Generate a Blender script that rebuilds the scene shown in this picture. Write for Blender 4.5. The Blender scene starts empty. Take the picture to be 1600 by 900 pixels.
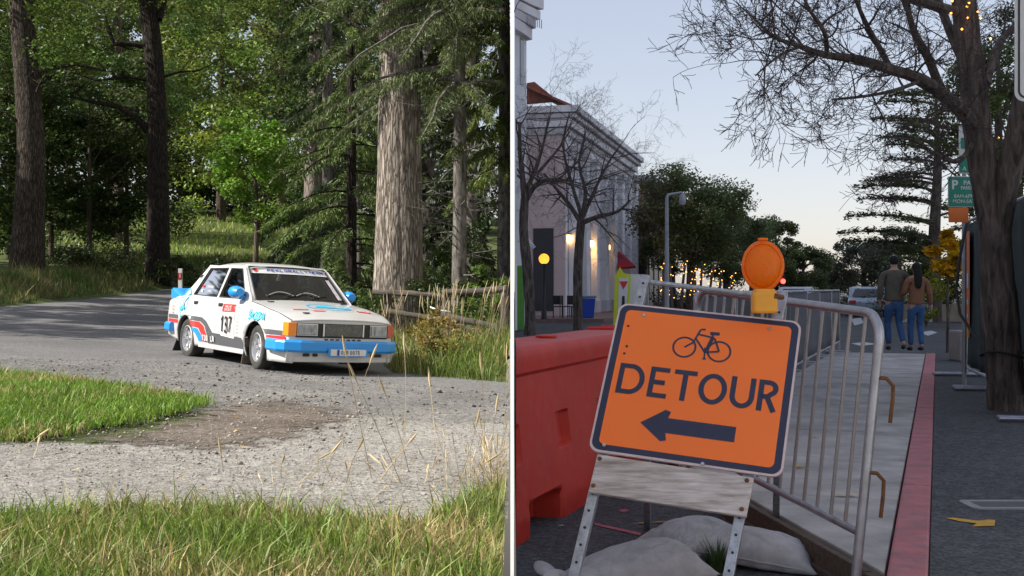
import bpy, bmesh, math, random
import numpy as np
from mathutils import Vector, Matrix, geometry, noise as mnoise

S = bpy.context.scene
COL = S.collection
random.seed(7)
rng = np.random.default_rng(7)
R = math.radians

# ------------------------------------------------------------------ camera
FPX = 1800.0                       # focal length in pixels of a 1600 px wide picture
CAMZ = 1.2
cam = bpy.data.cameras.new('camera')
cam.sensor_width = 36.0
cam.lens = FPX / 1600.0 * 36.0
cam.clip_start = 0.05
cam.clip_end = 3000
camo = bpy.data.objects.new('camera', cam)
COL.objects.link(camo)
camo.location = (0, 0, CAMZ)
camo.rotation_euler = (R(90), 0, 0)
S.camera = camo

# ------------------------------------------------------------------ sky and sun
SUN_DIR = Vector((-0.735, -0.215, 0.640)).normalized()      # towards the sun
world = bpy.data.worlds.new('World')
S.world = world
world.use_nodes = True
wn = world.node_tree
for n in list(wn.nodes):
    wn.nodes.remove(n)
sky = wn.nodes.new('ShaderNodeTexSky')
sky.sky_type = 'NISHITA'
sky.sun_disc = False
sky.sun_elevation = math.asin(SUN_DIR.z)
sky.sun_rotation = math.atan2(SUN_DIR.x, SUN_DIR.y)
sky.altitude = 0
sky.air_density = 1.0
sky.dust_density = 0.9
sky.ozone_density = 1.5
bg = wn.nodes.new('ShaderNodeBackground')
bg.inputs['Strength'].default_value = 0.15
wo = wn.nodes.new('ShaderNodeOutputWorld')
tint = wn.nodes.new('ShaderNodeMix'); tint.data_type = 'RGBA'; tint.blend_type = 'MULTIPLY'
tint.inputs[0].default_value = 1.0
tint.inputs[7].default_value = (1.22, 1.12, 1.13, 1)          # even, slightly warm evening cast
gam = wn.nodes.new('ShaderNodeGamma'); gam.inputs['Gamma'].default_value = 0.53   # soft, even brightness from horizon to zenith
wn.links.new(sky.outputs['Color'], gam.inputs['Color'])
wn.links.new(gam.outputs['Color'], tint.inputs[6])
wn.links.new(tint.outputs[2], bg.inputs['Color'])
wn.links.new(bg.outputs['Background'], wo.inputs['Surface'])

sun = bpy.data.lights.new('sun', 'SUN')
sun.energy = 3.9
sun.angle = R(0.55)
sun.color = (1.0, 0.94, 0.84)
suno = bpy.data.objects.new('sun', sun)
COL.objects.link(suno)
suno.rotation_euler = SUN_DIR.to_track_quat('Z', 'Y').to_euler()

S.view_settings.view_transform = 'Standard'
S.view_settings.look = 'None'
S.view_settings.exposure = 1.05
S.view_settings.gamma = 1.0
S.view_settings.use_curve_mapping = False

# ------------------------------------------------------------------ helpers
def tag(o, label=None, cat=None, group=None, kind=None):
    if label: o['label'] = label
    if cat: o['category'] = cat
    if group: o['group'] = group
    if kind: o['kind'] = kind
    return o

def empty(name, loc=(0, 0, 0), rot=(0, 0, 0), parent=None):
    o = bpy.data.objects.new(name, None)
    COL.objects.link(o)
    o.location = loc
    o.rotation_euler = rot
    o.empty_display_size = 0.1
    if parent: o.parent = parent
    return o

def thing(name, label, cat, loc=(0, 0, 0), rot=(0, 0, 0), group=None):
    return tag(empty(name, loc, rot), label, cat, group)

def np_mesh(name, V, quads=None, tris=None, col=None, smooth=False):
    """mesh from numpy arrays"""
    me = bpy.data.meshes.new(name)
    V = np.asarray(V, dtype=np.float32)
    nq = 0 if quads is None else len(quads)
    nt = 0 if tris is None else len(tris)
    me.vertices.add(len(V))
    me.vertices.foreach_set('co', V.ravel())
    idx = []
    if nq: idx.append(np.asarray(quads, dtype=np.int32).ravel())
    if nt: idx.append(np.asarray(tris, dtype=np.int32).ravel())
    idx = np.concatenate(idx)
    me.loops.add(len(idx))
    me.loops.foreach_set('vertex_index', idx)
    ls = np.concatenate([np.arange(nq) * 4, nq * 4 + np.arange(nt) * 3]).astype(np.int32)
    me.polygons.add(nq + nt)
    me.polygons.foreach_set('loop_start', ls)
    me.polygons.foreach_set('loop_total', np.concatenate([np.full(nq, 4), np.full(nt, 3)]).astype(np.int32))
    if smooth:
        me.polygons.foreach_set('use_smooth', np.ones(nq + nt, dtype=bool))
    me.update(calc_edges=True)
    if col is not None:
        c = np.ones((len(V), 4), dtype=np.float32)
        c[:, :3] = col
        a = me.color_attributes.new('Col', 'FLOAT_COLOR', 'POINT')
        a.data.foreach_set('color', c.ravel())
    return me

def link(name, me, mat=None, parent=None, bev=0, seg=2, solid=0, sub=0):
    o = bpy.data.objects.new(name, me)
    COL.objects.link(o)
    if mat is not None and len(me.materials) == 0: me.materials.append(mat)
    if parent: o.parent = parent
    if solid:
        m = o.modifiers.new('solid', 'SOLIDIFY'); m.thickness = solid; m.offset = 0
    if bev:
        m = o.modifiers.new('bevel', 'BEVEL'); m.width = bev; m.segments = seg; m.limit_method = 'ANGLE'; m.angle_limit = R(35)
    if sub:
        m = o.modifiers.new('sub', 'SUBSURF'); m.levels = sub; m.render_levels = sub
    return o

class MB:
    """collects pieces of one mesh"""
    def __init__(s):
        s.v = []; s.f = []
    def add(s, vs, fs):
        n = len(s.v)
        s.v += [tuple(p) for p in vs]
        s.f += [tuple(i + n for i in f) for f in fs]
        return s
    def box(s, c, size, M=None):
        hx, hy, hz = size[0] / 2, size[1] / 2, size[2] / 2
        vs = [Vector((x * hx, y * hy, z * hz)) for z in (-1, 1) for y in (-1, 1) for x in (-1, 1)]
        if M is not None: vs = [M @ p for p in vs]
        vs = [p + Vector(c) for p in vs]
        return s.add(vs, [(0, 2, 3, 1), (4, 5, 7, 6), (0, 1, 5, 4), (2, 6, 7, 3), (0, 4, 6, 2), (1, 3, 7, 5)])
    def tube(s, pts, r, n=8, cap=True):
        pts = [Vector(p) for p in pts]
        rs = r if isinstance(r, (list, tuple)) else [r] * len(pts)
        ref = None
        vs = []; m = len(pts)
        for i, p in enumerate(pts):
            t = (pts[min(i + 1, m - 1)] - pts[max(i - 1, 0)])
            if t.length < 1e-9: t = Vector((0, 0, 1))
            t.normalize()
            if ref is None:
                ref = t.orthogonal().normalized()
            ref = (ref - t * ref.dot(t))
            if ref.length < 1e-6: ref = t.orthogonal()
            ref.normalize()
            b = t.cross(ref)
            for k in range(n):
                a = 2 * math.pi * k / n
                vs.append(p + (ref * math.cos(a) + b * math.sin(a)) * rs[i])
        fs = []
        for i in range(m - 1):
            for k in range(n):
                k2 = (k + 1) % n
                fs.append((i * n + k, i * n + k2, (i + 1) * n + k2, (i + 1) * n + k))
        if cap:
            fs.append(tuple(range(n - 1, -1, -1)))
            fs.append(tuple((m - 1) * n + k for k in range(n)))
        return s.add(vs, fs)
    def lathe(s, prof, n=24, M=None, closed=False):
        vs = []
        for r, z in prof:
            for k in range(n):
                a = 2 * math.pi * k / n
                p = Vector((r * math.cos(a), r * math.sin(a), z))
                vs.append(M @ p if M is not None else p)
        fs = []
        m = len(prof)
        for i in range(m - 1 if not closed else m):
            j = (i + 1) % m
            for k in range(n):
                k2 = (k + 1) % n
                fs.append((i * n + k, i * n + k2, j * n + k2, j * n + k))
        if not closed:
            if prof[0][0] > 1e-6: fs.append(tuple(range(n - 1, -1, -1)))
            if prof[-1][0] > 1e-6: fs.append(tuple((m - 1) * n + k for k in range(n)))
        return s.add(vs, fs)
    def prism(s, poly, th, fn):
        """polygon in 2D mapped by fn(u,v,w) with w 0..th"""
        n = len(poly)
        vs = [fn(u, v, 0) for u, v in poly] + [fn(u, v, th) for u, v in poly]
        fs = [tuple(range(n - 1, -1, -1)), tuple(range(n, 2 * n))]
        for i in range(n):
            j = (i + 1) % n
            fs.append((i, j, n + j, n + i))
        return s.add(vs, fs)
    def build(s, name, mat=None, parent=None, smooth=False, fix=True, **kw):
        me = bpy.data.meshes.new(name)
        me.from_pydata([tuple(p) for p in s.v], [], s.f)
        if fix:
            bm = bmesh.new(); bm.from_mesh(me)
            bmesh.ops.remove_doubles(bm, verts=bm.verts, dist=1e-6)
            bmesh.ops.recalc_face_normals(bm, faces=bm.faces)
            bm.to_mesh(me); bm.free()
        if smooth:
            me.polygons.foreach_set('use_smooth', np.ones(len(me.polygons), dtype=bool))
            try: me.set_sharp_from_angle(angle=R(40))
            except Exception: pass
        return link(name, me, mat, parent, **kw)

def grid_mesh(P):
    """rows x cols array of points -> quads"""
    P = np.asarray(P); n, m = P.shape[:2]
    i = np.arange(n - 1)[:, None] * m + np.arange(m - 1)[None, :]
    q = np.stack([i, i + 1, i + m + 1, i + m], -1).reshape(-1, 4)
    return P.reshape(-1, 3), q

def smooth01(a, b, x):
    t = np.clip((x - a) / (b - a), 0, 1)
    return t * t * (3 - 2 * t)

def P(px, py, y):
    """the point at depth y that shows at pixel (px, py) of the 1600 x 900 picture"""
    return Vector(((px - 800) / FPX * y, y, CAMZ - (py - 449.5) / FPX * y))

# ------------------------------------------------------------------ materials
def nodes(name):
    m = bpy.data.materials.new(name)
    m.use_nodes = True
    nt = m.node_tree
    for n in list(nt.nodes): nt.nodes.remove(n)
    out = nt.nodes.new('ShaderNodeOutputMaterial')
    return m, nt, out

def nz(nt, co, scale, detail=4, rough=0.55, dist=0.0):
    n = nt.nodes.new('ShaderNodeTexNoise')
    n.inputs['Scale'].default_value = scale
    n.inputs['Detail'].default_value = detail
    n.inputs['Roughness'].default_value = rough
    n.inputs['Distortion'].default_value = dist
    if co is not None: nt.links.new(co, n.inputs['Vector'])
    return n.outputs['Fac']

def ramp(nt, fac, stops):
    r = nt.nodes.new('ShaderNodeValToRGB')
    e = r.color_ramp.elements
    while len(e) < len(stops): e.new(0.5)
    for i, (p, c) in enumerate(stops):
        e[i].position = p
        e[i].color = (c[0], c[1], c[2], 1) if not isinstance(c, (int, float)) else (c, c, c, 1)
    nt.links.new(fac, r.inputs['Fac'])
    return r.outputs['Color']

def mixc(nt, fac, a, b, mode='MIX'):
    m = nt.nodes.new('ShaderNodeMix'); m.data_type = 'RGBA'; m.blend_type = mode
    for sock, val in ((m.inputs[0], fac), (m.inputs[6], a), (m.inputs[7], b)):
        if hasattr(val, 'is_linked'): nt.links.new(val, sock)
        elif isinstance(val, (int, float)): sock.default_value = val
        else: sock.default_value = (val[0], val[1], val[2], 1)
    return m.outputs[2]

def mapping(nt, scale=(1, 1, 1), coord='Object', rot=(0, 0, 0)):
    tc = nt.nodes.new('ShaderNodeTexCoord')
    mp = nt.nodes.new('ShaderNodeMapping')
    mp.inputs['Scale'].default_value = scale
    mp.inputs['Rotation'].default_value = rot
    nt.links.new(tc.outputs[coord], mp.inputs['Vector'])
    return mp.outputs['Vector']

def principled(nt, out, **kw):
    b = nt.nodes.new('ShaderNodeBsdfPrincipled')
    for k, v in kw.items():
        s = b.inputs[k]
        if hasattr(v, 'is_linked'): nt.links.new(v, s)
        elif isinstance(v, (tuple, list)) and len(v) == 3: s.default_value = (*v, 1)
        else: s.default_value = v
    nt.links.new(b.outputs[0], out.inputs['Surface'])
    return b

def bump(nt, h, strength=0.3, dist=0.01):
    b = nt.nodes.new('ShaderNodeBump')
    b.inputs['Strength'].default_value = strength
    b.inputs['Distance'].default_value = dist
    nt.links.new(h, b.inputs['Height'])
    return b.outputs['Normal']

def mat(name, col, rough=0.6, metal=0.0, var=0.12, scale=8.0, bmp=0.0, bscale=60.0, bdist=0.004,
        spec=0.5, coat=0.0, dirt=None, dirt_scale=3.0, dirt_amt=0.4, stretch=(1, 1, 1), emit=None, estr=0.0):
    m, nt, out = nodes(name)
    co = mapping(nt, stretch)
    n1 = nz(nt, co, scale, 5)
    lo = tuple(max(0, c * (1 - var)) for c in col); hi = tuple(min(1, c * (1 + var)) for c in col)
    c = ramp(nt, n1, [(0.3, lo), (0.7, hi)])
    if dirt is not None:
        n2 = nz(nt, co, dirt_scale, 6, 0.65)
        k = ramp(nt, n2, [(0.45, 0.0), (0.72, dirt_amt)])
        c = mixc(nt, k, c, dirt)
    kw = {'Base Color': c, 'Roughness': rough, 'Metallic': metal, 'Specular IOR Level': spec}
    if coat: kw['Coat Weight'] = coat; kw['Coat Roughness'] = 0.06
    if emit is not None:
        kw['Emission Color'] = emit; kw['Emission Strength'] = estr
    b = principled(nt, out, **kw)
    if bmp:
        h = nz(nt, co, bscale, 4, 0.6)
        nt.links.new(bump(nt, h, bmp, bdist), b.inputs['Normal'])
    return m

def leaf_mat(name, trans=0.35, rough=0.6):
    m, nt, out = nodes(name)
    a = nt.nodes.new('ShaderNodeAttribute'); a.attribute_name = 'Col'
    co = mapping(nt)
    c = mixc(nt, 0.35, a.outputs['Color'], ramp(nt, nz(nt, co, 1.3, 3), [(0.35, 0.45), (0.65, 1.0)]), 'MULTIPLY')
    d = nt.nodes.new('ShaderNodeBsdfDiffuse'); nt.links.new(c, d.inputs['Color'])
    t = nt.nodes.new('ShaderNodeBsdfTranslucent'); nt.links.new(c, t.inputs['Color'])
    mx = nt.nodes.new('ShaderNodeMixShader'); mx.inputs[0].default_value = trans
    nt.links.new(d.outputs[0], mx.inputs[1]); nt.links.new(t.outputs[0], mx.inputs[2])
    g = nt.nodes.new('ShaderNodeBsdfGlossy'); g.inputs['Roughness'].default_value = 0.5
    g.inputs['Color'].default_value = (0.5, 0.5, 0.5, 1)
    mx2 = nt.nodes.new('ShaderNodeMixShader'); mx2.inputs[0].default_value = 0.05
    nt.links.new(mx.outputs[0], mx2.inputs[1]); nt.links.new(g.outputs[0], mx2.inputs[2])
    nt.links.new(mx2.outputs[0], out.inputs['Surface'])
    return m

def glass_mat(name, tint=(0.6, 0.65, 0.68), ior=1.5):
    m, nt, out = nodes(name)
    t = nt.nodes.new('ShaderNodeBsdfTransparent')
    co = mapping(nt)
    c = ramp(nt, nz(nt, co, 6, 3), [(0.3, tuple(x * 0.93 for x in tint)), (0.7, tint)])
    nt.links.new(c, t.inputs['Color'])
    g = nt.nodes.new('ShaderNodeBsdfGlossy'); g.inputs['Roughness'].default_value = 0.03
    fr = nt.nodes.new('ShaderNodeFresnel'); fr.inputs['IOR'].default_value = ior
    mx = nt.nodes.new('ShaderNodeMixShader')
    nt.links.new(fr.outputs[0], mx.inputs[0]); nt.links.new(t.outputs[0], mx.inputs[1]); nt.links.new(g.outputs[0], mx.inputs[2])
    nt.links.new(mx.outputs[0], out.inputs['Surface'])
    return m

def lamp_mat(name, col, strength):
    m, nt, out = nodes(name)
    e = nt.nodes.new('ShaderNodeEmission')
    co = mapping(nt)
    c = ramp(nt, nz(nt, co, 9, 2), [(0.3, tuple(x * 0.9 for x in col)), (0.7, col)])
    nt.links.new(c, e.inputs['Color']); e.inputs['Strength'].default_value = strength
    nt.links.new(e.outputs[0], out.inputs['Surface'])
    return m

def bark_mat(name, dark, light, sx=9, sz=1.6, bdist=0.05, scale=1.0):
    m, nt, out = nodes(name)
    co = mapping(nt, (sx * scale, sx * scale, sz * scale))
    n = nz(nt, co, 1.0, 8, 0.62, 0.6)
    n2 = nz(nt, mapping(nt, (2, 2, 2)), 1.0, 4)
    c = ramp(nt, n, [(0.36, dark), (0.52, tuple((a + b) / 2 for a, b in zip(dark, light))), (0.66, light)])
    c = mixc(nt, 0.45, c, ramp(nt, n2, [(0.3, 0.55), (0.7, 1.0)]), 'MULTIPLY')
    b = principled(nt, out, **{'Base Color': c, 'Roughness': 0.9, 'Specular IOR Level': 0.2})
    nt.links.new(bump(nt, n, 1.0, bdist), b.inputs['Normal'])
    return m

# ------------------------------------------------------------------ text
def text_mesh(body, height, bold=0.0, xs=1.0, align='CENTER', shear=0.0, space=1.0):
    """2D vertices and faces of a line of text with the given cap height"""
    cu = bpy.data.curves.new('text', 'FONT')
    cu.body = body; cu.size = 1.0; cu.offset = bold; cu.align_x = align; cu.align_y = 'CENTER'
    cu.resolution_u = 3; cu.shear = shear; cu.space_character = space; cu.fill_mode = 'FRONT'
    o = bpy.data.objects.new('text', cu)
    COL.objects.link(o)
    dg = bpy.context.evaluated_depsgraph_get()
    me = o.evaluated_get(dg).to_mesh()
    vs = [(v.co.x, v.co.y) for v in me.vertices]
    fs = [tuple(p.vertices) for p in me.polygons]
    o.evaluated_get(dg).to_mesh_clear()
    bpy.data.objects.remove(o); bpy.data.curves.remove(cu)
    ys = [v[1] for v in vs]; xsr = [v[0] for v in vs]
    cy = (min(ys) + max(ys)) / 2; k = height / (max(ys) - min(ys))
    cx = (min(xsr) + max(xsr)) / 2 if align == 'CENTER' else 0
    return [((x - cx) * k * xs, (y - cy) * k) for x, y in vs], fs

def text_obj(name, body, height, fn, material, parent, **kw):
    vs, fs = text_mesh(body, height, **kw)
    b = MB(); b.add([fn(u, v) for u, v in vs], fs)
    return b.build(name, material, parent, fix=False)

def stroke(pts, w, closed=False):
    """flat ribbon of width w along a 2D polyline with mitred joints: verts, faces"""
    pts = [Vector((p[0], p[1])) for p in pts]
    n = len(pts); vs = []; fs = []
    for i in range(n):
        if closed: a, b, c = pts[i - 1], pts[i], pts[(i + 1) % n]
        else: a, b, c = pts[max(i - 1, 0)], pts[i], pts[min(i + 1, n - 1)]
        d1 = (b - a); d2 = (c - b)
        if d1.length < 1e-9: d1 = d2.copy()
        if d2.length < 1e-9: d2 = d1.copy()
        d1.normalize(); d2.normalize()
        n1 = Vector((-d1.y, d1.x)); n2 = Vector((-d2.y, d2.x))
        m = n1 + n2
        if m.length < 1e-6: m = n1
        m.normalize()
        k = 1 / max(0.35, m.dot(n1))
        vs += [tuple(b + m * (w / 2 * k)), tuple(b - m * (w / 2 * k))]
    for i in range(n if closed else n - 1):
        j = (i + 1) % n
        fs.append((2 * i, 2 * i + 1, 2 * j + 1, 2 * j))
    return vs, fs

def arc(cx, cy, rx, ry, a0, a1, n=12):
    return [(cx + rx * math.cos(R(a0 + (a1 - a0) * i / n)), cy + ry * math.sin(R(a0 + (a1 - a0) * i / n))) for i in range(n + 1)]

def _A(cx, cy, rx, ry, a0, a1, n=10): return arc(cx, cy, rx, ry, a0, a1, n)
GLYPH = {
 'P': [[(0, 0), (0, 1), (.5, 1)] + _A(.5, .74, .5, .26, 90, -90)[1:] + [(0, .48)]],
 'E': [[(1, 1), (0, 1), (0, 0), (1, 0)], [(0, .5), (.8, .5)]],
 'K': [[(0, 0), (0, 1)], [(.95, 1), (.08, .42)], [(.32, .58), (1, 0)]],
 'L': [[(0, 1), (0, 0), (1, 0)]],
 'O': [_A(.5, .5, .5, .5, 0, 360, 20)],
 'R': [[(0, 0), (0, 1), (.5, 1)] + _A(.5, .74, .5, .26, 90, -90)[1:] + [(0, .48)], [(.45, .48), (1, 0)]],
 'A': [[(0, 0), (.5, 1), (1, 0)], [(.2, .3), (.8, .3)]],
 'Y': [[(0, 1), (.5, .48), (1, 1)], [(.5, .5), (.5, 0)]],
 'T': [[(0, 1), (1, 1)], [(.5, 1), (.5, 0)]],
 'M': [[(0, 0), (0, 1), (.5, .35), (1, 1), (1, 0)]],
 'S': [_A(.5, .75, .46, .25, 20, 260) + _A(.5, .25, .48, .25, 90, -160)],
 'D': [[(0, 0), (0, 1), (.4, 1)] + _A(.4, .5, .6, .5, 90, -90, 14)[1:] + [(0, 0)]],
 '0': [_A(.5, .5, .48, .5, 0, 360, 20)],
 '1': [[(.15, .78), (.55, 1), (.55, 0)]],
 '3': [_A(.45, .75, .45, .25, 160, -90) + _A(.45, .26, .5, .26, 90, -160)],
 '5': [[(.9, 1), (.12, 1), (.06, .52)] + _A(.45, .32, .5, .32, 120, -150)],
 '7': [[(0, 1), (1, 1), (.35, 0)]],
}
def glyphs(body, height, wf=.62, gap=.24, weight=.16, shear=0.0, caron=None):
    """thick-stroked capital lettering: list of (verts, faces) per stroke, centred"""
    out = []; x = 0.0; w = height * wf; t = height * weight
    h = height - t; ww = w - t
    for k, ch in enumerate(body):
        if ch == ' ': x += w * .55; continue
        for st in GLYPH[ch]:
            closed = st[0] == st[-1] or (abs(st[0][0] - st[-1][0]) < 1e-6 and abs(st[0][1] - st[-1][1]) < 1e-6)
            pts = [(x + t / 2 + a * ww + shear * (c * h), -h / 2 + c * h) for a, c in (st[:-1] if closed else st)]
            out.append(stroke(pts, t, closed))
        if caron == k:
            pts = [(x + t / 2 + a * ww + shear * h * 1.3, -h / 2 + c * h) for a, c in ((.22, 1.42), (.5, 1.22), (.78, 1.42))]
            out.append(stroke(pts, t * .7))
        x += w + height * gap * .6
    tot = x - height * gap * .6
    return [([(a - tot / 2, c) for a, c in vs], fs) for vs, fs in out], tot

def stroke_text(name, body, height, fn3, material, parent, **kw):
    """fn3(u, v, d) maps the flat lettering onto a surface, d lifts it"""
    g, tot = glyphs(body, height, **kw)
    mb = MB()
    for k, (vs, fs) in enumerate(g):
        mb.add([fn3(u, v, .0005 * (k % 3)) for u, v in vs], fs)
    return mb.build(name, material, parent, fix=False)

# ------------------------------------------------------------------ added wall keeping the sun off the street, its edge the white divider
M_wall = mat('wall_panel', (0.30, 0.30, 0.29), 0.85, var=0.1, scale=0.7, dirt=(0.2, 0.2, 0.19), dirt_scale=0.4, bmp=0.2, bscale=30)
M_white = mat('white_paint', (0.93, 0.93, 0.92), 0.6, var=0.02, scale=5)
wl = thing('sun_block_wall', 'added wall blocking the sun from the street, its white edge forming the dividing line', 'wall', (0, 3.6, 0))
WY0, WY1, WH = 3.6, 125.0, 34.0
b = MB()
t0, t1 = 0.0105 / 2, 0.13 / 2
ym = 40.0
tm = t0 + (t1 - t0) * ym / (WY1 - WY0)
ring = ((-t0 + .0005, .05, 4.6), (t0 + .0005, .05, 4.6), (tm, ym, WH), (t1, WY1 - WY0, WH), (-t1, WY1 - WY0, WH), (-tm, ym, WH))
b.add([(x, y, -.7) for x, y, z in ring] + [(x, y, z) for x, y, z in ring],
      [(0, 1, 2, 5), (5, 2, 3, 4), (6, 7, 8, 11), (11, 8, 9, 10), (0, 1, 7, 6), (1, 2, 8, 7), (2, 3, 9, 8), (3, 4, 10, 9), (4, 5, 11, 10), (5, 0, 6, 11)])
pn = b.build('panel', M_wall, wl)
pn.data.materials.append(M_white)                            # street side white to bounce skylight onto the street
for p_ in pn.data.polygons:
    if p_.normal.x > .5: p_.material_index = 1
MB().box((0.0005, 0.026, 1.95), (0.0112, 0.047, 5.3)).build('edge_trim', M_white, wl)
# ================================================================== LEFT: forest road
def zbase(x, y):
    x = np.asarray(x, float); y = np.asarray(y, float)
    q = np.clip(y - 20, 0, 50)
    return 0.117 - 0.0518 * np.clip(x, -45, 0) - 0.0092 * y + 0.0011 * q * q + 0.11 * np.clip(y - 70, 0, 60)

def gh_base(px, py, f=None):
    f = f or zbase
    Y = np.arange(3, 150, 0.02)
    X = (px - 800) / FPX * Y; Z = CAMZ - (py - 449.5) / FPX * Y
    k = np.argmax(Z <= f(X, Y))
    return X[k], Y[k]

_far = [gh_base(px, py) for px, py in ((-260, 500), (0, 478), (100, 469), (200, 459), (270, 450), (400, 441), (480, 436), (530, 428))]
_ft = np.array([a / b for a, b in _far]); _fy = np.array([b for a, b in _far])

def zl(x, y):
    x = np.asarray(x, float); y = np.asarray(y, float)
    z = zbase(x, y)
    # bank on the right under the fence
    nx, ny = 1.6, 1.63
    s1 = ((x + 1.63) * nx + (y - 15.6) * ny) / math.hypot(nx, ny)
    s2 = x - (-1.75 - (y - 15.6) * 0.16)
    d = np.minimum(s1, s2)
    z = z + 0.42 * smooth01(0.0, 3.0, d) + 0.25 * smooth01(2.5, 8, d)
    # verge beyond the road on the left
    t = x / np.maximum(y, 0.1)
    e = y - np.interp(t, _ft, _fy)
    z = z + 0.55 * smooth01(0.2, 5.0, e) * smooth01(-0.15, -0.19, t)
    return z

def gh(px, py):
    return gh_base(px, py, zl)

def axis(a, b, fine, mid, coarse):
    v = list(np.arange(a, mid, fine))
    s = fine; p = v[-1]
    while p < b:
        s = min(s * 1.12, coarse); p += s; v.append(p)
    return np.array(v)

ys = np.concatenate([np.arange(-26, 2, 2.0), axis(2.0, 150, 0.3, 27, 3.0)])
xs = -axis(0.07, 75, 0.3, 8, 3.0)[::-1]
X, Y = np.meshgrid(xs, ys)
V, Q = grid_mesh(np.stack([X, Y, zl(X, Y)], -1))

def ground_mat(name, stops, scale, fine=None, stones=None, bstr=0.5, bdist=0.02, rough=0.95, soft=False):
    m, nt, out = nodes(name)
    co = mapping(nt)
    n1 = nz(nt, co, scale, 7, 0.6, 0.3)
    c = ramp(nt, n1, stops)
    h = nz(nt, co, scale * 18, 5, 0.7)
    if fine:
        v = nt.nodes.new('ShaderNodeTexVoronoi'); v.inputs['Scale'].default_value = fine
        nt.links.new(co, v.inputs['Vector'])
        cc = ramp(nt, v.outputs['Color'], [(0.1, 0.45), (0.5, 0.95), (0.9, 1.5)])
        c = mixc(nt, 0.8, c, cc, 'MULTIPLY')
        v2 = nt.nodes.new('ShaderNodeTexVoronoi'); v2.inputs['Scale'].default_value = fine * 0.37
        nt.links.new(co, v2.inputs['Vector'])
        c = mixc(nt, 0.5, c, ramp(nt, v2.outputs['Color'], [(0.1, 0.5), (0.5, 1.0), (0.9, 1.4)]), 'MULTIPLY')
        h = v.outputs['Distance']
    b = principled(nt, out, **{'Base Color': c, 'Roughness': rough, 'Specular IOR Level': 0.25})
    nt.links.new(bump(nt, h, bstr, bdist), b.inputs['Normal'])
    if soft:                                   # the material thins out raggedly towards its rim
        a = nt.nodes.new('ShaderNodeAttribute'); a.attribute_name = 'edge'
        s1 = nt.nodes.new('ShaderNodeMath'); s1.operation = 'MULTIPLY_ADD'
        nt.links.new(nz(nt, co, 5.5, 6, 0.75), s1.inputs[0]); s1.inputs[1].default_value = -1.3; nt.links.new(a.outputs['Fac'], s1.inputs[2])
        s2 = nt.nodes.new('ShaderNodeMath'); s2.operation = 'MULTIPLY_ADD'; s2.use_clamp = True
        nt.links.new(s1.outputs[0], s2.inputs[0]); s2.inputs[1].default_value = 5.0; s2.inputs[2].default_value = 1.6
        nt.links.new(s2.outputs[0], b.inputs['Alpha'])
    return m

M_soil = ground_mat('meadow_soil', [(0.3, (0.035, 0.05, 0.014)), (0.55, (0.07, 0.095, 0.025)), (0.75, (0.12, 0.13, 0.045))], 0.9)
M_asph = ground_mat('forest_asphalt', [(0.3, (0.125, 0.123, 0.124)), (0.7, (0.185, 0.182, 0.18))], 0.5, fine=85, bstr=0.35, bdist=0.008, rough=0.85)
M_grvd = ground_mat('dark_gravel', [(0.3, (0.14, 0.136, 0.132)), (0.7, (0.23, 0.222, 0.21))], 0.7, fine=48, bstr=0.8, bdist=0.014, soft=True)
M_grvl = ground_mat('pale_gravel', [(0.3, (0.205, 0.196, 0.18)), (0.7, (0.315, 0.302, 0.28))], 0.8, fine=75, bstr=0.55, bdist=0.008, soft=True)
M_dirt = ground_mat('brown_dirt', [(0.3, (0.085, 0.066, 0.052)), (0.7, (0.20, 0.172, 0.145))], 1.2, fine=60, bstr=0.6, bdist=0.01, soft=True)

tag(link('meadow_ground', np_mesh('meadow_ground', V, Q, smooth=True), M_soil), kind='structure')

def inpoly(px, py, poly):
    px = np.asarray(px); py = np.asarray(py)
    c = np.zeros(px.shape, bool); n = len(poly)
    for i in range(n):
        x1, y1 = poly[i]; x2, y2 = poly[i - 1]
        hit = ((y1 > py) != (y2 > py)) & (px < (x2 - x1) * (py - y1) / ((y2 - y1) if y2 != y1 else 1e-9) + x1)
        c ^= hit
    return c

def world_poly(pix, step=0.25, jit=0.05, f=gh):
    w = [f(*p) for p in pix]
    out = []
    n = len(w)
    for i in range(n):
        a = Vector(w[i]); b = Vector(w[(i + 1) % n])
        k = max(1, int((b - a).length / step))
        nrm = Vector((-(b - a).y, (b - a).x)); nrm = nrm.normalized() if nrm.length > 0 else nrm
        for j in range(k):
            p = a.lerp(b, j / k)
            q = mnoise.noise(Vector((p.x * 0.9, p.y * 0.9, 3.1))) + 0.6 * mnoise.noise(Vector((p.x * 3.1, p.y * 3.1, 1.1)))
            p = p + nrm * jit * q * 1.6
            out.append((min(p.x, -0.02), p.y))
    return out

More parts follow.
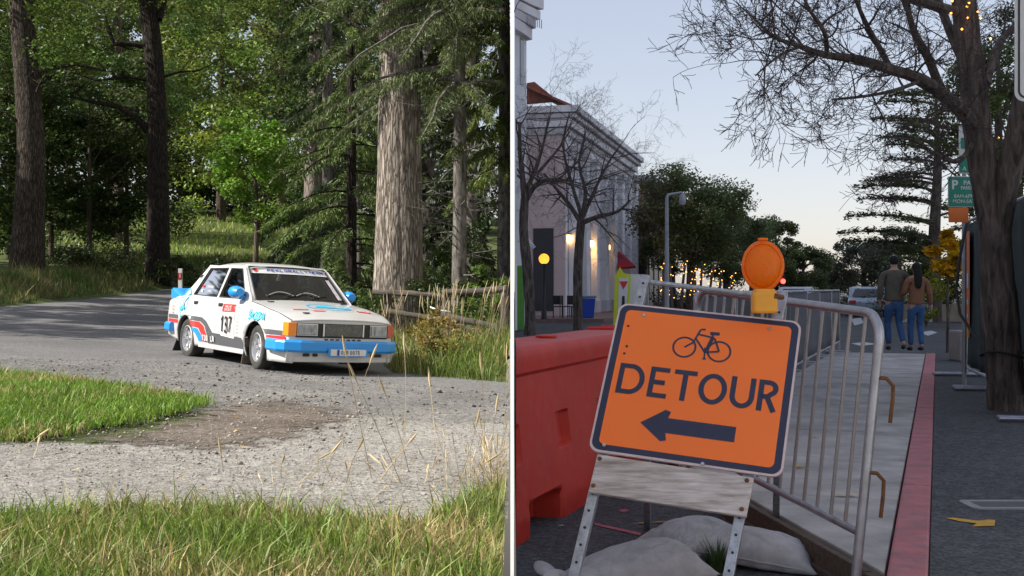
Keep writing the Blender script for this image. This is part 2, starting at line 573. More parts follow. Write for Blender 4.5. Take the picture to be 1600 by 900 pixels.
def sheet(name, pix, off, material, spacing=0.5, step=0.25, jit=0.06, zf=zl, soft=0.0):
    poly = world_poly(pix, step, jit)
    px = [p[0] for p in poly]; py = [p[1] for p in poly]
    gx, gy = np.meshgrid(np.arange(min(px), max(px), spacing), np.arange(min(py), max(py), spacing))
    gx = gx.ravel() + rng.uniform(-.1, .1, gx.size) * spacing; gy = gy.ravel() + rng.uniform(-.1, .1, gy.size) * spacing
    k = inpoly(gx, gy, poly)
    pts = [Vector(p) for p in poly] + [Vector((a, b)) for a, b in zip(gx[k], gy[k])]
    n = len(poly)
    r = geometry.delaunay_2d_cdt(pts, [(i, (i + 1) % n) for i in range(n)], [], 1, 1e-5)
    vx = np.array([[p.x, p.y] for p in r[0]])
    vv = np.c_[vx, zf(vx[:, 0], vx[:, 1]) + off]
    me = bpy.data.meshes.new(name)
    me.from_pydata(vv.tolist(), [], [f for f in r[2]])
    me.polygons.foreach_set('use_smooth', np.ones(len(me.polygons), dtype=bool))
    if soft:
        pp = np.array([q for q in poly if q[0] < -.12])
        d = np.sqrt(((vx[:, None, :] - pp[None]) ** 2).sum(-1)).min(1)
        c = np.ones((len(vx), 4), np.float32); c[:, :3] = np.clip(d / soft, 0, 1)[:, None]
        me.color_attributes.new('edge', 'FLOAT_COLOR', 'POINT').data.foreach_set('color', c.ravel())
    o = link(name, me, material)
    tag(o, kind='structure')
    return poly

ROAD = [(-240, 566), (150, 572), (300, 580), (430, 592), (600, 604), (797, 630), (797, 599), (700, 591), (614, 583), (596, 566), (589, 520), (584, 470),
        (578, 445), (566, 430), (540, 424), (500, 433), (400, 441), (270, 450), (200, 459), (100, 469), (0, 478), (-240, 498)]
road_poly = sheet('road', ROAD, 0.012, M_asph, 0.6, 0.4, 0.05)
SHOULD = [(-240, 560), (0, 561), (150, 563), (300, 566), (430, 580), (520, 590), (600, 597), (700, 606), (798, 614), (798, 672), (700, 668), (560, 655), (430, 648), (300, 650), (100, 690), (-240, 720)]
sh_poly = sheet('gravel_shoulder', SHOULD, 0.018, M_grvd, 0.22, 0.12, 0.09, soft=.5)
PATH = [(-240, 690), (0, 690), (140, 690), (330, 668), (460, 642), (600, 650), (700, 660), (798, 662), (798, 825), (700, 842), (560, 850), (300, 850), (0, 848), (-240, 850)]
path_poly = sheet('gravel_path', PATH, 0.024, M_grvl, 0.2, 0.12, 0.10, soft=.55)
DIRT = [(200, 650), (270, 636), (370, 620), (500, 622), (600, 640), (630, 665), (540, 702), (410, 728), (270, 728), (130, 714), (-10, 708), (20, 690), (110, 672)]
dirt_poly = sheet('dirt_patch', DIRT, 0.030, M_dirt, 0.16, 0.1, 0.12, soft=1.3)
TURF = [(-240, 588), (0, 590), (120, 600), (200, 613), (290, 630), (316, 636), (260, 652), (170, 672), (80, 690), (0, 698), (-240, 706)]
M_soil2 = ground_mat('turf_soil', [(0.3, (0.05, 0.055, 0.02)), (0.7, (0.11, 0.10, 0.045))], 1.4, soft=True)
turf_poly = sheet('turf_patch', TURF, 0.034, M_soil2, 0.2, 0.1, 0.12, soft=.35)

# ---------------------------------------------------------------- loose stones
def ico():
    v = np.array([(1, 0, 0), (.1, 1, 0), (-1, .1, 0), (0, -1, .1), (.15, .1, 1), (0, 0, -1)], float)
    f = np.array([(0, 1, 4), (1, 2, 4), (2, 3, 4), (3, 0, 4), (1, 0, 5), (2, 1, 5), (3, 2, 5), (0, 3, 5)])
    return v, f
ICV, ICF = ico()
def stones(pos, size, cols, name, material):
    n = len(pos); k = len(ICV)
    sc = size[:, None] * rng.uniform(0.55, 1.25, (n, 3)) * np.array([1, 1, .7])
    V = ICV[None] * rng.uniform(.8, 1.15, (n, k, 1)) * sc[:, None, :]
    a = rng.uniform(0, 6.28, n); ca, sa = np.cos(a)[:, None], np.sin(a)[:, None]
    V = np.stack([V[..., 0] * ca - V[..., 1] * sa, V[..., 0] * sa + V[..., 1] * ca, V[..., 2]], -1) + pos[:, None, :]
    T = (ICF[None] + (np.arange(n) * k)[:, None, None]).reshape(-1, 3)
    C = np.repeat(cols, k, axis=0)
    return tag(link(name, np_mesh(name, V.reshape(-1, 3), None, T, C), material), kind='stuff')

def scatter(poly, n, f=zl, off=0.0, xmax=-0.05):
    p = np.array(poly); lo = p.min(0); hi = p.max(0)
    out = np.zeros((0, 2))
    while len(out) < n:
        q = rng.uniform(lo, hi, (n * 3, 2))
        q = q[inpoly(q[:, 0], q[:, 1], poly) & (q[:, 0] < xmax) & (q[:, 0] > -0.5 * q[:, 1])]
        out = np.concatenate([out, q])
    out = out[:n]
    return np.c_[out, f(out[:, 0], out[:, 1]) + off]

def attr_mat(name, rough=0.9):
    m, nt, out = nodes(name)
    a = nt.nodes.new('ShaderNodeAttribute'); a.attribute_name = 'Col'
    c = mixc(nt, 0.3, a.outputs['Color'], ramp(nt, nz(nt, mapping(nt), 90, 3), [(0.3, 0.6), (0.7, 1.0)]), 'MULTIPLY')
    principled(nt, out, **{'Base Color': c, 'Roughness': rough, 'Specular IOR Level': 0.3})
    return m
M_stone = attr_mat('loose_stone')
pos = scatter(sh_poly, 5200, off=0.02)
g = rng.uniform(.10, .34, 5200)[:, None] ** 1.0
o = stones(pos, np.clip(rng.lognormal(-5.1, .42, 5200), .003, .028), np.c_[g, g * .98, g * .95], 'loose_gravel', M_stone)
_p = scatter(sh_poly, 420, off=.022); _g = rng.uniform(.03, .08, 420)[:, None]
tag(stones(_p, np.clip(rng.lognormal(-4.4, .45, 420), .006, .04), np.c_[_g, _g, _g], 'loose_clods', M_stone), 'dark clods thrown onto the gravel in front of the car', 'gravel')
tag(o, 'loose dark stones strewn over the gravel shoulder in front of the rally car', 'gravel')
pos = scatter(path_poly, 6500, off=0.026)
g = (rng.uniform(.10, .42, 6500) ** 1.0)[:, None]
o = stones(pos, np.clip(rng.lognormal(-5.45, .45, 6500), .002, .024), np.c_[g, g * .97, g * .92], 'loose_gravel', M_stone)
tag(o, 'loose pale stones on the light gravel path behind the foreground grass', 'gravel')
pos = scatter(dirt_poly, 1500, off=0.03)
g = rng.uniform(.1, .45, 1500)[:, None]
o = stones(pos, np.clip(rng.lognormal(-4.9, .5, 1500), .003, .035), np.c_[g, g * .9, g * .8], 'loose_gravel', M_stone)
tag(o, 'small stones lying on the brown dirt patch', 'gravel')

# ---------------------------------------------------------------- grass
M_grass = leaf_mat('grass_blade', 0.3)
def blades(name, pos, h, w, lean, cols, label, cat='grass', tipc=None):
    n = len(pos)
    a = rng.uniform(0, 2 * np.pi, n)
    side = np.stack([np.cos(a), np.sin(a), np.zeros(n)], -1) * (w / 2)[:, None]
    b = rng.uniform(0, 2 * np.pi, n)
    ld = np.stack([np.cos(b), np.sin(b), np.zeros(n)], -1) * (lean * h)[:, None]
    up = np.zeros((n, 3)); up[:, 2] = h
    mid = pos + up * .55 + ld * .32
    tip = pos + up * np.sqrt(np.clip(1 - lean ** 2 * .5, .3, 1))[:, None] + ld
    V = np.stack([pos - side, pos + side, mid - side * .75, mid + side * .75, tip], 1)
    V[..., 0] = np.minimum(V[..., 0], -0.03)
    i = np.arange(n)[:, None] * 5
    q = i + np.array([[0, 1, 3, 2]]); t = i + np.array([[2, 3, 4]])
    C = np.repeat(cols[:, None, :], 5, 1)
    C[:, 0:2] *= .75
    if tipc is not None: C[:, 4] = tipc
    return tag(link(name, np_mesh(name, V.reshape(-1, 3), q, t, C.reshape(-1, 3)), M_grass), label, cat, kind='stuff')

def gcols(n, base, dry, pdry, var=.3, pos=None, noise=0):
    base = np.array(base); dry = np.array(dry)
    k = rng.uniform(0, 1, n)
    if pos is not None and noise:
        nn = np.array([mnoise.noise(Vector((p[0] * noise, p[1] * noise, 0))) for p in pos]) * .9
        k = k - nn
    c = np.where((k < pdry)[:, None], dry, base)
    c = c * rng.uniform(1 - var, 1 + var, (n, 1)) * rng.uniform(.85, 1.15, (n, 3))
    return np.clip(c, 0.005, 1)

FORE = [(-60, 1100), (-60, 818), (60, 812), (200, 806), (330, 808), (420, 806), (520, 818), (640, 828), (700, 812), (740, 785), (799, 762), (799, 1100)]
fore_poly = world_poly(FORE, 0.2, 0.1)
N = 52000
pos = scatter(fore_poly, N)
edge = pos[:, 1]
h = rng.lognormal(-2.75, .5, N).clip(.02, .28) * np.where(edge < 5.7, .95, 1.1)
cl = gcols(N, (.18, .26, .045), (.44, .37, .17), .32, .4, pos, 1.6)
far_dry = (edge > 6.0)[:, None] & (rng.uniform(0, 1, (N, 1)) < .5)
cl = np.where(far_dry, np.array([.42, .35, .15]) * rng.uniform(.6, 1.3, (N, 1)), cl)
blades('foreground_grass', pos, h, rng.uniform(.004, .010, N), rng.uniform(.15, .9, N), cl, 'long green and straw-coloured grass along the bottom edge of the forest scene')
N = 30000
pos = scatter(turf_poly, N, off=.03)
pos[:, :2] += rng.normal(0, .06, (N, 2))
h = rng.lognormal(-2.75, .35, N).clip(.025, .17)
cl = gcols(N, (.185, .31, .04), (.46, .38, .16), .15, .4, pos, 1.2)
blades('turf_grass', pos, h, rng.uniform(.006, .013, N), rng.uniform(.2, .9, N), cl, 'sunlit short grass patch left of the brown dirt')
BANK = [(612, 584), (700, 592), (799, 600), (799, 470), (700, 470), (640, 478), (590, 470), (588, 520), (598, 566)]
bank_poly = world_poly(BANK, 0.3, 0.1)
N = 26000
pos = scatter(bank_poly, N)
h = rng.lognormal(-1.55, .45, N).clip(.06, .65)
h *= np.clip((pos[:, 1] - 14.1) * .6 + .35 , .35, 1.0)
cl = gcols(N, (.16, .22, .04), (.44, .36, .16), .28, .4, pos, .8)
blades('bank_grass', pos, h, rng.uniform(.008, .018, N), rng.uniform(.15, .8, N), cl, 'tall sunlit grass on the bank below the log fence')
VERGE = [(-60, 482), (0, 478), (100, 468), (200, 458), (272, 449), (400, 440), (480, 436), (480, 400), (300, 405), (100, 425), (-60, 430)]
verge_poly = world_poly(VERGE, 0.6, 0.2)
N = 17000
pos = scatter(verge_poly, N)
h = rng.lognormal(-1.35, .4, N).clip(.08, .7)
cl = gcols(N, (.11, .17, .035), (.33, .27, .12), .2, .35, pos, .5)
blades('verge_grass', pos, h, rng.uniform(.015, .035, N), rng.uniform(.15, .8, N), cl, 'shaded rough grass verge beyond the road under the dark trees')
# far meadow
mp = np.stack([rng.uniform(-46, -12, 10000), rng.uniform(56, 112, 10000)], -1)
mp = np.c_[mp, zl(mp[:, 0], mp[:, 1])]
blades('meadow_grass', mp, rng.uniform(.15, .4, len(mp)), rng.uniform(.05, .10, len(mp)), rng.uniform(.1, .8, len(mp)),
       gcols(len(mp), (.28, .38, .06), (.42, .38, .14), .12, .2), 'bright sunlit meadow grass behind the trees')

# dry stalks with seed heads, rooted in the near grass
M_stalk = attr_mat('dry_stalk')
b = MB(); cols = []
def stalk(p0, p1, r=.0029, head=.10, bend=.06):
    p0 = Vector(p0); p1 = Vector(p1)
    m = (p0 + p1) / 2 + Vector((random.uniform(-1, 1), random.uniform(-1, 1), .3)) * bend * (p1 - p0).length
    pts = [((1 - t) ** 2) * p0 + 2 * t * (1 - t) * m + t * t * p1 for t in (0, .2, .4, .6, .8, 1)]
    n0 = len(b.v)
    b.tube(pts, [r, r, r * .9, r * .8, r * .7, r * .6], 4)
    if head:
        d = (pts[-1] - pts[-2]).normalized()
        L = head
        b.tube([pts[-1] - d * L * .3, pts[-1] + d * L * .2, pts[-1] + d * L * .7, pts[-1] + d * L], [r * .6, r * 2.6, r * 2.0, r * .4], 5)
    c = np.array([.50, .40, .24]) * random.uniform(.7, 1.25)
    cols.append((len(b.v) - n0, c))
def stpix(px0, px1, py1, y=6.6, **kw):
    yb = y + random.uniform(-.25, .25)
    x0 = (px0 - 800) / FPX * yb
    stalk((x0, yb, float(zl(x0, yb))), P(px1, py1, yb + random.uniform(-.3, .3)), **kw)
for a in ((505, 580, 562), (582, 540, 550), (630, 555, 590), (622, 632, 545), (640, 600, 610), (478, 520, 705), (455, 500, 715), (690, 672, 600), (755, 752, 575), (775, 800 - 8, 560),
          (205, 205, 752), (222, 200, 745), (15, 62, 680), (48, 60, 690), (110, 146, 745), (350, 345, 706), (440, 442, 720), (300, 305, 745), (385, 375, 730), (715, 745, 660), (765, 775, 640), (590, 640, 690), (615, 590, 720), (660, 668, 735), (735, 790, 700), (700, 762, 720), (540, 560, 700), (405, 412, 742)):
    stpix(*a)
for i in range(90):
    px = random.choice((random.uniform(0, 797), random.uniform(380, 700), random.uniform(690, 797)))
    hgt = random.uniform(20, 90) * (1.6 if px > 700 else 1)
    stpix(px, min(797, px + random.uniform(-35, 35)), 800 - hgt, random.uniform(6.0, 7.0), r=random.uniform(.0012, .002), head=random.choice((0, .05, .08)))
for i in range(110):
    px = random.uniform(760, 798) if i < 60 else random.uniform(715, 797)
    stpix(px, min(798, px + random.uniform(-20, 25)), random.uniform(690, 770), random.uniform(6.4, 7.3), r=.0014, head=.06)
b.v = [(min(p[0], -.03), p[1], p[2]) for p in b.v]
me = bpy.data.meshes.new('dry_grass'); me.from_pydata(b.v, [], b.f)
ca = np.ones((len(b.v), 4), np.float32); k = 0
for n, c in cols: ca[k:k + n, :3] = c; k += n
me.color_attributes.new('Col', 'FLOAT_COLOR', 'POINT').data.foreach_set('color', ca.ravel())
tag(link('dry_grass', me, M_stalk), 'dry straw stalks with seed heads rising from the foreground grass', 'grass', kind='stuff')
# pale stalks on the bank by the fence
b = MB(); cols = []
for i in range(75):
    y = random.uniform(16.5, 20); x = -random.uniform(.05, .115) * y + .0
    if i < 40: x = -random.uniform(.01, .075) * y
    x = min(x, -.1)
    z = float(zl(x, y)); H = random.uniform(.6, 1.05)
    stalk((x, y, z), (x + random.uniform(-.2, .3), y + random.uniform(-.2, .2), z + H), r=.003, head=.15, bend=.05)
me = bpy.data.meshes.new('bank_stalks'); me.from_pydata([(min(p[0], -.03), p[1], p[2]) for p in b.v], [], b.f)
ca = np.ones((len(b.v), 4), np.float32); k = 0
for n, c in cols: ca[k:k + n, :3] = c; k += n
me.color_attributes.new('Col', 'FLOAT_COLOR', 'POINT').data.foreach_set('color', ca.ravel())
tag(link('bank_stalks', me, M_stalk), 'pale seed-headed reed grass standing in front of the log fence', 'grass', kind='stuff')

# flowers
def flower(name, px, py, y, col, r, label, n=6):
    p = P(px, py, y)
    t = thing(name, label, 'flower', (p.x, p.y, float(zl(p.x, p.y))))
    hz = p.z - t.location.z
    MB().tube([(0, 0, 0), (.01, 0, hz * .5), (0, 0, hz)], [.003, .0025, .002], 5).build('stem', mat(name + '_stem', (.08, .14, .03)), t)
    mb = MB()
    m = mat(name + '_petal', col, .6)
    for k in range(n):
        a = 2 * math.pi * k / n
        d = Vector((math.cos(a), -.35, math.sin(a))); s = Vector((-math.sin(a), 0, math.cos(a)))
        c = Vector((0, 0, hz))
        q = MB().add([c, c + d * r * .6 + s * r * .35, c + d * r, c + d * r * .6 - s * r * .35], [(0, 1, 2, 3)])
        q.build('petal', m, t, solid=.001)
    MB().lathe([(0, -.3 * r), (.25 * r, 0), (0, .3 * r)], 8, Matrix.Translation((0, -.004, hz))).build('flower_centre', mat(name + '_centre', (.5, .35, .03)), t)
flower('purple_flower', 141, 793, 6.3, (.30, .20, .75), .026, 'violet bellflower in the foreground grass at the left')
flower('purple_flower', 128, 799, 6.3, (.25, .17, .60), .017, 'smaller violet flower just left of the bellflower')
flower('yellow_flower', 256, 810, 6.1, (.85, .60, .02), .013, 'tiny yellow flower in the foreground grass')
# fallen leaves on the turf and dirt
tp = scatter(turf_poly, 60, off=.05); dp = scatter(dirt_poly, 10, off=.036)
pp = np.concatenate([tp, dp]); n = len(pp)
a = rng.uniform(0, 6.28, n); s = rng.uniform(.02, .045, n)[:, None]
d = np.stack([np.cos(a), np.sin(a), rng.uniform(-.2, .5, n)], -1) * s; e = np.stack([-np.sin(a), np.cos(a), rng.uniform(-.3, .4, n)], -1) * s * .6
V = np.stack([pp - d, pp - e, pp + d, pp + e], 1).reshape(-1, 3)
C = np.repeat(np.array([[.38, .20, .08], [.45, .34, .18], [.30, .14, .05]])[rng.integers(0, 3, n)], 4, 0)
tag(link('fallen_leaves', np_mesh('fallen_leaves', V, np.arange(n * 4).reshape(-1, 4), None, C), M_stone), 'dry brown fallen leaves on the turf and dirt', 'leaves', kind='stuff')
# ================================================================== RALLY CAR
CAR_YAW, CAR_PITCH, CAR_ROLL = -0.93136, 0.02347, -0.04703
car = thing('rally_car', 'white four-door rally car number 137 with blue bumper, cornering on the gravel', 'car', (-3.3757, 16.1738, 0.1223))
car.rotation_mode = 'XYZ'
car.rotation_euler = (Matrix.Rotation(CAR_YAW, 3, 'Z') @ Matrix.Rotation(CAR_PITCH, 3, 'Y') @ Matrix.Rotation(CAR_ROLL, 3, 'X')).to_euler()

M_cwhite = mat('car_white', (.60, .60, .595), .30, var=.03, scale=3, coat=.6, dirt=(.42, .385, .33), dirt_scale=3.2, dirt_amt=.35)
M_cblue = mat('car_blue', (.012, .27, .72), .35, var=.06, scale=4, coat=.4)
M_cgrey = mat('car_grey_stripe', (.085, .09, .10), .45, var=.06)
M_cred = mat('car_red', (.66, .03, .025), .42, var=.05)
M_cyan = mat('car_cyan', (.02, .42, .66), .45, var=.05)
M_black = mat('black_print', (.012, .012, .013), .5, var=.1)
M_rubber = mat('black_rubber', (.018, .018, .019), .75, var=.15, scale=20)
M_tyre = mat('tyre_rubber', (.035, .034, .033), .9, var=.2, scale=14, dirt=(.16, .14, .12), dirt_scale=6, dirt_amt=.5)
M_silver = mat('rim_silver', (.62, .63, .65), .35, metal=.75, var=.06, dirt=(.30, .27, .22), dirt_scale=9, dirt_amt=.4)
M_amber = mat('amber_lens', (.90, .26, .012), .2, var=.08, scale=30, coat=.5)
M_redlens = mat('dark_amber_lens', (.50, .06, .015), .25, var=.08, scale=30, coat=.5)
M_lens = mat('headlight_glass', (.26, .28, .30), .10, metal=.55, var=.6, scale=9, coat=.8, bmp=.5, bscale=50, bdist=.004, stretch=(1, 4, 1))
M_mesh = mat('grille_mesh', (.10, .10, .09), .6, var=.45, scale=70, dirt=(.25, .23, .17), dirt_scale=20)
M_wprint = mat('white_print', (.66, .66, .66), .5, var=.03)
M_navy = mat('navy_print', (.012, .04, .32), .5, var=.05)
M_cglass = glass_mat('car_glass', (.42, .45, .47), 1.5)
M_inter = mat('car_interior', (.025, .025, .027), .8, var=.2)
M_seat = mat('seat_cloth', (.02, .022, .03), .9, var=.3, scale=12)
M_cage = mat('roll_cage', (.55, .55, .56), .4, var=.05)
M_flap = mat('mud_flap', (.13, .105, .075), .8, var=.25, scale=9)
M_chrome = mat('bright_metal', (.6, .6, .6), .3, metal=.9, var=.05)

WFX, WRX, WR = 1.22, -1.18, .285
HUBF, HUBR = .312, .288
ARCH = .335
def wplan(x):
    x = np.asarray(x, float)
    return .800 - .085 * np.clip((x - 1.30) / .76, 0, 2) ** 2 - .050 * np.clip((-1.25 - x) / .83, 0, 2) ** 2
def zbelt(x):
    return np.interp(x, [-2.08, -1.95, -1.45, -.9, .3, .88, 1.3, 1.75, 2.06], [.80, .855, .895, .90, .895, .885, .835, .765, .68])
def zsill(x):
    return np.interp(x, [-2.08, -1.6, -.75, .8, 1.6, 2.06], [.30, .24, .20, .19, .17, .18])
def yside(x, z):
    x = np.asarray(x, float); z = np.asarray(z, float)
    w = wplan(x)
    p = np.interp(z, [.15, .25, .42, .60, .78, .90], [-.055, -.03, -.004, 0.0, -.014, -.05])
    fl = 0
    for cx, cz in ((WFX, HUBF), (WRX, HUBR)):
        d = np.hypot(x - cx, z - cz)
        fl = fl + .030 * np.exp(-((d - ARCH) / .055) ** 2)
    return w + p + fl

# --- outer body shell: right side, top, left side in one continuous surface
NX = 108
xsb = np.concatenate([np.linspace(-2.08, 2.06, NX)])
rows = 20
ts = np.linspace(0, 1, rows)
def side_pts(sgn):
    out = np.zeros((NX, rows, 3))
    for i, x in enumerate(xsb):
        z = zsill(x) + (zbelt(x) - zsill(x)) * ts
        out[i, :, 0] = x; out[i, :, 2] = z; out[i, :, 1] = sgn * yside(x, z)
    return out
NT = 15
def top_pts():
    out = np.zeros((NX, NT, 3))
    for i, x in enumerate(xsb):
        zb = zbelt(x); w = yside(x, zb)
        u = np.sin(np.linspace(-np.pi / 2, np.pi / 2, NT))
        out[i, :, 0] = x; out[i, :, 1] = u * w
        out[i, :, 2] = zb + .034 * (1 - np.abs(u) ** 2.6)
    return out
def in_arch(p):
    return (np.hypot(p[..., 0] - WFX, p[..., 2] - HUBF) < ARCH) | (np.hypot(p[..., 0] - WRX, p[..., 2] - HUBR) < ARCH)
sr = side_pts(-1); tp = top_pts(); sl = side_pts(1)[:, ::-1]
G = np.concatenate([sr, tp[:, 1:-1], sl], 1)
ncol = G.shape[1]
inside = in_arch(G)
inside[:, rows:rows + NT - 2] = False
for cx, cz in ((WFX, HUBF), (WRX, HUBR)):
    d = np.hypot(G[..., 0] - cx, G[..., 2] - cz)
    k = inside & (d < ARCH)
    f = ARCH / np.maximum(d, 1e-6)
    G[..., 0] = np.where(k, cx + (G[..., 0] - cx) * f, G[..., 0])
    nzv = np.where(k, cz + (G[..., 2] - cz) * f, G[..., 2])
    sg = np.sign(G[..., 1])
    G[..., 2] = nzv
    G[..., 1] = np.where(k, sg * yside(G[..., 0], nzv), G[..., 1])
G[..., 0] -= .06 * np.clip((G[..., 0] - 1.7) / .36, 0, 1) * np.minimum(1, np.abs(G[..., 1]) / .72) ** 2.2
V, Q = grid_mesh(G)
ins = inside.ravel()
keep = ~(ins[Q].all(1))
cx_ = V[Q].mean(1)
topq = (np.abs(cx_[:, 1]) < .66) & (cx_[:, 0] > -1.40) & (cx_[:, 0] < .86) & (cx_[:, 2] > .8)
Q = Q[keep & ~topq]
link('body', np_mesh('body', V, Q, smooth=True), M_cwhite, car, solid=.018)
# arch liners and underfloor
for cx, cz in ((WFX, HUBF), (WRX, HUBR)):
    for sg in (-1, 1):
        mb = MB()
        a = [R(d) for d in range(-20, 201, 10)]
        pts = [(cx + ARCH * math.cos(t), sg * .78, cz + ARCH * math.sin(t)) for t in a]
        pin = [(p[0], sg * .45, p[2]) for p in pts]
        n = len(a)
        mb.add(pts + pin, [(i, i + 1, n + i + 1, n + i) for i in range(n - 1)] + [tuple(range(n, 2 * n))])
        mb.build('wheel_arch_liner', M_rubber, car)
MB().box((0, 0, .24), (3.3, .9, .10)).build('underfloor', M_inter, car, bev=.03)
MB().box((0, 0, .45), (2.3, 1.40, .05)).build('cabin_floor', M_inter, car, bev=.01)

# --- front end
FX = 2.055
def fx(y, z):
    return FX - .055 * (abs(y) / .7) ** 2 + (.0 if z > .5 else .01)
yv = np.linspace(-.715, .715, 25); zv = np.linspace(.19, .695, 14)
Pf = np.array([[(fx(y, z), y, z if z < .68 else .68 + .03 * (1 - min(1, abs(y) / .715) ** 2.6)) for y in yv] for z in zv])
V, Q = grid_mesh(Pf)
link('front_panel', np_mesh('front_panel', V, Q, smooth=True), M_cwhite, car)
Pr = np.array([[(-2.085 + .03 * (abs(y) / .75) ** 2, y * .99, z) for y in np.linspace(-.745, .745, 15)] for z in np.linspace(.28, .81, 8)])
V, Q = grid_mesh(Pr)
link('tail_panel', np_mesh('tail_panel', V, Q, smooth=True), M_cwhite, car)
def frontq(name, y0, y1, z0, z1, m, th=.012, pro=.004, n=6, bev=.004, par=car, off=0):
    """slab following the curve of the nose"""
    mb = MB(); ysq = np.linspace(y0, y1, n)
    vs = []
    for y in ysq:
        for z in (z0, z1):
            for d in (pro + off, pro + th + off): vs.append((fx(y, .6) + d, y, z))
    fs = []
    for i in range(n - 1):
        a = i * 4; c = a + 4
        fs += [(a, a + 2, c + 2, c), (a + 1, c + 1, c + 3, a + 3), (a, c, c + 1, a + 1), (a + 2, a + 3, c + 3, c + 2)]
    fs += [(0, 1, 3, 2), (4 * n - 4, 4 * n - 2, 4 * n - 1, 4 * n - 3)]
    mb.add(vs, fs)
    return mb.build(name, m, par, bev=bev)
frontq('grille_surround', -.645, .645, .490, .668, M_black, .012)
g = frontq('grille', -.27, .25, .512, .660, M_mesh, .010, .016)
for y in (-.29, .27): frontq('grille_edge', y - .012, y + .012, .508, .664, M_chrome, .014, .016, 2)
for s in (-1, 1):
    h = frontq('headlight', min(s * .37, s * .635), max(s * .37, s * .635), .512, .662, M_chrome, .012, .016, 4)
    frontq('headlight_lens', min(s * .382, s * .625), max(s * .382, s * .625), .522, .652, M_lens, .018, .026, 4, .008, h)
    mb = MB()
    y0, y1 = s * .645, s * .728
    pts = []
    for z in (.505, .672):
        pts += [(fx(y0, .6) + .012, y0, z), (fx(y0, .6) + .03, y0, z), (fx(y1, .6) + .012, s * .745, z), (fx(y1, .6) - .10, s * .765, z), (fx(y1, .6) - .10, s * .70, z)]
    mb.add(pts, [(0, 1, 2, 3, 4), (5, 6, 7, 8, 9), (0, 1, 6, 5), (1, 2, 7, 6), (2, 3, 8, 7), (3, 4, 9, 8), (4, 0, 5, 9)])
    mb.build('indicator', M_amber if s < 0 else M_redlens, car, bev=.006)
for i in range(7):
    frontq('air_slot', -.27 + i * .077, -.27 + i * .077 + .05, .462, .478, M_black, .006, .012, 2, .002)
# bumper
def bumper(name, x0, sgn, z0, z1, back):
    path = [(x0 - sgn * back, -.835), (x0 - sgn * .16, -.835), (x0 - sgn * .05, -.775), (x0 + sgn * .045, -.60), (x0 + sgn * .07, 0), (x0 + sgn * .045, .60), (x0 - sgn * .05, .775), (x0 - sgn * .16, .835), (x0 - sgn * back, .835)]
    mb = MB(); vs = []
    n = len(path)
    for i, (x, y) in enumerate(path):
        k = .055
        nx, ny = (x - (x0 - sgn * .5)), y * .8
        L = math.hypot(nx, ny); nx /= L; ny /= L
        zz = (z0 + z1) / 2
        for dx, z in ((-k, z0 + .01), (0, z0), (.022, z0 + .03), (.022, z1 - .03), (0, z1), (-k, z1 - .01)):
            vs.append((x + nx * dx, y + ny * dx, z))
    fs = []
    for i in range(n - 1):
        for j in range(6):
            j2 = (j + 1) % 6
            fs.append((i * 6 + j, i * 6 + j2, (i + 1) * 6 + j2, (i + 1) * 6 + j))
    fs += [tuple(range(6)), tuple((n - 1) * 6 + j for j in range(5, -1, -1))]
    mb.add(vs, fs)
    return mb.build(name, M_cblue, car, bev=.008)
bumper('front_bumper', 2.06, 1, .305, .460, .46)
bumper('rear_bumper', -2.10, -1, .36, .50, .36)
# valance below the bumper
Pv = np.array([[(2.075 - .05 * (abs(y) / .74) ** 2 - (.315 - z) * .35, y * (1 - (.315 - z) * .15), z) for y in np.linspace(-.76, .76, 21)] for z in np.linspace(.185, .335, 6)])
V, Q = grid_mesh(Pv)
vl = link('valance', np_mesh('valance', V, Q, smooth=True), M_cwhite, car, solid=.012)
for y0, y1 in ((-.55, -.47), (-.42, -.36), (.40, .55)):
    MB().box((2.062, (y0 + y1) / 2, .275), (.03, y1 - y0, .035)).build('vent_slot', M_black, vl, bev=.004)
for s in (-1, 1):
    mb = MB()
    Pw = np.array([[(x, s * (yside(x, .35) + .004 - .05 * max(0, (x - 1.95)) / .1 ** 1), z) for x in np.linspace(1.60, 2.03, 7)] for z in np.linspace(.17, .34, 5)])
    V, Q = grid_mesh(Pw)
    link('corner_skirt', np_mesh('corner_skirt', V, Q, smooth=True), M_cwhite, car, solid=.01)
# number plate
pl = MB().box((2.158, .02, .315), (.012, .56, .105)).build('plate_holder', M_cblue, car, bev=.01)
MB().box((2.166, .02, .315), (.006, .50, .082)).build('plate_bracket', M_chrome, pl, bev=.002)
plp = MB().box((2.171, .03, .316), (.004, .34, .074)).build('number_plate', M_wprint, pl, bev=.003)
MB().box((2.1735, -.125, .316), (.003, .03, .072)).build('plate_band', M_navy, pl)
stroke_text('plate_number', '05R 0075', .052, lambda u, v, d: (2.1735 + d, .045 + u, .316 + v), M_black, pl, wf=.56, weight=.15)

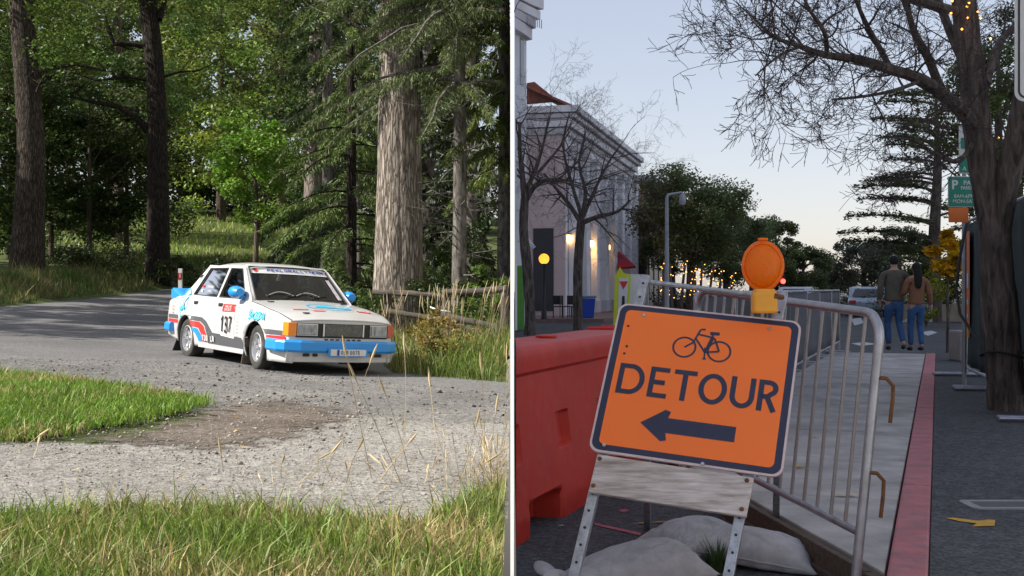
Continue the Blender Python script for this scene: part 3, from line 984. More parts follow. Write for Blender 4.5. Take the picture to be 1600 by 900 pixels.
# --- greenhouse
ZR = 1.405
def ygh(z): return .725 - (z - .885) * .27
def roofz(x): return np.interp(x, [-.98, -.80, -.45, -.1, .2, .36], [1.335, 1.375, ZR, ZR + .006, 1.392, 1.362])
Pr = []
for x in np.linspace(-.93, .37, 27):
    row = []
    zr = float(roofz(x))
    for u in np.sin(np.linspace(-np.pi / 2, np.pi / 2, 17)):
        row.append((x, u * (ygh(1.31) + .004), zr - .055 * abs(u) ** 4))
    Pr.append(row)
V, Q = grid_mesh(np.array(Pr))
link('roof', np_mesh('roof', V, Q, smooth=True), M_cwhite, car, solid=.02)
OUT = [(.90, .875), (.36, 1.33), (.30, 1.35), (-.80, 1.35), (-.93, 1.325), (-1.50, .905), (-1.50, .885), (.90, .865)]
WR_ = [(-1.17, .925), (-.84, 1.31), (-.19, 1.32), (-.30, .915)]
WF_ = [(-.22, .915), (-.10, 1.32), (.285, 1.315), (.62, .955), (.60, .915)]
def cdt_panel(outer, holes, step=.07):
    pts = []; edges = []
    def addloop(lp):
        s0 = len(pts); q = []
        for i in range(len(lp)):
            a = Vector(lp[i]); c = Vector(lp[(i + 1) % len(lp)])
            k = max(1, int((c - a).length / step))
            for j in range(k): q.append(a.lerp(c, j / k))
        pts.extend(q)
        n = len(q)
        edges.extend([(s0 + i, s0 + (i + 1) % n) for i in range(n)])
    addloop(outer)
    for h in holes: addloop(h)
    r = geometry.delaunay_2d_cdt(pts, edges, [], 0, 1e-6)
    vs = [tuple(p) for p in r[0]]
    fs = []
    for f in r[2]:
        c = np.mean([vs[i] for i in f], 0)
        if inpoly(c[0:1], c[1:2], outer)[0] and not any(inpoly(c[0:1], c[1:2], h)[0] for h in holes): fs.append(tuple(f))
    return vs, fs
for s in (-1, 1):
    vs, fs = cdt_panel(OUT, [WR_, WF_])
    mb = MB().add([(x, s * ygh(z), z) for x, z in vs], fs)
    fr = mb.build('pillar_frame', M_cwhite, car, solid=.028)
    for nm, w in (('rear_side_window', WR_), ('front_side_window', WF_)):
        q = MB().add([(x, s * (ygh(z) - .006), z) for x, z in w], [tuple(range(len(w)))])
        o = q.build(nm, M_cglass, car)
        # rubber seal
        ring = []
        for x, z in w: ring.append((x, s * (ygh(z) + .010), z))
        MB().tube(ring + [ring[0]], .011, 5).build('window_seal', M_rubber, o)
    # pillar vent
    q = MB().add([(x, s * (ygh(z) + .018), z) for x, z in ((-1.155, 1.175), (-1.10, 1.215), (-1.01, 1.215), (-1.055, 1.175))], [(0, 1, 2, 3)])
    q.build('pillar_vent', M_black, car, solid=.006)
# windscreen: frame ring, glass, sun strip
def wsp(u, v, d=0.0):
    """u -1..1 across, v 0 bottom .. 1 top of the windscreen"""
    zb, zt = .895, 1.362
    x = .90 - v * .545 - .055 * u * u + d * .6
    z = zb + (zt - zb) * v + d * .8 - .012 * u * u * v
    w = (ygh(zb) - .005) + ((ygh(1.31) - .005) - (ygh(zb) - .005)) * v
    return (x, u * w, z)
def patch(name, u0, u1, v0, v1, m, par, d=0.0, nu=16, nv=6, solid=0, fn=wsp):
    Pq = np.array([[fn(u, v, d) for u in np.linspace(u0, u1, nu)] for v in np.linspace(v0, v1, nv)])
    V, Q = grid_mesh(Pq)
    return link(name, np_mesh(name, V, Q, smooth=True), m, par, solid=solid)
ws = patch('windscreen', -.94, .94, .02, .985, M_cglass, car, 0.0)
for nm, a in (('header', (-1, 1, .965, 1.03)), ('cowl', (-1, 1, -.06, .02)), ('a_pillar', (-1, -.93, -.03, 1.02)), ('a_pillar', (.93, 1, -.03, 1.02))):
    patch(nm, *a, M_cwhite, car, .008, solid=.02)
ring = [wsp(u, .012, .014) for u in np.linspace(-.93, .93, 12)] + [wsp(.93, v, .014) for v in np.linspace(.1, .97, 6)] + [wsp(u, .975, .014) for u in np.linspace(.93, -.93, 12)] + [wsp(-.93, v, .014) for v in np.linspace(.97, .1, 6)]
MB().tube(ring + [ring[0]], .013, 5).build('windscreen_seal', M_rubber, ws)
st = patch('sun_strip', -.925, .925, .80, .965, M_wprint, ws, .008)
WW = ygh(1.27)
stroke_text('team_lettering', 'PEKLORALLYTEAM', .054, lambda u, v, d: wsp((u + .09) / (WW * .98), .885 + v / .70, .014 + d), M_navy, ws, wf=.98, gap=.24, weight=.22, shear=.08)
q = MB().add([wsp(-.80 + .05 * math.cos(a), .885 + .055 * math.sin(a), .015) for a in np.linspace(0, 6.28, 13)[:-1]], [tuple(range(12))]); q.build('round_badge', M_cred, ws)
q = MB().add([wsp(-.825 + .03 * math.cos(a), .905 + .035 * math.sin(a), .019) for a in np.linspace(0, 6.28, 9)[:-1]], [tuple(range(8))]); q.build('round_badge_dark', M_black, ws)
patch('side_sticker', .80, .89, .12, .70, mat('pale_sticker', (.55, .5, .55), .5, var=.3, scale=30), ws, .006, 3, 4)
# rear window and deck
def rwp(u, v, d=0.0):
    return (-1.46 + v * .53 - d * .5, u * (ygh(.9) - .01 + (ygh(1.31) - ygh(.9)) * v), .905 + .435 * v + d * .8)
rw = patch('rear_window', -.85, .85, .1, .93, M_cglass, car, 0, fn=rwp)
for a in ((-1, 1, .9, 1.02), (-1, 1, -.03, .12), (-1, -.83, 0, 1), (.83, 1, 0, 1)):
    patch('rear_pillar', *a, M_cwhite, car, .006, solid=.02, fn=rwp)
# duck-tail spoiler
mb = MB()
Ps = np.array([[(-1.66 - .33 * t, y, .885 + .02 * t + .085 * t * t + .0 * y) for y in np.linspace(-.74, .74, 13)] for t in np.linspace(0, 1, 7)])
V, Q = grid_mesh(Ps)
sp = link('tail_spoiler', np_mesh('tail_spoiler', V, Q, smooth=True), M_cblue, car, solid=.03)
for s in (-1, 1):
    MB().add([(-1.64, s * .735, .87), (-2.02, s * .735, .84), (-2.02, s * .735, .985), (-1.83, s * .735, .93)], [(0, 1, 2, 3)]).build('spoiler_end', M_cblue, car, solid=.025)

# --- mirrors, handles, wipers, pins
for s in (-1, 1):
    mb = MB()
    mb.lathe([(0, -.10), (.05, -.09), (.078, -.03), (.085, .04), (.082, .085), (.0, .085)], 14, Matrix.Translation((.62, s * .83, 1.0)) @ Matrix.Rotation(R(-90), 4, 'Y') @ Matrix.Scale(1.0, 4, (1, 0, 0)) @ Matrix.Scale(1.2, 4, (0, 1, 0)))
    mi = mb.build('mirror', M_cblue, car, smooth=True)
    MB().box((.62, s * .745, .93), (.07, .12, .05)).build('mirror_stalk', M_cblue, mi, bev=.012)
    for x in (-.91, -.02):
        z = .81
        h = MB().box((x, s * (float(yside(x, z)) + .008), z), (.15, .024, .055)).build('door_handle', M_black, car, bev=.012)
    # door shut lines
    for xs_ in ((-.16, .90), (.70, .90), (-1.02, .90)):
        pts = []
        for z in np.linspace(.24 if xs_[0] > -1 else .62, xs_[1], 12):
            x = xs_[0] + (.10 if xs_[0] < .5 else -.03) * (z - .5) * .4
            pts.append((x, s * (float(yside(x, z)) + .001), z))
        MB().tube(pts, .004, 4).build('shut_line', M_black, car)
    pts = [(x, s * (float(yside(x, float(zbelt(x)) - .012)) - .005), float(zbelt(x)) + .012) for x in np.linspace(.9, 2.03, 14)]
    MB().tube(pts, .0045, 4).build('bonnet_gap', M_black, car)
    MB().box((0, s * .765, .215), (1.56, .03, .05)).build('sill', M_cwhite, car, bev=.01)
for (u0, u1) in ((-.55, .05), (.0, .62)):
    pts = [wsp(u0 + (u1 - u0) * t - .0, .0 + .24 * math.sin(t * 1.5), .03) for t in np.linspace(0, 1, 8)]
    w = MB().tube(pts, .006, 5).build('wiper', M_black, car)
    pts2 = [wsp(u0 - .12 + .5 * t, .16 + .10 * math.sin(t * 3.1), .022) for t in np.linspace(0, 1, 8)]
    MB().tube(pts2, .0065, 4).build('wiper_blade', M_chrome, w)
def hoodp(x, y, d=.004):
    zb = float(zbelt(x)); w = float(yside(x, zb))
    return (x, y, zb + .034 * (1 - min(1, abs(y) / w) ** 2.6) + .009 + d)
for x, y in ((1.05, -.55), (1.82, -.42), (1.05, .52)):
    p = hoodp(x, y)
    MB().box((p[0], p[1], p[2] + .006), (.03, .09, .012)).build('bonnet_pin', M_black, car, bev=.004)

# --- decals (flat print lying on the paint)
def side_fn(s, d=.013):
    return lambda x, z: (x, s * (float(yside(x, z)) + d), z)
def decal_poly(name, poly, m, s=-1, d=.013, step=.05):
    vs, fs = cdt_panel(poly, [], step)
    # add inner resolution so that the print follows the curve
    f = side_fn(s, d)
    return MB().add([f(x, z) for x, z in vs], fs).build(name, m, car)
for s in (-1, 1):
    decal_poly('grey_stripe', [(-2.02, .555), (-2.02, .61), (-1.56, .615), (-1.53, .555)], M_cgrey, s)
    decal_poly('red_stripe', [(-2.02, .49), (-2.02, .545), (-1.535, .545), (-1.52, .49)], M_cred, s)
    decal_poly('grey_stripe', [(-1.10, .625), (-.60, .615), (-.45, .57), (-.22, .42), (.75, .405), (.84, .33), (.86, .26), (-.40, .265), (-.40, .36), (-.50, .50), (-.66, .555), (-1.02, .56)], M_cgrey, s, step=.06)
    decal_poly('red_stripe', [(-.98, .55), (-.69, .548), (-.54, .50), (-.44, .38), (-.42, .275), (-.58, .275), (-.62, .38), (-.72, .46), (-.93, .475)], M_cred, s, .015)
    decal_poly('blue_stripe', [(-.91, .465), (-.75, .45), (-.66, .38), (-.60, .275), (-.74, .275), (-.80, .37), (-.87, .42)], M_cblue, s, .015)
    decal_poly('grey_stripe', [(1.47, .565), (1.92, .56), (1.94, .505), (1.53, .50)], M_cgrey, s)
    decal_poly('red_stripe', [(1.545, .49), (1.94, .495), (1.95, .445), (1.56, .435)], M_cred, s)
    decal_poly('grey_stripe', [(.83, .30), (.84, .48), (.93, .57), (1.02, .62), (.95, .55), (.885, .45), (.868, .30)], M_cgrey, s, .020, .03)
    decal_poly('number_panel', [(.07, .40), (.07, .83), (.50, .83), (.52, .38)], M_wprint, s, .015)
    decal_poly('panel_header', [(.085, .725), (.085, .83), (.50, .835), (.50, .735)], M_cred, s, .018)
    flip = 1 if s < 0 else -1
    def tx3(cx, cz, d, flip=flip, s=s): return lambda u, v, e: (cx + flip * u, s * (float(yside(cx + flip * u, cz + v)) + d + e), cz + v)
    def tx(cx, cz, d, flip=flip, s=s): return lambda u, v: (cx + flip * u, s * (float(yside(cx + flip * u, cz + v)) + d), cz + v)
    stroke_text('start_number', '137', .235, tx3(.262, .555, .026), M_black, car, wf=.46, gap=.15, weight=.15)
    stroke_text('maker_lettering', 'SKODA', .115, tx3(1.21, .715, .026), M_cyan, car, wf=.74, gap=.24, weight=.21, shear=.15, caron=0)
    stroke_text('model_lettering', '130', .088, tx3(-.46, .335, .034), M_wprint, car, wf=.66, gap=.22, weight=.22)
    stroke_text('model_lettering', 'LR', .088, tx3(-.20, .335, .030), M_wprint, car, wf=.66, gap=.22, weight=.22)
    text_obj('rally_lettering', 'RALLYE', .030, tx(.30, .80, .03), M_wprint, car, xs=1.4)
    text_obj('rally_lettering', 'SPORT', .034, tx(.30, .757, .03), M_wprint, car, xs=1.6)
    for k, zz in enumerate(np.linspace(.80, .42, 9)):
        text_obj('sponsor_print', ('GARAGE', 'OIL CO', 'TYRES', 'AUTO', 'RACE', 'PARTS', 'TEAM', 'TUNING', 'RALLY')[k], .018, tx(.63, float(zz), .022), M_cgrey, car, xs=1.1)
    vs, fs = stroke(arc(-1.37, .80, .145, .205, 0, 360, 32)[:-1], .016, True)
    f = side_fn(s, .016)
    def quarter(x, z, d=.020):
        return (x, s * (float(yside(x, z)) + d), z) if z < .895 else (x, s * (ygh(z) + .018 + d * .3), z)
    MB().add([quarter(x, z, .018) for x, z in vs], fs).build('oval_badge', M_cyan, car)
    wing = [(-.10, -.12), (-.02, -.13), (.0, -.09), (.07, -.11), (.09, -.07), (.04, -.04), (.05, .02), (.10, .06), (.11, .15), (.06, .13), (.0, .10), (-.03, .03), (-.02, -.04), (-.07, -.06)]
    MB().add([quarter(-1.37 + (u if True else 0), .80 + v, .022) for u, v in wing], [tuple(range(len(wing)))]).build('winged_emblem', M_cyan, car)
    for k, (zz, m) in enumerate(((.80, M_cgrey), (.735, M_cred), (.685, M_cred), (.64, M_cgrey))):
        text_obj('sponsor_print', ('AUTO', 'RALLY', 'SPORT', 'TEAM')[k], .026, tx(-1.78, zz, .022), m, car, xs=1.2)
    # names on the rear side window
    for k, zz in enumerate((1.035, .97)):
        yy = lambda z: s * (ygh(z) + .004)
        MB().add([(-.96 + a, yy(zz + c), zz + c) for a, c in ((0, 0), (.06, 0), (.06, .035), (0, .035))], [(0, 1, 2, 3)]).build('flag_sticker', M_wprint if k else M_cred, car)
        text_obj('crew_name', ('M.ANTOSKA', 'J.ANTOS')[k], .035, lambda u, v, zz=zz: (-.66 + flip * u, yy(zz + .017 + v), zz + .017 + v), M_wprint, car, xs=.85)
# bonnet emblem and stickers
def hf(cx, cy, ang=0.0):
    def f(u, v):
        ca, sa = math.cos(ang), math.sin(ang)
        return hoodp(cx - (v * ca + u * sa), cy + (u * ca - v * sa), .006)
    return f
def subdiv(vs, fs, n=2):
    bm = bmesh.new(); bv = [bm.verts.new((a, c, 0)) for a, c in vs]
    for q in fs:
        try: bm.faces.new([bv[i] for i in q])
        except ValueError: pass
    bmesh.ops.triangulate(bm, faces=bm.faces)
    bmesh.ops.subdivide_edges(bm, edges=bm.edges, cuts=n, use_grid_fill=True)
    bm.verts.index_update()
    r = [(p.co.x, p.co.y) for p in bm.verts], [tuple(q.index for q in t.verts) for t in bm.faces]
    bm.free(); return r
f = hf(1.42, .10)
vs, fs = stroke(arc(0, 0, .30, .20, 0, 360, 40)[:-1], .022, True)
MB().add([f(u, v) for u, v in vs], fs).build('bonnet_emblem_ring', M_cyan, car)
vs, fs = cdt_panel([(-.22, -.02), (-.14, .06), (-.02, .10), (.08, .07), (.14, -.01), (.27, -.05), (.25, -.09), (.12, -.08), (.05, -.05), (0, -.10), (-.08, -.05), (-.15, -.07)], [], .05)
MB().add([f(u, v) for u, v in vs], fs).build('bonnet_emblem', M_cyan, car)
for (cx, cy, w, h_) in ((1.62, -.40, .20, .05), (1.70, -.18, .16, .06), (1.62, .52, .20, .10)):
    vs, fs = cdt_panel([(-w / 2, -h_ / 2), (w / 2, -h_ / 2), (w / 2, h_ / 2), (-w / 2, h_ / 2)], [], .05)
    f2 = hf(cx, cy, -.12)
    MB().add([f2(u, v) for u, v in vs], fs).build('bonnet_sticker', M_cred, car)
    text_obj('sticker_print', 'RALLY', h_ * .55, lambda u, v: (f2(u, v)[0], f2(u, v)[1], f2(u, v)[2] + .004), M_wprint, car, xs=1.2)

# --- wheels
def wheel(x, s, hub, steer=0.0):
    w = empty('wheel', (x, s * .70, hub), (0, 0, steer), car)
    M = Matrix.Rotation(R(-90 * s), 4, 'X')
    prof = [(.185, -.085), (.225, -.098), (.262, -.096), (.280, -.080), (.285, -.05), (.285, .05), (.280, .080), (.262, .096), (.225, .098), (.185, .085)]
    MB().lathe(prof, 40, M, closed=True).build('tyre', M_tyre, w, smooth=True)
    rp = [(.19, -.08), (.19, .088), (.176, .094), (.168, .080), (.165, .02), (.150, -.02), (.0, -.02)]
    rim = MB().lathe(rp, 40, M).build('rim', M_silver, w, smooth=True)
    for k in range(8):
        a = 2 * math.pi * k / 8
        q = MB()
        for (r0, r1, w0, w1, z0, z1) in ((.035, .168, .030, .020, .050, .045),):
            vs = []
            for r_, ww, zz in ((r0, w0, z0), (r1, w1, z1)):
                for dz in (-.06, 0):
                    for dw in (-1, 1): vs.append(M @ Vector((r_ * math.cos(a) - dw * ww * math.sin(a), r_ * math.sin(a) + dw * ww * math.cos(a), zz + dz)))
            q.add(vs, [(0, 1, 3, 2), (4, 6, 7, 5), (0, 2, 6, 4), (1, 5, 7, 3), (2, 3, 7, 6), (0, 4, 5, 1)])
        q.build('spoke', M_silver, w, bev=.005)
    MB().lathe([(0, .066), (.03, .064), (.042, .05), (.042, 0)], 16, M).build('hub_cap', M_chrome, w, smooth=True)
    MB().lathe([(.12, -.03), (.12, -.018), (0, -.018)], 20, M).build('brake_disc', M_inter, w)
    return w
for s in (-1, 1):
    wheel(WFX, s, HUBF, -.10)
    wheel(WRX, s, HUBR)
    MB().add([(.895, s * .60, .40), (.895, s * .80, .40), (.85, s * .83, .08), (.85, s * .60, .08)], [(0, 1, 2, 3)]).build('mud_flap', M_flap, car, solid=.012)
    MB().add([(-1.52, s * .60, .30), (-1.52, s * .80, .30), (-1.66, s * .82, .08), (-1.66, s * .60, .08)], [(0, 1, 2, 3)]).build('mud_flap', M_rubber, car, solid=.012)
MB().add([(-.62, -.6, .30), (-.62, .6, .30), (-.66, .6, .07), (-.66, -.6, .07)], [(0, 1, 2, 3)]).build('mud_flap', M_rubber, car, solid=.012)

# --- interior
dash = MB().box((.60, 0, .80), (.34, 1.22, .22)).build('dashboard', M_inter, car, bev=.05)
MB().box((.50, .10, .93), (.16, .34, .08)).build('instrument_binnacle', M_inter, dash, bev=.02)
ring = [(.34 + .05 * math.cos(a) * .4, .33 + .17 * math.sin(a), .93 + .16 * math.cos(a)) for a in np.linspace(0, 2 * math.pi, 25)]
sw = MB().tube(ring, .014, 6).build('steering_wheel', M_black, car)
for a in (0, 2.1, 4.2): MB().tube([(.36, .33, .93), (.34 + .02 * math.cos(a), .33 + .16 * math.sin(a), .93 + .15 * math.cos(a))], .012, 5).build('steering_spoke', M_chrome, sw)
for s in (-1, 1):
    st_ = MB().box((-.15, s * .33, .58), (.50, .46, .18)).build('seat', M_seat, car, bev=.06)
    MB().box((-.42, s * .33, .88), (.16, .46, .62), Matrix.Rotation(R(-14), 3, 'Y')).build('seat_back', M_seat, st_, bev=.06)
    MB().tube([(.66, s * .63, .55), (.62, s * .62, .95), (.24, s * .53, 1.30), (-.42, s * .53, 1.33), (-.46, s * .58, .95), (-.46, s * .60, .5)], .019, 7).build('roll_cage_bar', M_cage, car)
    MB().tube([(-.42, s * .5, 1.31), (-1.2, s * .45, .85)], .019, 7).build('roll_cage_bar', M_cage, car)
MB().tube([(-.42, -.53, 1.33), (-.42, .53, 1.33)], .019, 7).build('roll_cage_bar', M_cage, car)
MB().tube([(-.44, -.58, .6), (-.43, .5, 1.28)], .019, 7).build('roll_cage_bar', M_cage, car)
for s, lab in ((-1, 'co-driver in dark suit and pale helmet seated behind the near side window'), (1, 'driver in dark suit and helmet seated behind the steering wheel')):
    mp_ = car.matrix_basis
    pr = tag(empty('person'), lab, 'person')
    pr.location = car.location; pr.rotation_euler = car.rotation_euler
    sk = [(-.24, s * .33, .70), (-.28, s * .33, .90), (-.30, s * .33, 1.06), (-.28, s * .33, 1.14), (-.27, s * .33 - .19, 1.03), (-.10, s * .33 - .24, .86), (.12, s * .33 - .12, .90), (-.27, s * .33 + .19, 1.03), (-.10, s * .33 + .24, .86), (.12, s * .33 + .12, .90), (.10, s * .33 - .1, .70), (.10, s * .33 + .1, .70)]
    ed = [(0, 1), (1, 2), (2, 3), (2, 4), (4, 5), (5, 6), (2, 7), (7, 8), (8, 9), (0, 10), (0, 11)]
    rd = [.15, .16, .13, .07, .07, .055, .04, .07, .055, .04, .09, .09]
    me = bpy.data.meshes.new('body'); me.from_pydata(sk, ed, []); o = link('body', me, M_seat, pr)
    m = o.modifiers.new('skin', 'SKIN'); m.use_smooth_shade = True
    sv = me.skin_vertices[0].data if me.skin_vertices else None
    if sv is None:
        bm = bmesh.new(); bm.from_mesh(me); bm.verts.layers.skin.verify(); bm.to_mesh(me); bm.free(); sv = me.skin_vertices[0].data
    for i, r_ in enumerate(rd): sv[i].radius = (r_, r_)
    sv[0].use_root = True
    m2 = o.modifiers.new('sub', 'SUBSURF'); m2.levels = 1; m2.render_levels = 1
    bm = bmesh.new(); bmesh.ops.create_uvsphere(bm, u_segments=16, v_segments=12, radius=.135)
    for v in bm.verts: v.co = Vector((v.co.x * 1.08 - .27, v.co.y * .95 + s * .33, v.co.z * 1.05 + 1.22))
    me = bpy.data.meshes.new('helmet'); bm.to_mesh(me); bm.free()
    me.polygons.foreach_set('use_smooth', np.ones(len(me.polygons), dtype=bool))
    link('helmet', me, mat('helmet_paint', (.45, .5, .6) if s < 0 else (.05, .05, .06), .3, coat=.5), pr)
# ================================================================== FOREST
M_leaf = leaf_mat('leaf', 0.38)
M_needle = leaf_mat('needle', 0.2)
def furrow_mat(name, dark, light, fx=5.0, fz=1.15):
    m, nt, out = nodes(name)
    co = mapping(nt, (fx, fx, fz))
    w = nt.nodes.new('ShaderNodeTexNoise'); w.inputs['Scale'].default_value = 1.3; w.inputs['Detail'].default_value = 4; nt.links.new(co, w.inputs['Vector'])
    add = nt.nodes.new('ShaderNodeMix'); add.data_type = 'RGBA'; add.blend_type = 'ADD'; add.inputs[0].default_value = 1.6
    nt.links.new(co, add.inputs[6]); nt.links.new(w.outputs['Color'], add.inputs[7])
    v = nt.nodes.new('ShaderNodeTexVoronoi'); v.feature = 'DISTANCE_TO_EDGE'; v.inputs['Scale'].default_value = 1.7
    nt.links.new(add.outputs[2], v.inputs['Vector'])
    fine = nz(nt, mapping(nt, (26, 26, 7)), 1.0, 6, .65)
    c = ramp(nt, v.outputs['Distance'], [(0.0, dark), (0.10, tuple(.45 * a + .55 * b for a, b in zip(dark, light))), (0.32, light)])
    c = mixc(nt, .6, c, ramp(nt, fine, [(.3, .5), (.65, 1.12)]), 'MULTIPLY')
    c = mixc(nt, .5, c, ramp(nt, nz(nt, mapping(nt, (1, 1, .5)), 1.2, 3), [(.3, .6), (.7, 1.05)]), 'MULTIPLY')
    b = principled(nt, out, **{'Base Color': c, 'Roughness': .9, 'Specular IOR Level': .2})
    h = nt.nodes.new('ShaderNodeMath'); h.operation = 'MINIMUM'; h.inputs[1].default_value = .22; nt.links.new(v.outputs['Distance'], h.inputs[0])
    h2 = nt.nodes.new('ShaderNodeMath'); h2.operation = 'MULTIPLY_ADD'; nt.links.new(fine, h2.inputs[0]); h2.inputs[1].default_value = .12; nt.links.new(h.outputs[0], h2.inputs[2])
    nt.links.new(bump(nt, h2.outputs[0], 1.0, .13), b.inputs['Normal'])
    return m
M_bark_grey = furrow_mat('bark_grey', (.10, .08, .066), (.44, .385, .33), 9.5, 1.15)
M_bark_oak = furrow_mat('bark_oak', (.02, .016, .013), (.115, .092, .073), 9, 1.4)
M_bark_shaded = furrow_mat('bark_shaded', (.010, .008, .007), (.060, .047, .038), 9, 1.4)  # bark colour darkened to stand in for shade on the trunk
M_bark_brown = bark_mat('bark_brown', (.035, .026, .02), (.17, .135, .105), 8, 1.2, .06)
M_bark_thin = bark_mat('bark_thin', (.05, .045, .04), (.24, .22, .20), 14, 4, .02)

def unit(n):
    v = rng.normal(size=(n, 3)); return v / np.linalg.norm(v, axis=1, keepdims=True)

def leaf_quads(pos, size, up=.4, asp=.55):
    n = len(pos)
    nrm = unit(n); nrm[:, 2] = np.abs(nrm[:, 2]) + up; nrm /= np.linalg.norm(nrm, axis=1, keepdims=True)
    t = np.cross(nrm, unit(n)); t /= np.linalg.norm(t, axis=1, keepdims=True) + 1e-9
    b = np.cross(nrm, t)
    s = size[:, None]
    V = np.stack([pos - t * s * .5, pos + b * s * asp * .5 + t * s * .05, pos + t * s * .5, pos - b * s * asp * .5 + t * s * .05], 1)
    return V

def quads_obj(name, V, C, material, parent, side=-1):
    """side -1 keeps x < 0, +1 keeps x > 0 (world), V relative to parent location"""
    ox = parent.location.x if parent else 0
    if side < 0: k = (V[..., 0] + ox).max(1) < -.07
    else: k = (V[..., 0] + ox).min(1) > .07
    V = V[k]; C = C[k]
    n = len(V)
    q = np.arange(n * 4).reshape(-1, 4)
    return link(name, np_mesh(name, V.reshape(-1, 3), q, None, np.repeat(C, 4, 0)), material, parent)

def cloud(center, radii, nclu, clur, n, size, col, var=.3, hole=.0, flat=.7):
    """leaf positions gathered into clumps inside an ellipsoid"""
    c = unit(nclu) * rng.uniform(.35, 1, (nclu, 1)) ** .6
    c = np.array(center) + c * np.array(radii)
    k = rng.integers(0, nclu, n)
    r = clur * rng.uniform(.6, 1.35, nclu)
    p = c[k] + unit(n) * (rng.uniform(0, 1, (n, 1)) ** .45) * r[k][:, None] * np.array([1, 1, flat])
    cv = rng.uniform(1 - var, 1 + var, (nclu, 1)) * (1 + rng.normal(0, .06, (nclu, 3)))
    C = np.array(col) * cv[k] * rng.uniform(.7, 1.35, (n, 1)) * rng.uniform(.9, 1.1, (n, 3))
    return leaf_quads(p, size * rng.uniform(.65, 1.3, n)), np.clip(C, .003, 1), c

def trunk_mesh(path, rad, n=20, rough=.08, seed=0, ridges=0):
    """tapered trunk following a path of points with a furrowed surface"""
    path = np.array(path, float); m = len(path)
    tt = np.linspace(0, 1, (m - 1) * 10 + 1)
    s = np.linspace(0, 1, m)
    pts = np.stack([np.interp(tt, s, path[:, i]) for i in range(3)], 1)
    k = np.ones(9) / 9
    for i in range(2): pts[4:-4, i] = np.convolve(pts[:, i], k, 'valid')
    rr = np.interp(tt, s, rad)
    a = np.linspace(0, 2 * np.pi, n, endpoint=False)
    G = np.zeros((len(tt), n + 1, 3))
    for i, (p, r) in enumerate(zip(pts, rr)):
        for j in range(n):
            q = mnoise.noise(Vector((math.cos(a[j]) * 2.1 + seed, math.sin(a[j]) * 2.1, p[2] * .35))) * rough
            if ridges: q += mnoise.noise(Vector((math.cos(a[j]) * ridges, math.sin(a[j]) * ridges + seed, p[2] * .55))) * rough * .7
            G[i, j] = (p[0] + math.cos(a[j]) * r * (1 + q), p[1] + math.sin(a[j]) * r * (1 + q), p[2])
    G[:, n] = G[:, 0]
    return grid_mesh(G)

def limb(mb, p0, d, L, r, n=5, wig=.25, depth=0, sides=5):
    """a crooked branch with forks"""
    p = Vector(p0); d = Vector(d).normalized(); pts = [p.copy()]; rs = [r]
    for i in range(n):
        d = (d + Vector((random.uniform(-1, 1), random.uniform(-1, 1), random.uniform(-.6, .8))) * wig).normalized()
        p = p + d * (L / n); pts.append(p.copy()); rs.append(r * (1 - .8 * (i + 1) / n))
        if depth > 0 and i >= 1 and random.random() < .65:
            limb(mb, p, d + Vector((random.uniform(-1, 1), random.uniform(-1, 1), random.uniform(-.5, .8))) * .9, L * random.uniform(.35, .6), rs[-1] * .7, 4, wig, depth - 1, max(3, sides - 1))
    mb.tube(pts, rs, sides, cap=False)

def broadleaf(name, x, y, label, H, r0, crown_c, crown_r, n, size, col, nclu=60, clur=1.0, group='trees of the forest', bark=None, lean=(0, 0), limbs=6, var=.3, cat='tree', side=-1, z0=None, flat=.7, trunkn=14):
    z = float(zl(x, y)) if z0 is None else z0
    t = thing(name, label, cat, (x, y, z), group=group)
    mid = Vector((crown_c[0] * .6 + lean[0], crown_c[1] * .6 + lean[1], H * .55))
    top = Vector((crown_c[0], crown_c[1], H))
    path = [(0, 0, -.3), (lean[0] * .4, lean[1] * .4, H * .25), tuple(mid), tuple(top)]
    V, Q = trunk_mesh(path, [r0 * 1.25, r0 * .95, r0 * .7, r0 * .22], trunkn, .10, x)
    link('trunk', np_mesh('trunk', V, Q, smooth=True), bark or M_bark_brown, t)
    V, C, cl = cloud(crown_c, crown_r, nclu, clur, n, size, col, var, flat=flat)
    for k in range(limbs):
        c = Vector(cl[random.randrange(len(cl))])
        h = min(max(c.z - random.uniform(.5, 2.5), H * .25), H * .9)
        f = h / H
        s = Vector((np.interp(f, [0, .25, .55, 1], [0, lean[0] * .4, mid.x, top.x]), np.interp(f, [0, .25, .55, 1], [0, lean[1] * .4, mid.y, top.y]), h))
        mb = MB(); limb(mb, s, c - s, (c - s).length * 1.05, r0 * .28, 6, .14, 1)
        if side < 0 and max(p[0] for p in mb.v) + x > -.07: continue
        if side > 0 and min(p[0] for p in mb.v) + x < .07: continue
        mb.build('limb', bark or M_bark_brown, t, smooth=True, fix=False)
    quads_obj('crown', V, C, M_leaf, t, side)
    return t

def wx(px, y): return (px - 800) / FPX * y

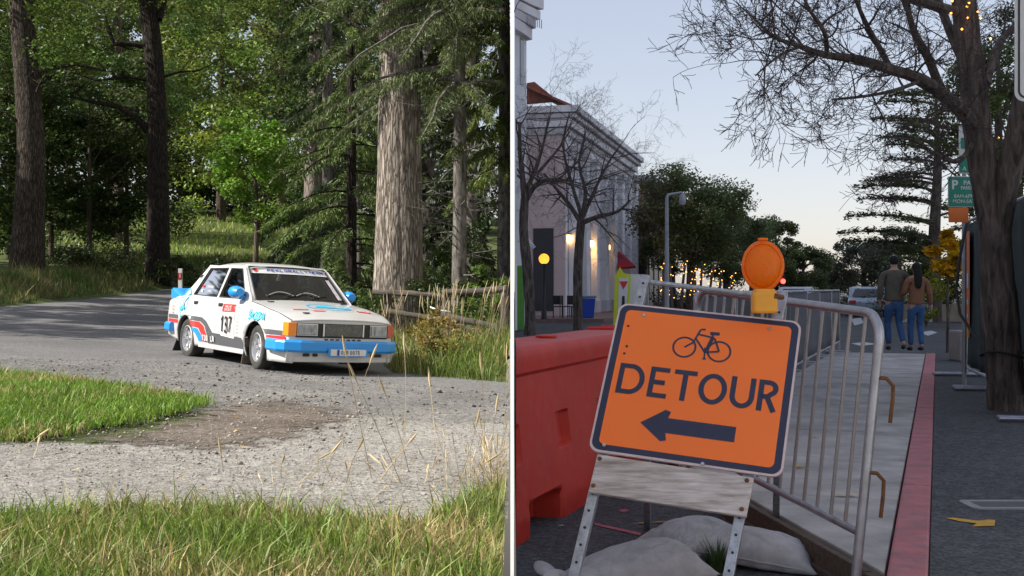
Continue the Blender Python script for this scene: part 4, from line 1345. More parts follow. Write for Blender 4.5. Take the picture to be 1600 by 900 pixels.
# --- the two dark trunks on the left
def bigtrunk(name, label, px, y, pxs, rad, n=28, rough=.09, ridges=5, bark=None, extra_limbs=()):
    x = wx(px, y); z = float(zl(x, y))
    t = thing(name, label, 'tree', (x, y, z), group='old trees along the forest road')
    path = [(wx(q, y) - x, 0, CAMZ - (row - 449.5) / FPX * y - z) for q, row in pxs]
    path = [(path[0][0], 0, -.5)] + path
    V, Q = trunk_mesh(path, [rad[0] * 1.12] + list(rad), n, rough, x, ridges)
    link('trunk', np_mesh('trunk', V, Q, smooth=True), bark or M_bark_brown, t)
    for pts, r in extra_limbs:
        w = [(wx(q, y + dy) - x, dy, CAMZ - (row - 449.5) / FPX * (y + dy) - z) for q, row, dy in pts]
        mb = MB(); mb.tube(w, [r * (1 - .75 * i / (len(w) - 1)) for i in range(len(w))], 7, cap=False)
        for i in range(1, len(w)):
            if random.random() < .8:
                limb(mb, w[i], Vector((random.uniform(-1, 1), random.uniform(-.6, .6), random.uniform(-.3, .9))), random.uniform(.8, 1.8), r * .3, 5, .3, 1, 4)
        mb.build('limb', bark or M_bark_brown, t, smooth=True, fix=False)
    return t
t1 = bigtrunk('oak_tree', 'thick grey-brown trunk at the left edge beyond the road', 45, 42,
              [(42, 432), (46, 330), (50, 230), (42, 120), (36, 40), (30, -60), (28, -200)], [.62, .52, .47, .44, .42, .36, .3], bark=M_bark_oak,
              extra_limbs=[([(45, 130, 0), (80, 105, .3), (120, 100, .6), (165, 110, .8)], .12), ([(40, 200, 0), (10, 175, -.4), (-20, 170, -.5)], .07), ([(50, 165, 0), (62, 130, -.5), (75, 110, -.8)], .06)])
t2 = bigtrunk('oak_tree', 'dark straight trunk with a low bent limb, second from the left', 247, 47,
              [(247, 410), (247, 330), (246, 240), (245, 150), (238, 70), (230, 0), (226, -180)], [.50, .44, .40, .37, .36, .34, .28], bark=M_bark_shaded,
              extra_limbs=[([(235, 205, 0), (215, 185, -.3), (185, 165, -.5), (140, 158, -.6), (110, 150, -.4)], .17), ([(228, 72, 0), (205, 68, -.2), (178, 68, -.3), (168, 40, -.4), (160, 12, -.4), (120, 0, -.3), (100, -20, 0)], .13),
                           ([(248, 30, 0), (258, 0, .3), (262, -40, .3)], .16), ([(255, 120, 0), (280, 112, .2), (310, 110, .4), (340, 95, .4)], .06), ([(230, 125, 0), (205, 120, -.3), (150, 125, -.4), (110, 112, -.5)], .07)])
V, C, cl = cloud((0, 1, 13.5), (6.5, 5, 6.2), 90, 1.1, 15000, .17, (.13, .19, .038), .4)
quads_obj('crown', V, C, M_leaf, t1)
V, C, cl = cloud((0, 1.5, 16.5), (7.5, 5.5, 7.2), 90, 1.2, 15000, .18, (.13, .19, .036), .4)
quads_obj('crown', V, C, M_leaf, t2)

# --- the great pale trunk behind the fence
t3 = bigtrunk('old_tree', 'massive pale furrowed trunk standing behind the log fence', 621, 25,
              [(621, 500), (622, 455), (623, 400), (624, 300), (624, 200), (625, 110), (622, 0), (620, -120)], [.60, .545, .52, .485, .46, .43, .40, .36], n=72, rough=.07, ridges=9, bark=M_bark_grey,
              extra_limbs=[([(590, 60, 0), (560, 42, -.6), (530, 20, -1), (495, 2, -1.3)], .05), ([(648, 70, 0), (690, 60, -.5), (740, 40, -.6), (790, 35, -.5)], .06)])

# boughs hanging in front of the upper trunk
_n = 16000
_c = rng.normal(0, 1, (26, 3)) * np.array([1.15, .35, 1.1]) + np.array([.1, -.95, 8.2])
_k = rng.integers(0, 26, _n)
_p = _c[_k] + rng.normal(0, 1, (_n, 3)) * np.array([.42, .2, .22])
_d = rng.normal(0, 1, (_n, 3)) * np.array([.6, .4, .3]) + np.array([0, 0, -.7]); _d /= np.linalg.norm(_d, axis=1, keepdims=True)
_w = np.cross(_d, unit(_n)); _w = _w / (np.linalg.norm(_w, axis=1, keepdims=True) + 1e-9) * .008
_l = rng.uniform(.08, .16, (_n, 1))
_V = np.stack([_p, _p + _d * _l * .45 + _w, _p + _d * _l, _p + _d * _l * .45 - _w], 1)
_m = _V[..., 2].min(1) > 5.35
quads_obj('boughs', _V[_m], (np.array([.12, .16, .06]) * rng.uniform(.6, 1.35, (_n, 1)) * rng.uniform(.9, 1.1, (_n, 3)))[_m], M_needle, t3)

def spruce(name, label, px, y, ztop, r0, zlo, Lmax, nb, ns, col, side=-1, z0=None, group='spruces around the old trunk', droop=.55, slen=.26, swid=.030, dead=8, arc_=(0, 360), bark=None, taper=.35):
    x = wx(px, y); z = float(zl(x, y)) if z0 is None else z0
    t = thing(name, label, 'tree', (x, y, z), group=group)
    V, Q = trunk_mesh([(0, 0, -.3), (.03, 0, ztop * .3), (-.03, 0, ztop * .65), (0, 0, ztop)], [r0 * 1.15, r0 * .9, r0 * .6, r0 * .12], 14, .08, x)
    link('trunk', np_mesh('trunk', V, Q, smooth=True), bark or M_bark_thin, t)
    VV = []; CC = []
    mb = MB()
    for i in range(nb):
        h = zlo + (ztop - zlo) * (i + random.random()) / nb
        f = (h - zlo) / (ztop - zlo)
        L = Lmax * (1 - f * (1 - taper)) * random.uniform(.6, 1.1)
        a = R(random.uniform(*arc_))
        dirv = np.array([math.cos(a), math.sin(a), 0])
        tt = np.linspace(0, 1, 7)
        pts = np.array([0, 0, h]) + dirv * (tt * L)[:, None] + np.array([0, 0, 1]) * (.12 * L * tt - droop * L * tt ** 2)[:, None]
        pts[:, :2] += rng.normal(0, .04, (7, 2)) * tt[:, None]
        if side < 0 and (pts[:, 0] + x).max() > -.1:
            pts = pts[(pts[:, 0] + x) < -.1]
            if len(pts) < 3: continue
            tt = tt[:len(pts)]
        mb.tube([tuple(p) for p in pts], list(np.linspace(.03, .006, len(pts)) * (L / 2)), 4, cap=False)
        m = int(ns * L / Lmax)
        s = rng.uniform(.12, 1, m) ** .8
        base = np.stack([np.interp(s, np.linspace(0, 1, len(pts)), pts[:, k]) for k in range(3)], 1)
        sd = rng.choice([-1, 1], m)[:, None] * np.array([-dirv[1], dirv[0], 0]) * rng.uniform(.1, .9, (m, 1))
        off = rng.uniform(0, .38, (m, 1)) * L * .5 * (1.1 - s[:, None])
        base = base + sd * off + np.array([0, 0, -1]) * off * rng.uniform(.1, .9, (m, 1))
        d = sd * .5 + dirv * rng.uniform(.0, .7, (m, 1)) + np.array([0, 0, -1]) * rng.uniform(.2, 1.3, (m, 1)) + rng.normal(0, .25, (m, 3))
        d /= np.linalg.norm(d, axis=1, keepdims=True)
        ln = slen * rng.uniform(.5, 1.4, (m, 1))
        w = np.cross(d, unit(m)); w /= np.linalg.norm(w, axis=1, keepdims=True) + 1e-9
        w = w * swid * rng.uniform(.6, 1.4, (m, 1))
        VV.append(np.stack([base, base + d * ln * .45 + w, base + d * ln, base + d * ln * .45 - w], 1))
        CC.append(np.array(col) * rng.uniform(.65, 1.35) * rng.uniform(.7, 1.35, (m, 1)) * rng.uniform(.9, 1.1, (m, 3)))
    for i in range(dead):
        a = R(random.uniform(*arc_)); h = random.uniform(.15, 1.0) * zlo + random.uniform(0, 2)
        mb2 = []
        q = Vector((0, 0, h))
        n0 = len(mb.v); nf = len(mb.f)
        limb(mb, q, (math.cos(a), math.sin(a), random.uniform(-.3, .3)), random.uniform(.7, 1.8), .018, 6, .2, 1, 4)
        if side < 0 and max(p[0] for p in mb.v[n0:]) + x > -.08: mb.v = mb.v[:n0]; mb.f = mb.f[:nf]
    mb.build('branches', bark or M_bark_thin, t, smooth=True, fix=False)['kind'] = 'stuff'
    quads_obj('crown', np.concatenate(VV), np.clip(np.concatenate(CC), .003, 1), M_needle, t, side)
    return t
SP = (.060, .088, .034)
spruce('spruce_tree', 'drooping spruce just left of the massive pale trunk', 548, 28.5, 15, .13, .8, 2.5, 95, 1150, (.12, .175, .045), swid=.010, slen=.14, bark=M_bark_shaded)
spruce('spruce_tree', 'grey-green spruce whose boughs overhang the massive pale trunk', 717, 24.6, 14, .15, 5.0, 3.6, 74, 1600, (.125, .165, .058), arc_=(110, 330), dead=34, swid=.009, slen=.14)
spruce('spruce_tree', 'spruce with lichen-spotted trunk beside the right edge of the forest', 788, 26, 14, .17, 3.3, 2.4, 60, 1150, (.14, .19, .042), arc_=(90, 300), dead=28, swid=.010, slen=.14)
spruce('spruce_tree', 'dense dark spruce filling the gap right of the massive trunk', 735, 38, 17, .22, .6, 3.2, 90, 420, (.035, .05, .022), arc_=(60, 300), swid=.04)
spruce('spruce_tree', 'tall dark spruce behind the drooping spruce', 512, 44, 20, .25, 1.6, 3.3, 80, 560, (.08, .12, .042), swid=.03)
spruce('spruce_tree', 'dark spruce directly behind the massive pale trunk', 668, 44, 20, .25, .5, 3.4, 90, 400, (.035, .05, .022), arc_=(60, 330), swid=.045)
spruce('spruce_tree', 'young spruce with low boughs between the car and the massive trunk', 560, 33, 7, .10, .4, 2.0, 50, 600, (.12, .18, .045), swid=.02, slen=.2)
# --- leafy trees in the middle distance
broadleaf('maple_tree', wx(395, 41), 41, 'small bright green maple right of the dark trunks', 6.9, .10, (-.2, 0, 4.9), (1.5, 1.2, 2.5), 8000, .15, (.17, .30, .04), 40, .5, limbs=6, lean=(.3, 0))
broadleaf('lime_tree', wx(345, 98), 98, 'sunlit yellow-green tree filling the centre of the forest', 23, .36, (0, 0, 12), (8, 6, 11.5), 16000, .36, (.22, .29, .055), 90, 1.5)
broadleaf('lime_tree', wx(285, 108), 108, 'paler sunlit tree behind the straight dark trunk', 26, .36, (0, 0, 13), (7, 6, 12.5), 12000, .42, (.20, .255, .07), 80, 1.6)
broadleaf('beech_tree', wx(440, 94), 94, 'mid green tree left of the tall dark spruce', 27, .36, (0, 0, 13), (5.8, 5.5, 12.5), 14000, .36, (.14, .205, .045), 90, 1.6)
broadleaf('beech_tree', wx(489, 54), 54, 'tree with a thick swollen stump-like trunk above the car roof', 16, .46, (0, .5, 9.5), (2.8, 2.5, 7), 9000, .22, (.06, .095, .026), 60, 1.0, bark=M_bark_grey)
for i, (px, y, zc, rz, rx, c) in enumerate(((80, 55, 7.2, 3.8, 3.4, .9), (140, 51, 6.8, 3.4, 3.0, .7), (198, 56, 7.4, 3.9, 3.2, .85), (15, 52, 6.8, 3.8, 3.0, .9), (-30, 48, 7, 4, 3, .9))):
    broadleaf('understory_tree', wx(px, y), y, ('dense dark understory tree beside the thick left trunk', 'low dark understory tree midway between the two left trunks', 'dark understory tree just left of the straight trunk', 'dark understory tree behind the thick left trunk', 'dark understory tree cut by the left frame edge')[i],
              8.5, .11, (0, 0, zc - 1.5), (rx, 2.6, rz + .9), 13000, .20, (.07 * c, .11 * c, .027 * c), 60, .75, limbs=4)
for i, (px, y, H) in enumerate(((-40, 74, 22), (40, 70, 20), (110, 76, 23), (185, 70, 21), (245, 82, 24))):
    broadleaf('forest_tree', wx(px, y), y, ('tall leafy tree behind the left frame edge', 'tall leafy tree behind the thick left trunk', 'tall leafy tree between the two left trunks', 'tall leafy tree left of the straight dark trunk', 'tall leafy tree directly behind the straight dark trunk')[i],
              H, .30, (0, 0, H * .60), (4.6, 3.5, H * .40), 9500, .30, (.125, .18, .045), 70, 1.2, limbs=3)
for i, (px, y, H) in enumerate(((-20, 104, 27), (45, 106, 26), (110, 104, 27), (180, 106, 26))):
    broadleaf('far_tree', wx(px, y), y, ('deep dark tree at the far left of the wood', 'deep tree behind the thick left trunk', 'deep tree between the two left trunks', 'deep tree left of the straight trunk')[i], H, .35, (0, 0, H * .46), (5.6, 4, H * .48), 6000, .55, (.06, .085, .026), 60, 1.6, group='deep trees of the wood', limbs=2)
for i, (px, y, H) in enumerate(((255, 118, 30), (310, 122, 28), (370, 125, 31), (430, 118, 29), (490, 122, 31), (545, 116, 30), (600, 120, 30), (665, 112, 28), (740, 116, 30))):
    broadleaf('far_tree', wx(px, y), y, ('pale far tree at the left end of the wood edge', 'second pale far tree of the wood edge', 'pale far tree behind the bright maple', 'pale far tree right of the bright maple', 'pale far tree left of the swollen trunk', 'pale far tree above the car windscreen', 'pale far tree behind the massive trunk', 'pale far tree just right of the massive trunk', 'pale far tree near the added wall')[i], H, .35, (0, 0, H * .48), (5.6, 4, H * .50), 6500, .55, (.16, .215, .065), 60, 1.6, group='far wood edge behind the meadow', limbs=2)
# trees outside the frame on the left whose shade falls on the road and the understory
for i, (x, y, H, n) in enumerate(((-25.5, 16.5, 14.5, 3600), (-29, 21.5, 17, 3800), (-25, 27, 15.5, 3600), (-31, 33, 18, 4000), (-30, 42, 18, 4600), (-40, 36, 21, 4500))):
    broadleaf('roadside_tree', x, y, ('first', 'second', 'third', 'fourth', 'fifth', 'sixth', 'seventh', 'eighth')[i] + ' shade-giving tree standing outside the left frame edge', H, .3, (0, 0, H * .66), (4.0, 4.0, H * .36), int(n * 1.5), .40, (.08, .12, .03), 46, 1.1, group='roadside trees shading the road', limbs=4)

# --- shrubs
def shrub(name, label, px, y, w, h, n, size, col, group='shrubs of the forest', var=.3, stems=6, cat='shrub', side=-1, z0=None):
    x = wx(px, y); z = float(zl(x, y)) if z0 is None else z0
    t = thing(name, label, cat, (x, y, z), group=group)
    V, C, cl = cloud((0, 0, h * .55), (w / 2, w / 2.4, h * .45), 26, w * .16, n, size, col, var)
    mb = MB()
    for i in range(stems):
        c = cl[i]
        mb.tube([(0, 0, -.05), (c[0] * .4, c[1] * .4, c[2] * .5), tuple(c)], [.02, .014, .006], 4, cap=False)
    if side < 0: mb.v = [(min(p[0], -x - .08), p[1], p[2]) for p in mb.v]
    mb.build('stems', M_bark_thin, t, fix=False)['kind'] = 'stuff'
    quads_obj('foliage', V, C, M_leaf, t, side)
    return t
shrub('shrub', 'dark shrub at the foot of the straight trunk', 272, 46, 1.7, 1.35, 1500, .11, (.06, .095, .025))
shrub('shrub', 'dark shrub against the bright meadow above the car roof', 345, 50, 1.8, 1.4, 1500, .11, (.055, .09, .024))
shrub('shrub', 'low shrub behind the rear of the car roof', 310, 48, 2.2, .9, 1300, .11, (.05, .085, .022))
shrub('shrub', 'low shrub just left of the swollen trunk', 445, 50, 2.6, .9, 1500, .11, (.05, .085, .022))
shrub('shrub', 'dark low shrub under the low bent limb', 170, 45, 3.0, 1.2, 2200, .11, (.045, .07, .02))
shrub('shrub', 'dark low shrub right of the thick left trunk', 100, 45, 2.6, 1.0, 1800, .11, (.045, .07, .02))
shrub('shrub', 'green shrub between the car windscreen and the massive trunk', 575, 21, .75, .95, 1600, .075, (.07, .125, .028))
shrub('shrub', 'yellowing shrub with reddish leaves on the grassy bank', 690, 16.8, .9, .75, 1500, .055, (.22, .16, .03), var=.5)
shrub('shrub', 'bright green shrub behind the fence near the right tree trunk', 765, 23.5, 1.0, 1.4, 1800, .085, (.11, .19, .03))
shrub('shrub', 'small green shrub behind the middle of the fence', 735, 21.8, .8, .75, 1100, .07, (.09, .15, .03))
shrub('shrub', 'leafy sapling clump right of the massive trunk', 700, 29, 1.1, 1.8, 1500, .09, (.08, .13, .028))

for i, (px, y, w, h) in enumerate(((20, 60, 9, 3.6), (95, 58, 6, 2.6), (215, 60, 6, 3.4), (280, 108, 12, 5), (345, 110, 12, 4.5), (415, 108, 12, 5), (485, 106, 12, 5), (555, 104, 12, 6), (640, 100, 12, 6), (725, 98, 10, 6))):
    shrub('thicket', ('dark thicket behind the thick left trunk', 'dark thicket right of the thick left trunk', 'dark thicket left of the straight trunk', 'far thicket at the left end of the meadow', 'far thicket behind the shrub against the meadow', 'far thicket behind the bright maple', 'far thicket left of the tall dark spruce', 'far thicket above the car windscreen', 'far thicket behind the massive trunk', 'far thicket right of the massive trunk')[i],
          px, y, w, h, 4200 if y < 90 else 3500, .2 if y < 90 else .38, (.075, .115, .03) if y < 90 else (.075, .105, .035), group='thickets of the wood', stems=8)
shrub('shrub', 'bushy green undergrowth left of the massive trunk', 560, 24, 1.5, 1.5, 3200, .075, (.075, .12, .03))
shrub('shrub', 'undergrowth behind the fence right of the massive trunk', 690, 24.5, 1.6, 1.2, 2600, .08, (.06, .095, .025))
shrub('shrub', 'tall undergrowth near the right trunk', 752, 29, 1.8, 2.6, 3000, .09, (.055, .085, .024))

# --- log fence
M_log = mat('weathered_log', (.075, .064, .052), .9, var=.45, scale=5, stretch=(1, 1, 6), bmp=.6, bscale=30, bdist=.01, dirt=(.09, .075, .06), dirt_scale=4)
fz = float(zl(-1.2, 20.5))
fe = thing('log_fence', 'rustic weathered log fence in front of the massive trunk', 'fence', (-1.2, 20.5, fz))
def frel(px, row, y): p = P(px, row, y); return (min(p.x, -.09) + 1.2, p.y - 20.5, p.z - fz)
def rail(pts, r):
    w = [frel(*p) for p in pts]
    w = [tuple(Vector(w[0]).lerp(Vector(w[-1]), t) + Vector((0, random.uniform(-.02, .02), random.uniform(-.015, .015)))) for t in np.linspace(0, 1, 9)]
    MB().tube(w, [r * random.uniform(.85, 1.1) for _ in w], 9).build('rail', M_log, fe, smooth=True)
rail([(583, 455, 21), (700, 462, 20.7)], .055)
rail([(692, 456, 20.6), (798, 452, 20.3)], .06)
rail([(597, 486, 20.9), (705, 500, 20.6)], .055)
rail([(690, 492, 20.5), (798, 516, 20.2)], .06)
rail([(697, 505, 20.3), (797, 528, 20)], .045)
for px, row, y in ((697, 450, 20.75), (788, 446, 20.35), (606, 452, 21.1)):
    p = frel(px, row, y); g0 = float(zl(wx(px, y), y)) - fz - .2
    MB().tube([(p[0], p[1], g0), (p[0] + .01, p[1], (g0 + p[2]) / 2), (p[0], p[1], p[2])], [.085, .08, .075], 9).build('post', M_log, fe, smooth=True)
MB().tube([frel(795, 560, 19.8), frel(775, 505, 20.1)], [.06, .05], 8).build('brace', M_log, fe, smooth=True)
tp_ = [P(672, 479, 20.2), P(685, 484, 20.1), P(697, 485, 20.1), P(704, 487, 20.15)]
mb = MB(); mb.add([p + Vector((0, 0, s)) for p in tp_ for s in (.012, -.012)], [(0, 1, 3, 2), (2, 3, 5, 4), (4, 5, 7, 6)])
tag(mb.build('tape_strip', M_white, solid=.002), 'short strip of white tape hanging on the log fence', 'tape')
# --- delineator post
dx = wx(282, 42); dz = float(zl(dx, 42))
dp_ = thing('delineator_post', 'white roadside marker post with red reflector behind the car', 'post', (dx, 42, dz))
MB().add([(x, y, z) for z, k in ((-.1, 0), (.92, 0), (1.02, 1)) for x, y in ((-.07, -.05 + .0 * k), (.07, -.05), (.07, .05), (-.07, .05))],
         [(0, 1, 5, 4), (1, 2, 6, 5), (2, 3, 7, 6), (3, 0, 4, 7), (4, 5, 9, 8), (5, 6, 10, 9), (6, 7, 11, 10), (7, 4, 8, 11), (8, 9, 10, 11), (3, 2, 1, 0)]).build('post_body', mat('post_white', (.62, .62, .62), .5, var=.1), dp_, bev=.01)
MB().box((0, -.056, .74), (.15, .012, .24)).build('reflector_band', mat('reflector_red', (.30, .015, .015), .4), dp_, bev=.003)
MB().box((0, -.064, .76), (.045, .008, .15)).build('reflector', mat('reflector_pale', (.6, .35, .35), .2), dp_, bev=.002)
# ================================================================== RIGHT: street at dusk
SA = math.atan(665 / 1800)
def W(v, u, z=0.0):
    """street coordinates: v to the right of the kerb line, u along the street"""
    return Vector((v * math.cos(SA) + u * math.sin(SA), -v * math.sin(SA) + u * math.cos(SA), z))
def PG(px, row, z=0.0):
    y = (CAMZ - z) * FPX / (row - 449.5)
    return P(px, row, y)
RZ = -0.15

def tarmac(name, a, c, fine=70, bstr=.4):
    return ground_mat(name, [(0.3, a), (0.7, c)], 0.6, fine=fine, bstr=bstr, bdist=.006, rough=.8)
M_road = tarmac('street_asphalt', (.062, .062, .066), (.10, .10, .105))
M_side = tarmac('footway_asphalt', (.060, .060, .063), (.10, .10, .104), 60, .7)
M_conc = mat('old_concrete', (.50, .47, .44), .92, var=.2, scale=3.2, bmp=.7, bscale=30, bdist=.008, dirt=(.22, .20, .185), dirt_scale=1.3, dirt_amt=.7, spec=.2)
M_kerb = mat('red_kerb_paint', (.50, .17, .18), .8, var=.16, scale=5, bmp=.5, bscale=35, bdist=.006, dirt=(.21, .15, .155), dirt_scale=6, dirt_amt=.75)

def flat(name, pts, z, m, kind='structure'):
    me = bpy.data.meshes.new(name)
    me.from_pydata([(p[0], p[1], z) for p in pts], [], [tuple(range(len(pts)))])
    o = link(name, me, m)
    if kind: o['kind'] = kind
    return o
flat('bounce_forecourt', [(.02, -28), (45, -28), (45, 2.45), (.02, 2.45)], RZ, mat('pale_paving', (.48, .46, .43), .9, var=.1, scale=1.5, bmp=.3, bscale=20))  # pale ground added behind the viewpoint to bounce sunlight onto the street
flat('street', [(.02, 2.5), (60, 2.5), (200, 60), (200, 420), (.02, 420)], RZ, M_road)
def slab(name, vu, z0, z1, m, parent=None, kind='structure', bev=.004):
    w = [W(v, u) for v, u in vu]
    n = len(w)
    o = MB().add([(p.x, p.y, z0) for p in w] + [(p.x, p.y, z1) for p in w], [tuple(range(n)), tuple(range(n, 2 * n))] + [(i, (i + 1) % n, n + (i + 1) % n, n + i) for i in range(n)]).build(name, m, parent, bev=bev)
    if kind: o['kind'] = kind
    return o
slab('footway', [(-.033, 2.5), (9, 2.5), (9, 22.4), (-.033, 22.4)], RZ, 0.0, M_side)
kerb = tag(empty('kerb', W(-.12, 5)), kind='structure')
def at(o, parent):
    o.parent = parent; o.matrix_parent_inverse = Matrix.Translation(-parent.location); return o
u = 2.6
while u < 22.2:
    u2 = min(u + 2.4, 22.4)
    at(slab('kerb_stone', [(-.20, u), (-.037, u), (-.037, u2 - .016), (-.20, u2 - .016)], RZ, .008, M_kerb, None, None, .012), kerb)
    u = u2
walk = tag(empty('concrete_walk', W(-1, 10)), kind='structure')
us = [5.12, 6.9, 8.5, 10.1, 11.7, 13.3, 14.9, 16.5, 18.1, 19.7, 21.0, 22.4]
def uf(v): return 5.12 + (-.206 - v) * 1.93
for i in range(len(us) - 1):
    a, c = us[i] + .011, us[i + 1] - .011
    pl_ = [(-.212, a), (-.212, c)]
    vb = -1.86
    pts = [(-.212, max(a, uf(-.212)))]
    pts.append((-.212, c))
    vl_ = max(vb, -.206 - (c - 5.12) / 1.93)
    pts.append((vl_, c))
    va_ = max(vb, -.206 - (a - 5.12) / 1.93)
    if vl_ <= vb + 1e-6 and va_ > vb + 1e-6: pts.append((vb, uf(vb)))
    if va_ < -.25: pts.append((va_, a))
    at(slab('slab', pts, RZ, -.006 + random.uniform(-.003, .002), M_conc, None, None, .006), walk)
# timber edging of the concrete
M_timber = mat('old_timber', (.115, .078, .055), .85, var=.35, scale=6, stretch=(1, 8, 8), bmp=.8, bscale=14, bdist=.008, dirt=(.05, .035, .025), dirt_scale=5)
a0 = W(-.215, 5.08); a1 = W(-1.80, 8.12)
dirv = (a1 - a0).normalized(); nrm = Vector((-dirv.y, dirv.x, 0))
if nrm.x > 0: nrm = -nrm
tb = thing('timber_edging', 'weathered timber boards edging the raised concrete walk', 'timber', tuple((a0 + a1) / 2 + Vector((0, 0, RZ))))
Mr = Matrix.Rotation(math.atan2(dirv.y, dirv.x), 3, 'Z')
L_ = (a1 - a0).length
MB().box(nrm * .022 + Vector((0, 0, .072)), (L_ - .2, .038, .135), Mr).build('board', M_timber, tb, bev=.004)
MB().box(nrm * .05 + Vector((0, 0, .022)), (L_ - .4, .03, .05), Mr).build('board', M_timber, tb, bev=.004)
MB().box(tuple(-dirv * (L_ / 2 - .06) + nrm * .012 + Vector((0, 0, .068))), (.12, .07, .13), Mr).build('end_block', M_timber, tb, bev=.006)

# far pavement in front of the buildings
M_brickpave = mat('reddish_paving', (.20, .135, .12), .9, var=.2, scale=3, bmp=.3, bscale=20)
o = MB().add([(x, y, z) for z in (RZ, 0.0) for x, y in ((.1, 45), (3.6, 45), (13, 80), (.1, 80))], [(0, 1, 2, 3), (4, 5, 6, 7), (0, 1, 5, 4), (1, 2, 6, 5), (2, 3, 7, 6), (3, 0, 4, 7)]).build('far_pavement', M_brickpave)
tag(o, kind='structure')

# added pale building behind the viewpoint, turned to bounce sunlight onto the street
M_bounce = mat('bounce_render', (.74, .72, .69), .9, var=.06, scale=.8)
cb_ = thing('bounce_building', 'added pale building behind the viewpoint, bouncing sunlight onto the street', 'building', (8.2, -4.5, RZ), (0, 0, R(-66)))
MB().box((0, 2.0, 4.6), (15, 4, 9.2)).build('wall', M_bounce, cb_)
MB().box((0, 1.9, 9.35), (15.5, 4.5, .35)).build('cornice', M_bounce, cb_, bev=.05)
for i in range(5):
    for z in (2.0, 5.8):
        w_ = MB().box((-6 + i * 3, -.03, z), (1.1, .1, 1.9)).build('window', mat('bounce_pane', (.10, .11, .13), .2), cb_)
        MB().box((-6 + i * 3, -.07, z - 1.02), (1.3, .16, .1)).build('sill', M_bounce, w_)

# ---------------------------------------------------------------- red plastic barriers
M_plas = mat('red_plastic', (.58, .030, .014), .5, var=.14, scale=2.0, bmp=.25, bscale=25, bdist=.004, dirt=(.62, .20, .17), dirt_scale=9, dirt_amt=.16, spec=.4)
M_plas2 = mat('orange_plastic', (.55, .10, .03), .45, var=.1, scale=2.5, dirt=(.5, .25, .2), dirt_scale=3, dirt_amt=.4)
def barrier(u0, u1, label, material, lug=True):
    ctr = W(-2.36, (u0 + u1) / 2, RZ)
    t = thing('water_barrier', label, 'barrier', tuple(ctr), group='plastic water-filled barriers')
    H = 1.03
    zs = np.concatenate([np.linspace(0, .86, 40), [.875, .885, .93, .97, 1.005, 1.025, H]])
    hw = np.interp(zs, [0, .12, .30, .86, .875, .885, .97, 1.005, 1.025, H], [.30, .30, .275, .205, .215, .235, .235, .225, .205, .17])
    ul = np.linspace(u0, u1, 100 if u1 < 9 else 50)
    Lb = u1 - u0
    def pocket(u, z):
        d = 0.0
        f = (u - u0) / Lb
        for c in (.13, .38, .63, .88):
            du = abs(f - c) * Lb
            d = max(d, .05 * float(smooth01(.105, .085, du) * smooth01(.40, .425, z) * smooth01(.62, .595, z)))
        for c in (.25, .75):
            du = abs(f - c) * Lb
            d = max(d, .20 * float(smooth01(.30, .24, du) * smooth01(.19, .13, z)))
        return d
    rows = []
    for u in ul:
        e = min(u - u0, u1 - u); sh = -.03 * max(0, 1 - e / .04)
        r_ = [(-2.36 + hw_ + sh - pocket(u, z), u, z) for z, hw_ in zip(zs, hw)]
        r_ += [(-2.36 - hw_ - sh + pocket(u, z), u, z) for z, hw_ in zip(zs[::-1], hw[::-1])]
        rows.append(r_)
    G = np.array(rows); n, m = G.shape[:2]
    V, Q = grid_mesh(G)
    caps = [tuple(range(m)), tuple(range((n - 1) * m + m - 1, (n - 1) * m - 1, -1))]
    vs = [W(p[0], p[1], p[2] + RZ) - ctr for p in V]
    me = bpy.data.meshes.new('shell'); me.from_pydata(vs, [], [tuple(q) for q in Q.tolist()] + caps)
    bm = bmesh.new(); bm.from_mesh(me); bmesh.ops.recalc_face_normals(bm, faces=bm.faces)
    bmesh.ops.bisect_plane(bm, geom=bm.verts[:] + bm.edges[:] + bm.faces[:], plane_co=(.022 - ctr.x, 0, 0), plane_no=(-1, 0, 0), clear_outer=True)
    bm.to_mesh(me); bm.free()
    me.polygons.foreach_set('use_smooth', np.ones(len(me.polygons), dtype=bool)); me.set_sharp_from_angle(angle=R(32))
    link('shell', me, material, t)
    # filler cap recess, rope lug, raised ribs on top
    for f in (.5,):
        c = W(-2.36, u0 + Lb * f, RZ + H + .004) - ctr
        if c.x + ctr.x > .2:
            MB().lathe([(.07, 0), (.07, .012), (.05, .016), (0, .016)], 20, Matrix.Translation(c)).build('filler_cap', M_plas, t, smooth=True)
    for f in (.06, .94):
        a = [W(v, u0 + Lb * f, RZ + H + .006) - ctr for v in (-2.53, -2.36, -2.19)]
        if min(p.x for p in a) + ctr.x > .1:
            MB().tube(a, .018, 6).build('top_rib', M_cred, t, smooth=True)
    for uu in (u0 + Lb * .62,):
        c0 = W(-2.36 + .30, uu, RZ + .15) - ctr
        if c0.x + ctr.x > .15:
            mb = MB(); mb.tube([c0 + Vector((math.cos(a) * .02, -.02, math.sin(a) * .06)) for a in np.linspace(0, 6.28, 13)], .007, 5)
            mb.build('drain_loop', M_chrome, t)
    return t
barrier(5.3, 8.75, 'long red plastic water barrier beside the added wall, left of the detour sign', M_plas)
barrier(8.80, 10.75, 'second plastic barrier, paler orange top, behind the red one', M_plas2)
barrier(10.8, 12.8, 'third plastic barrier, mostly hidden behind the detour sign', M_plas)

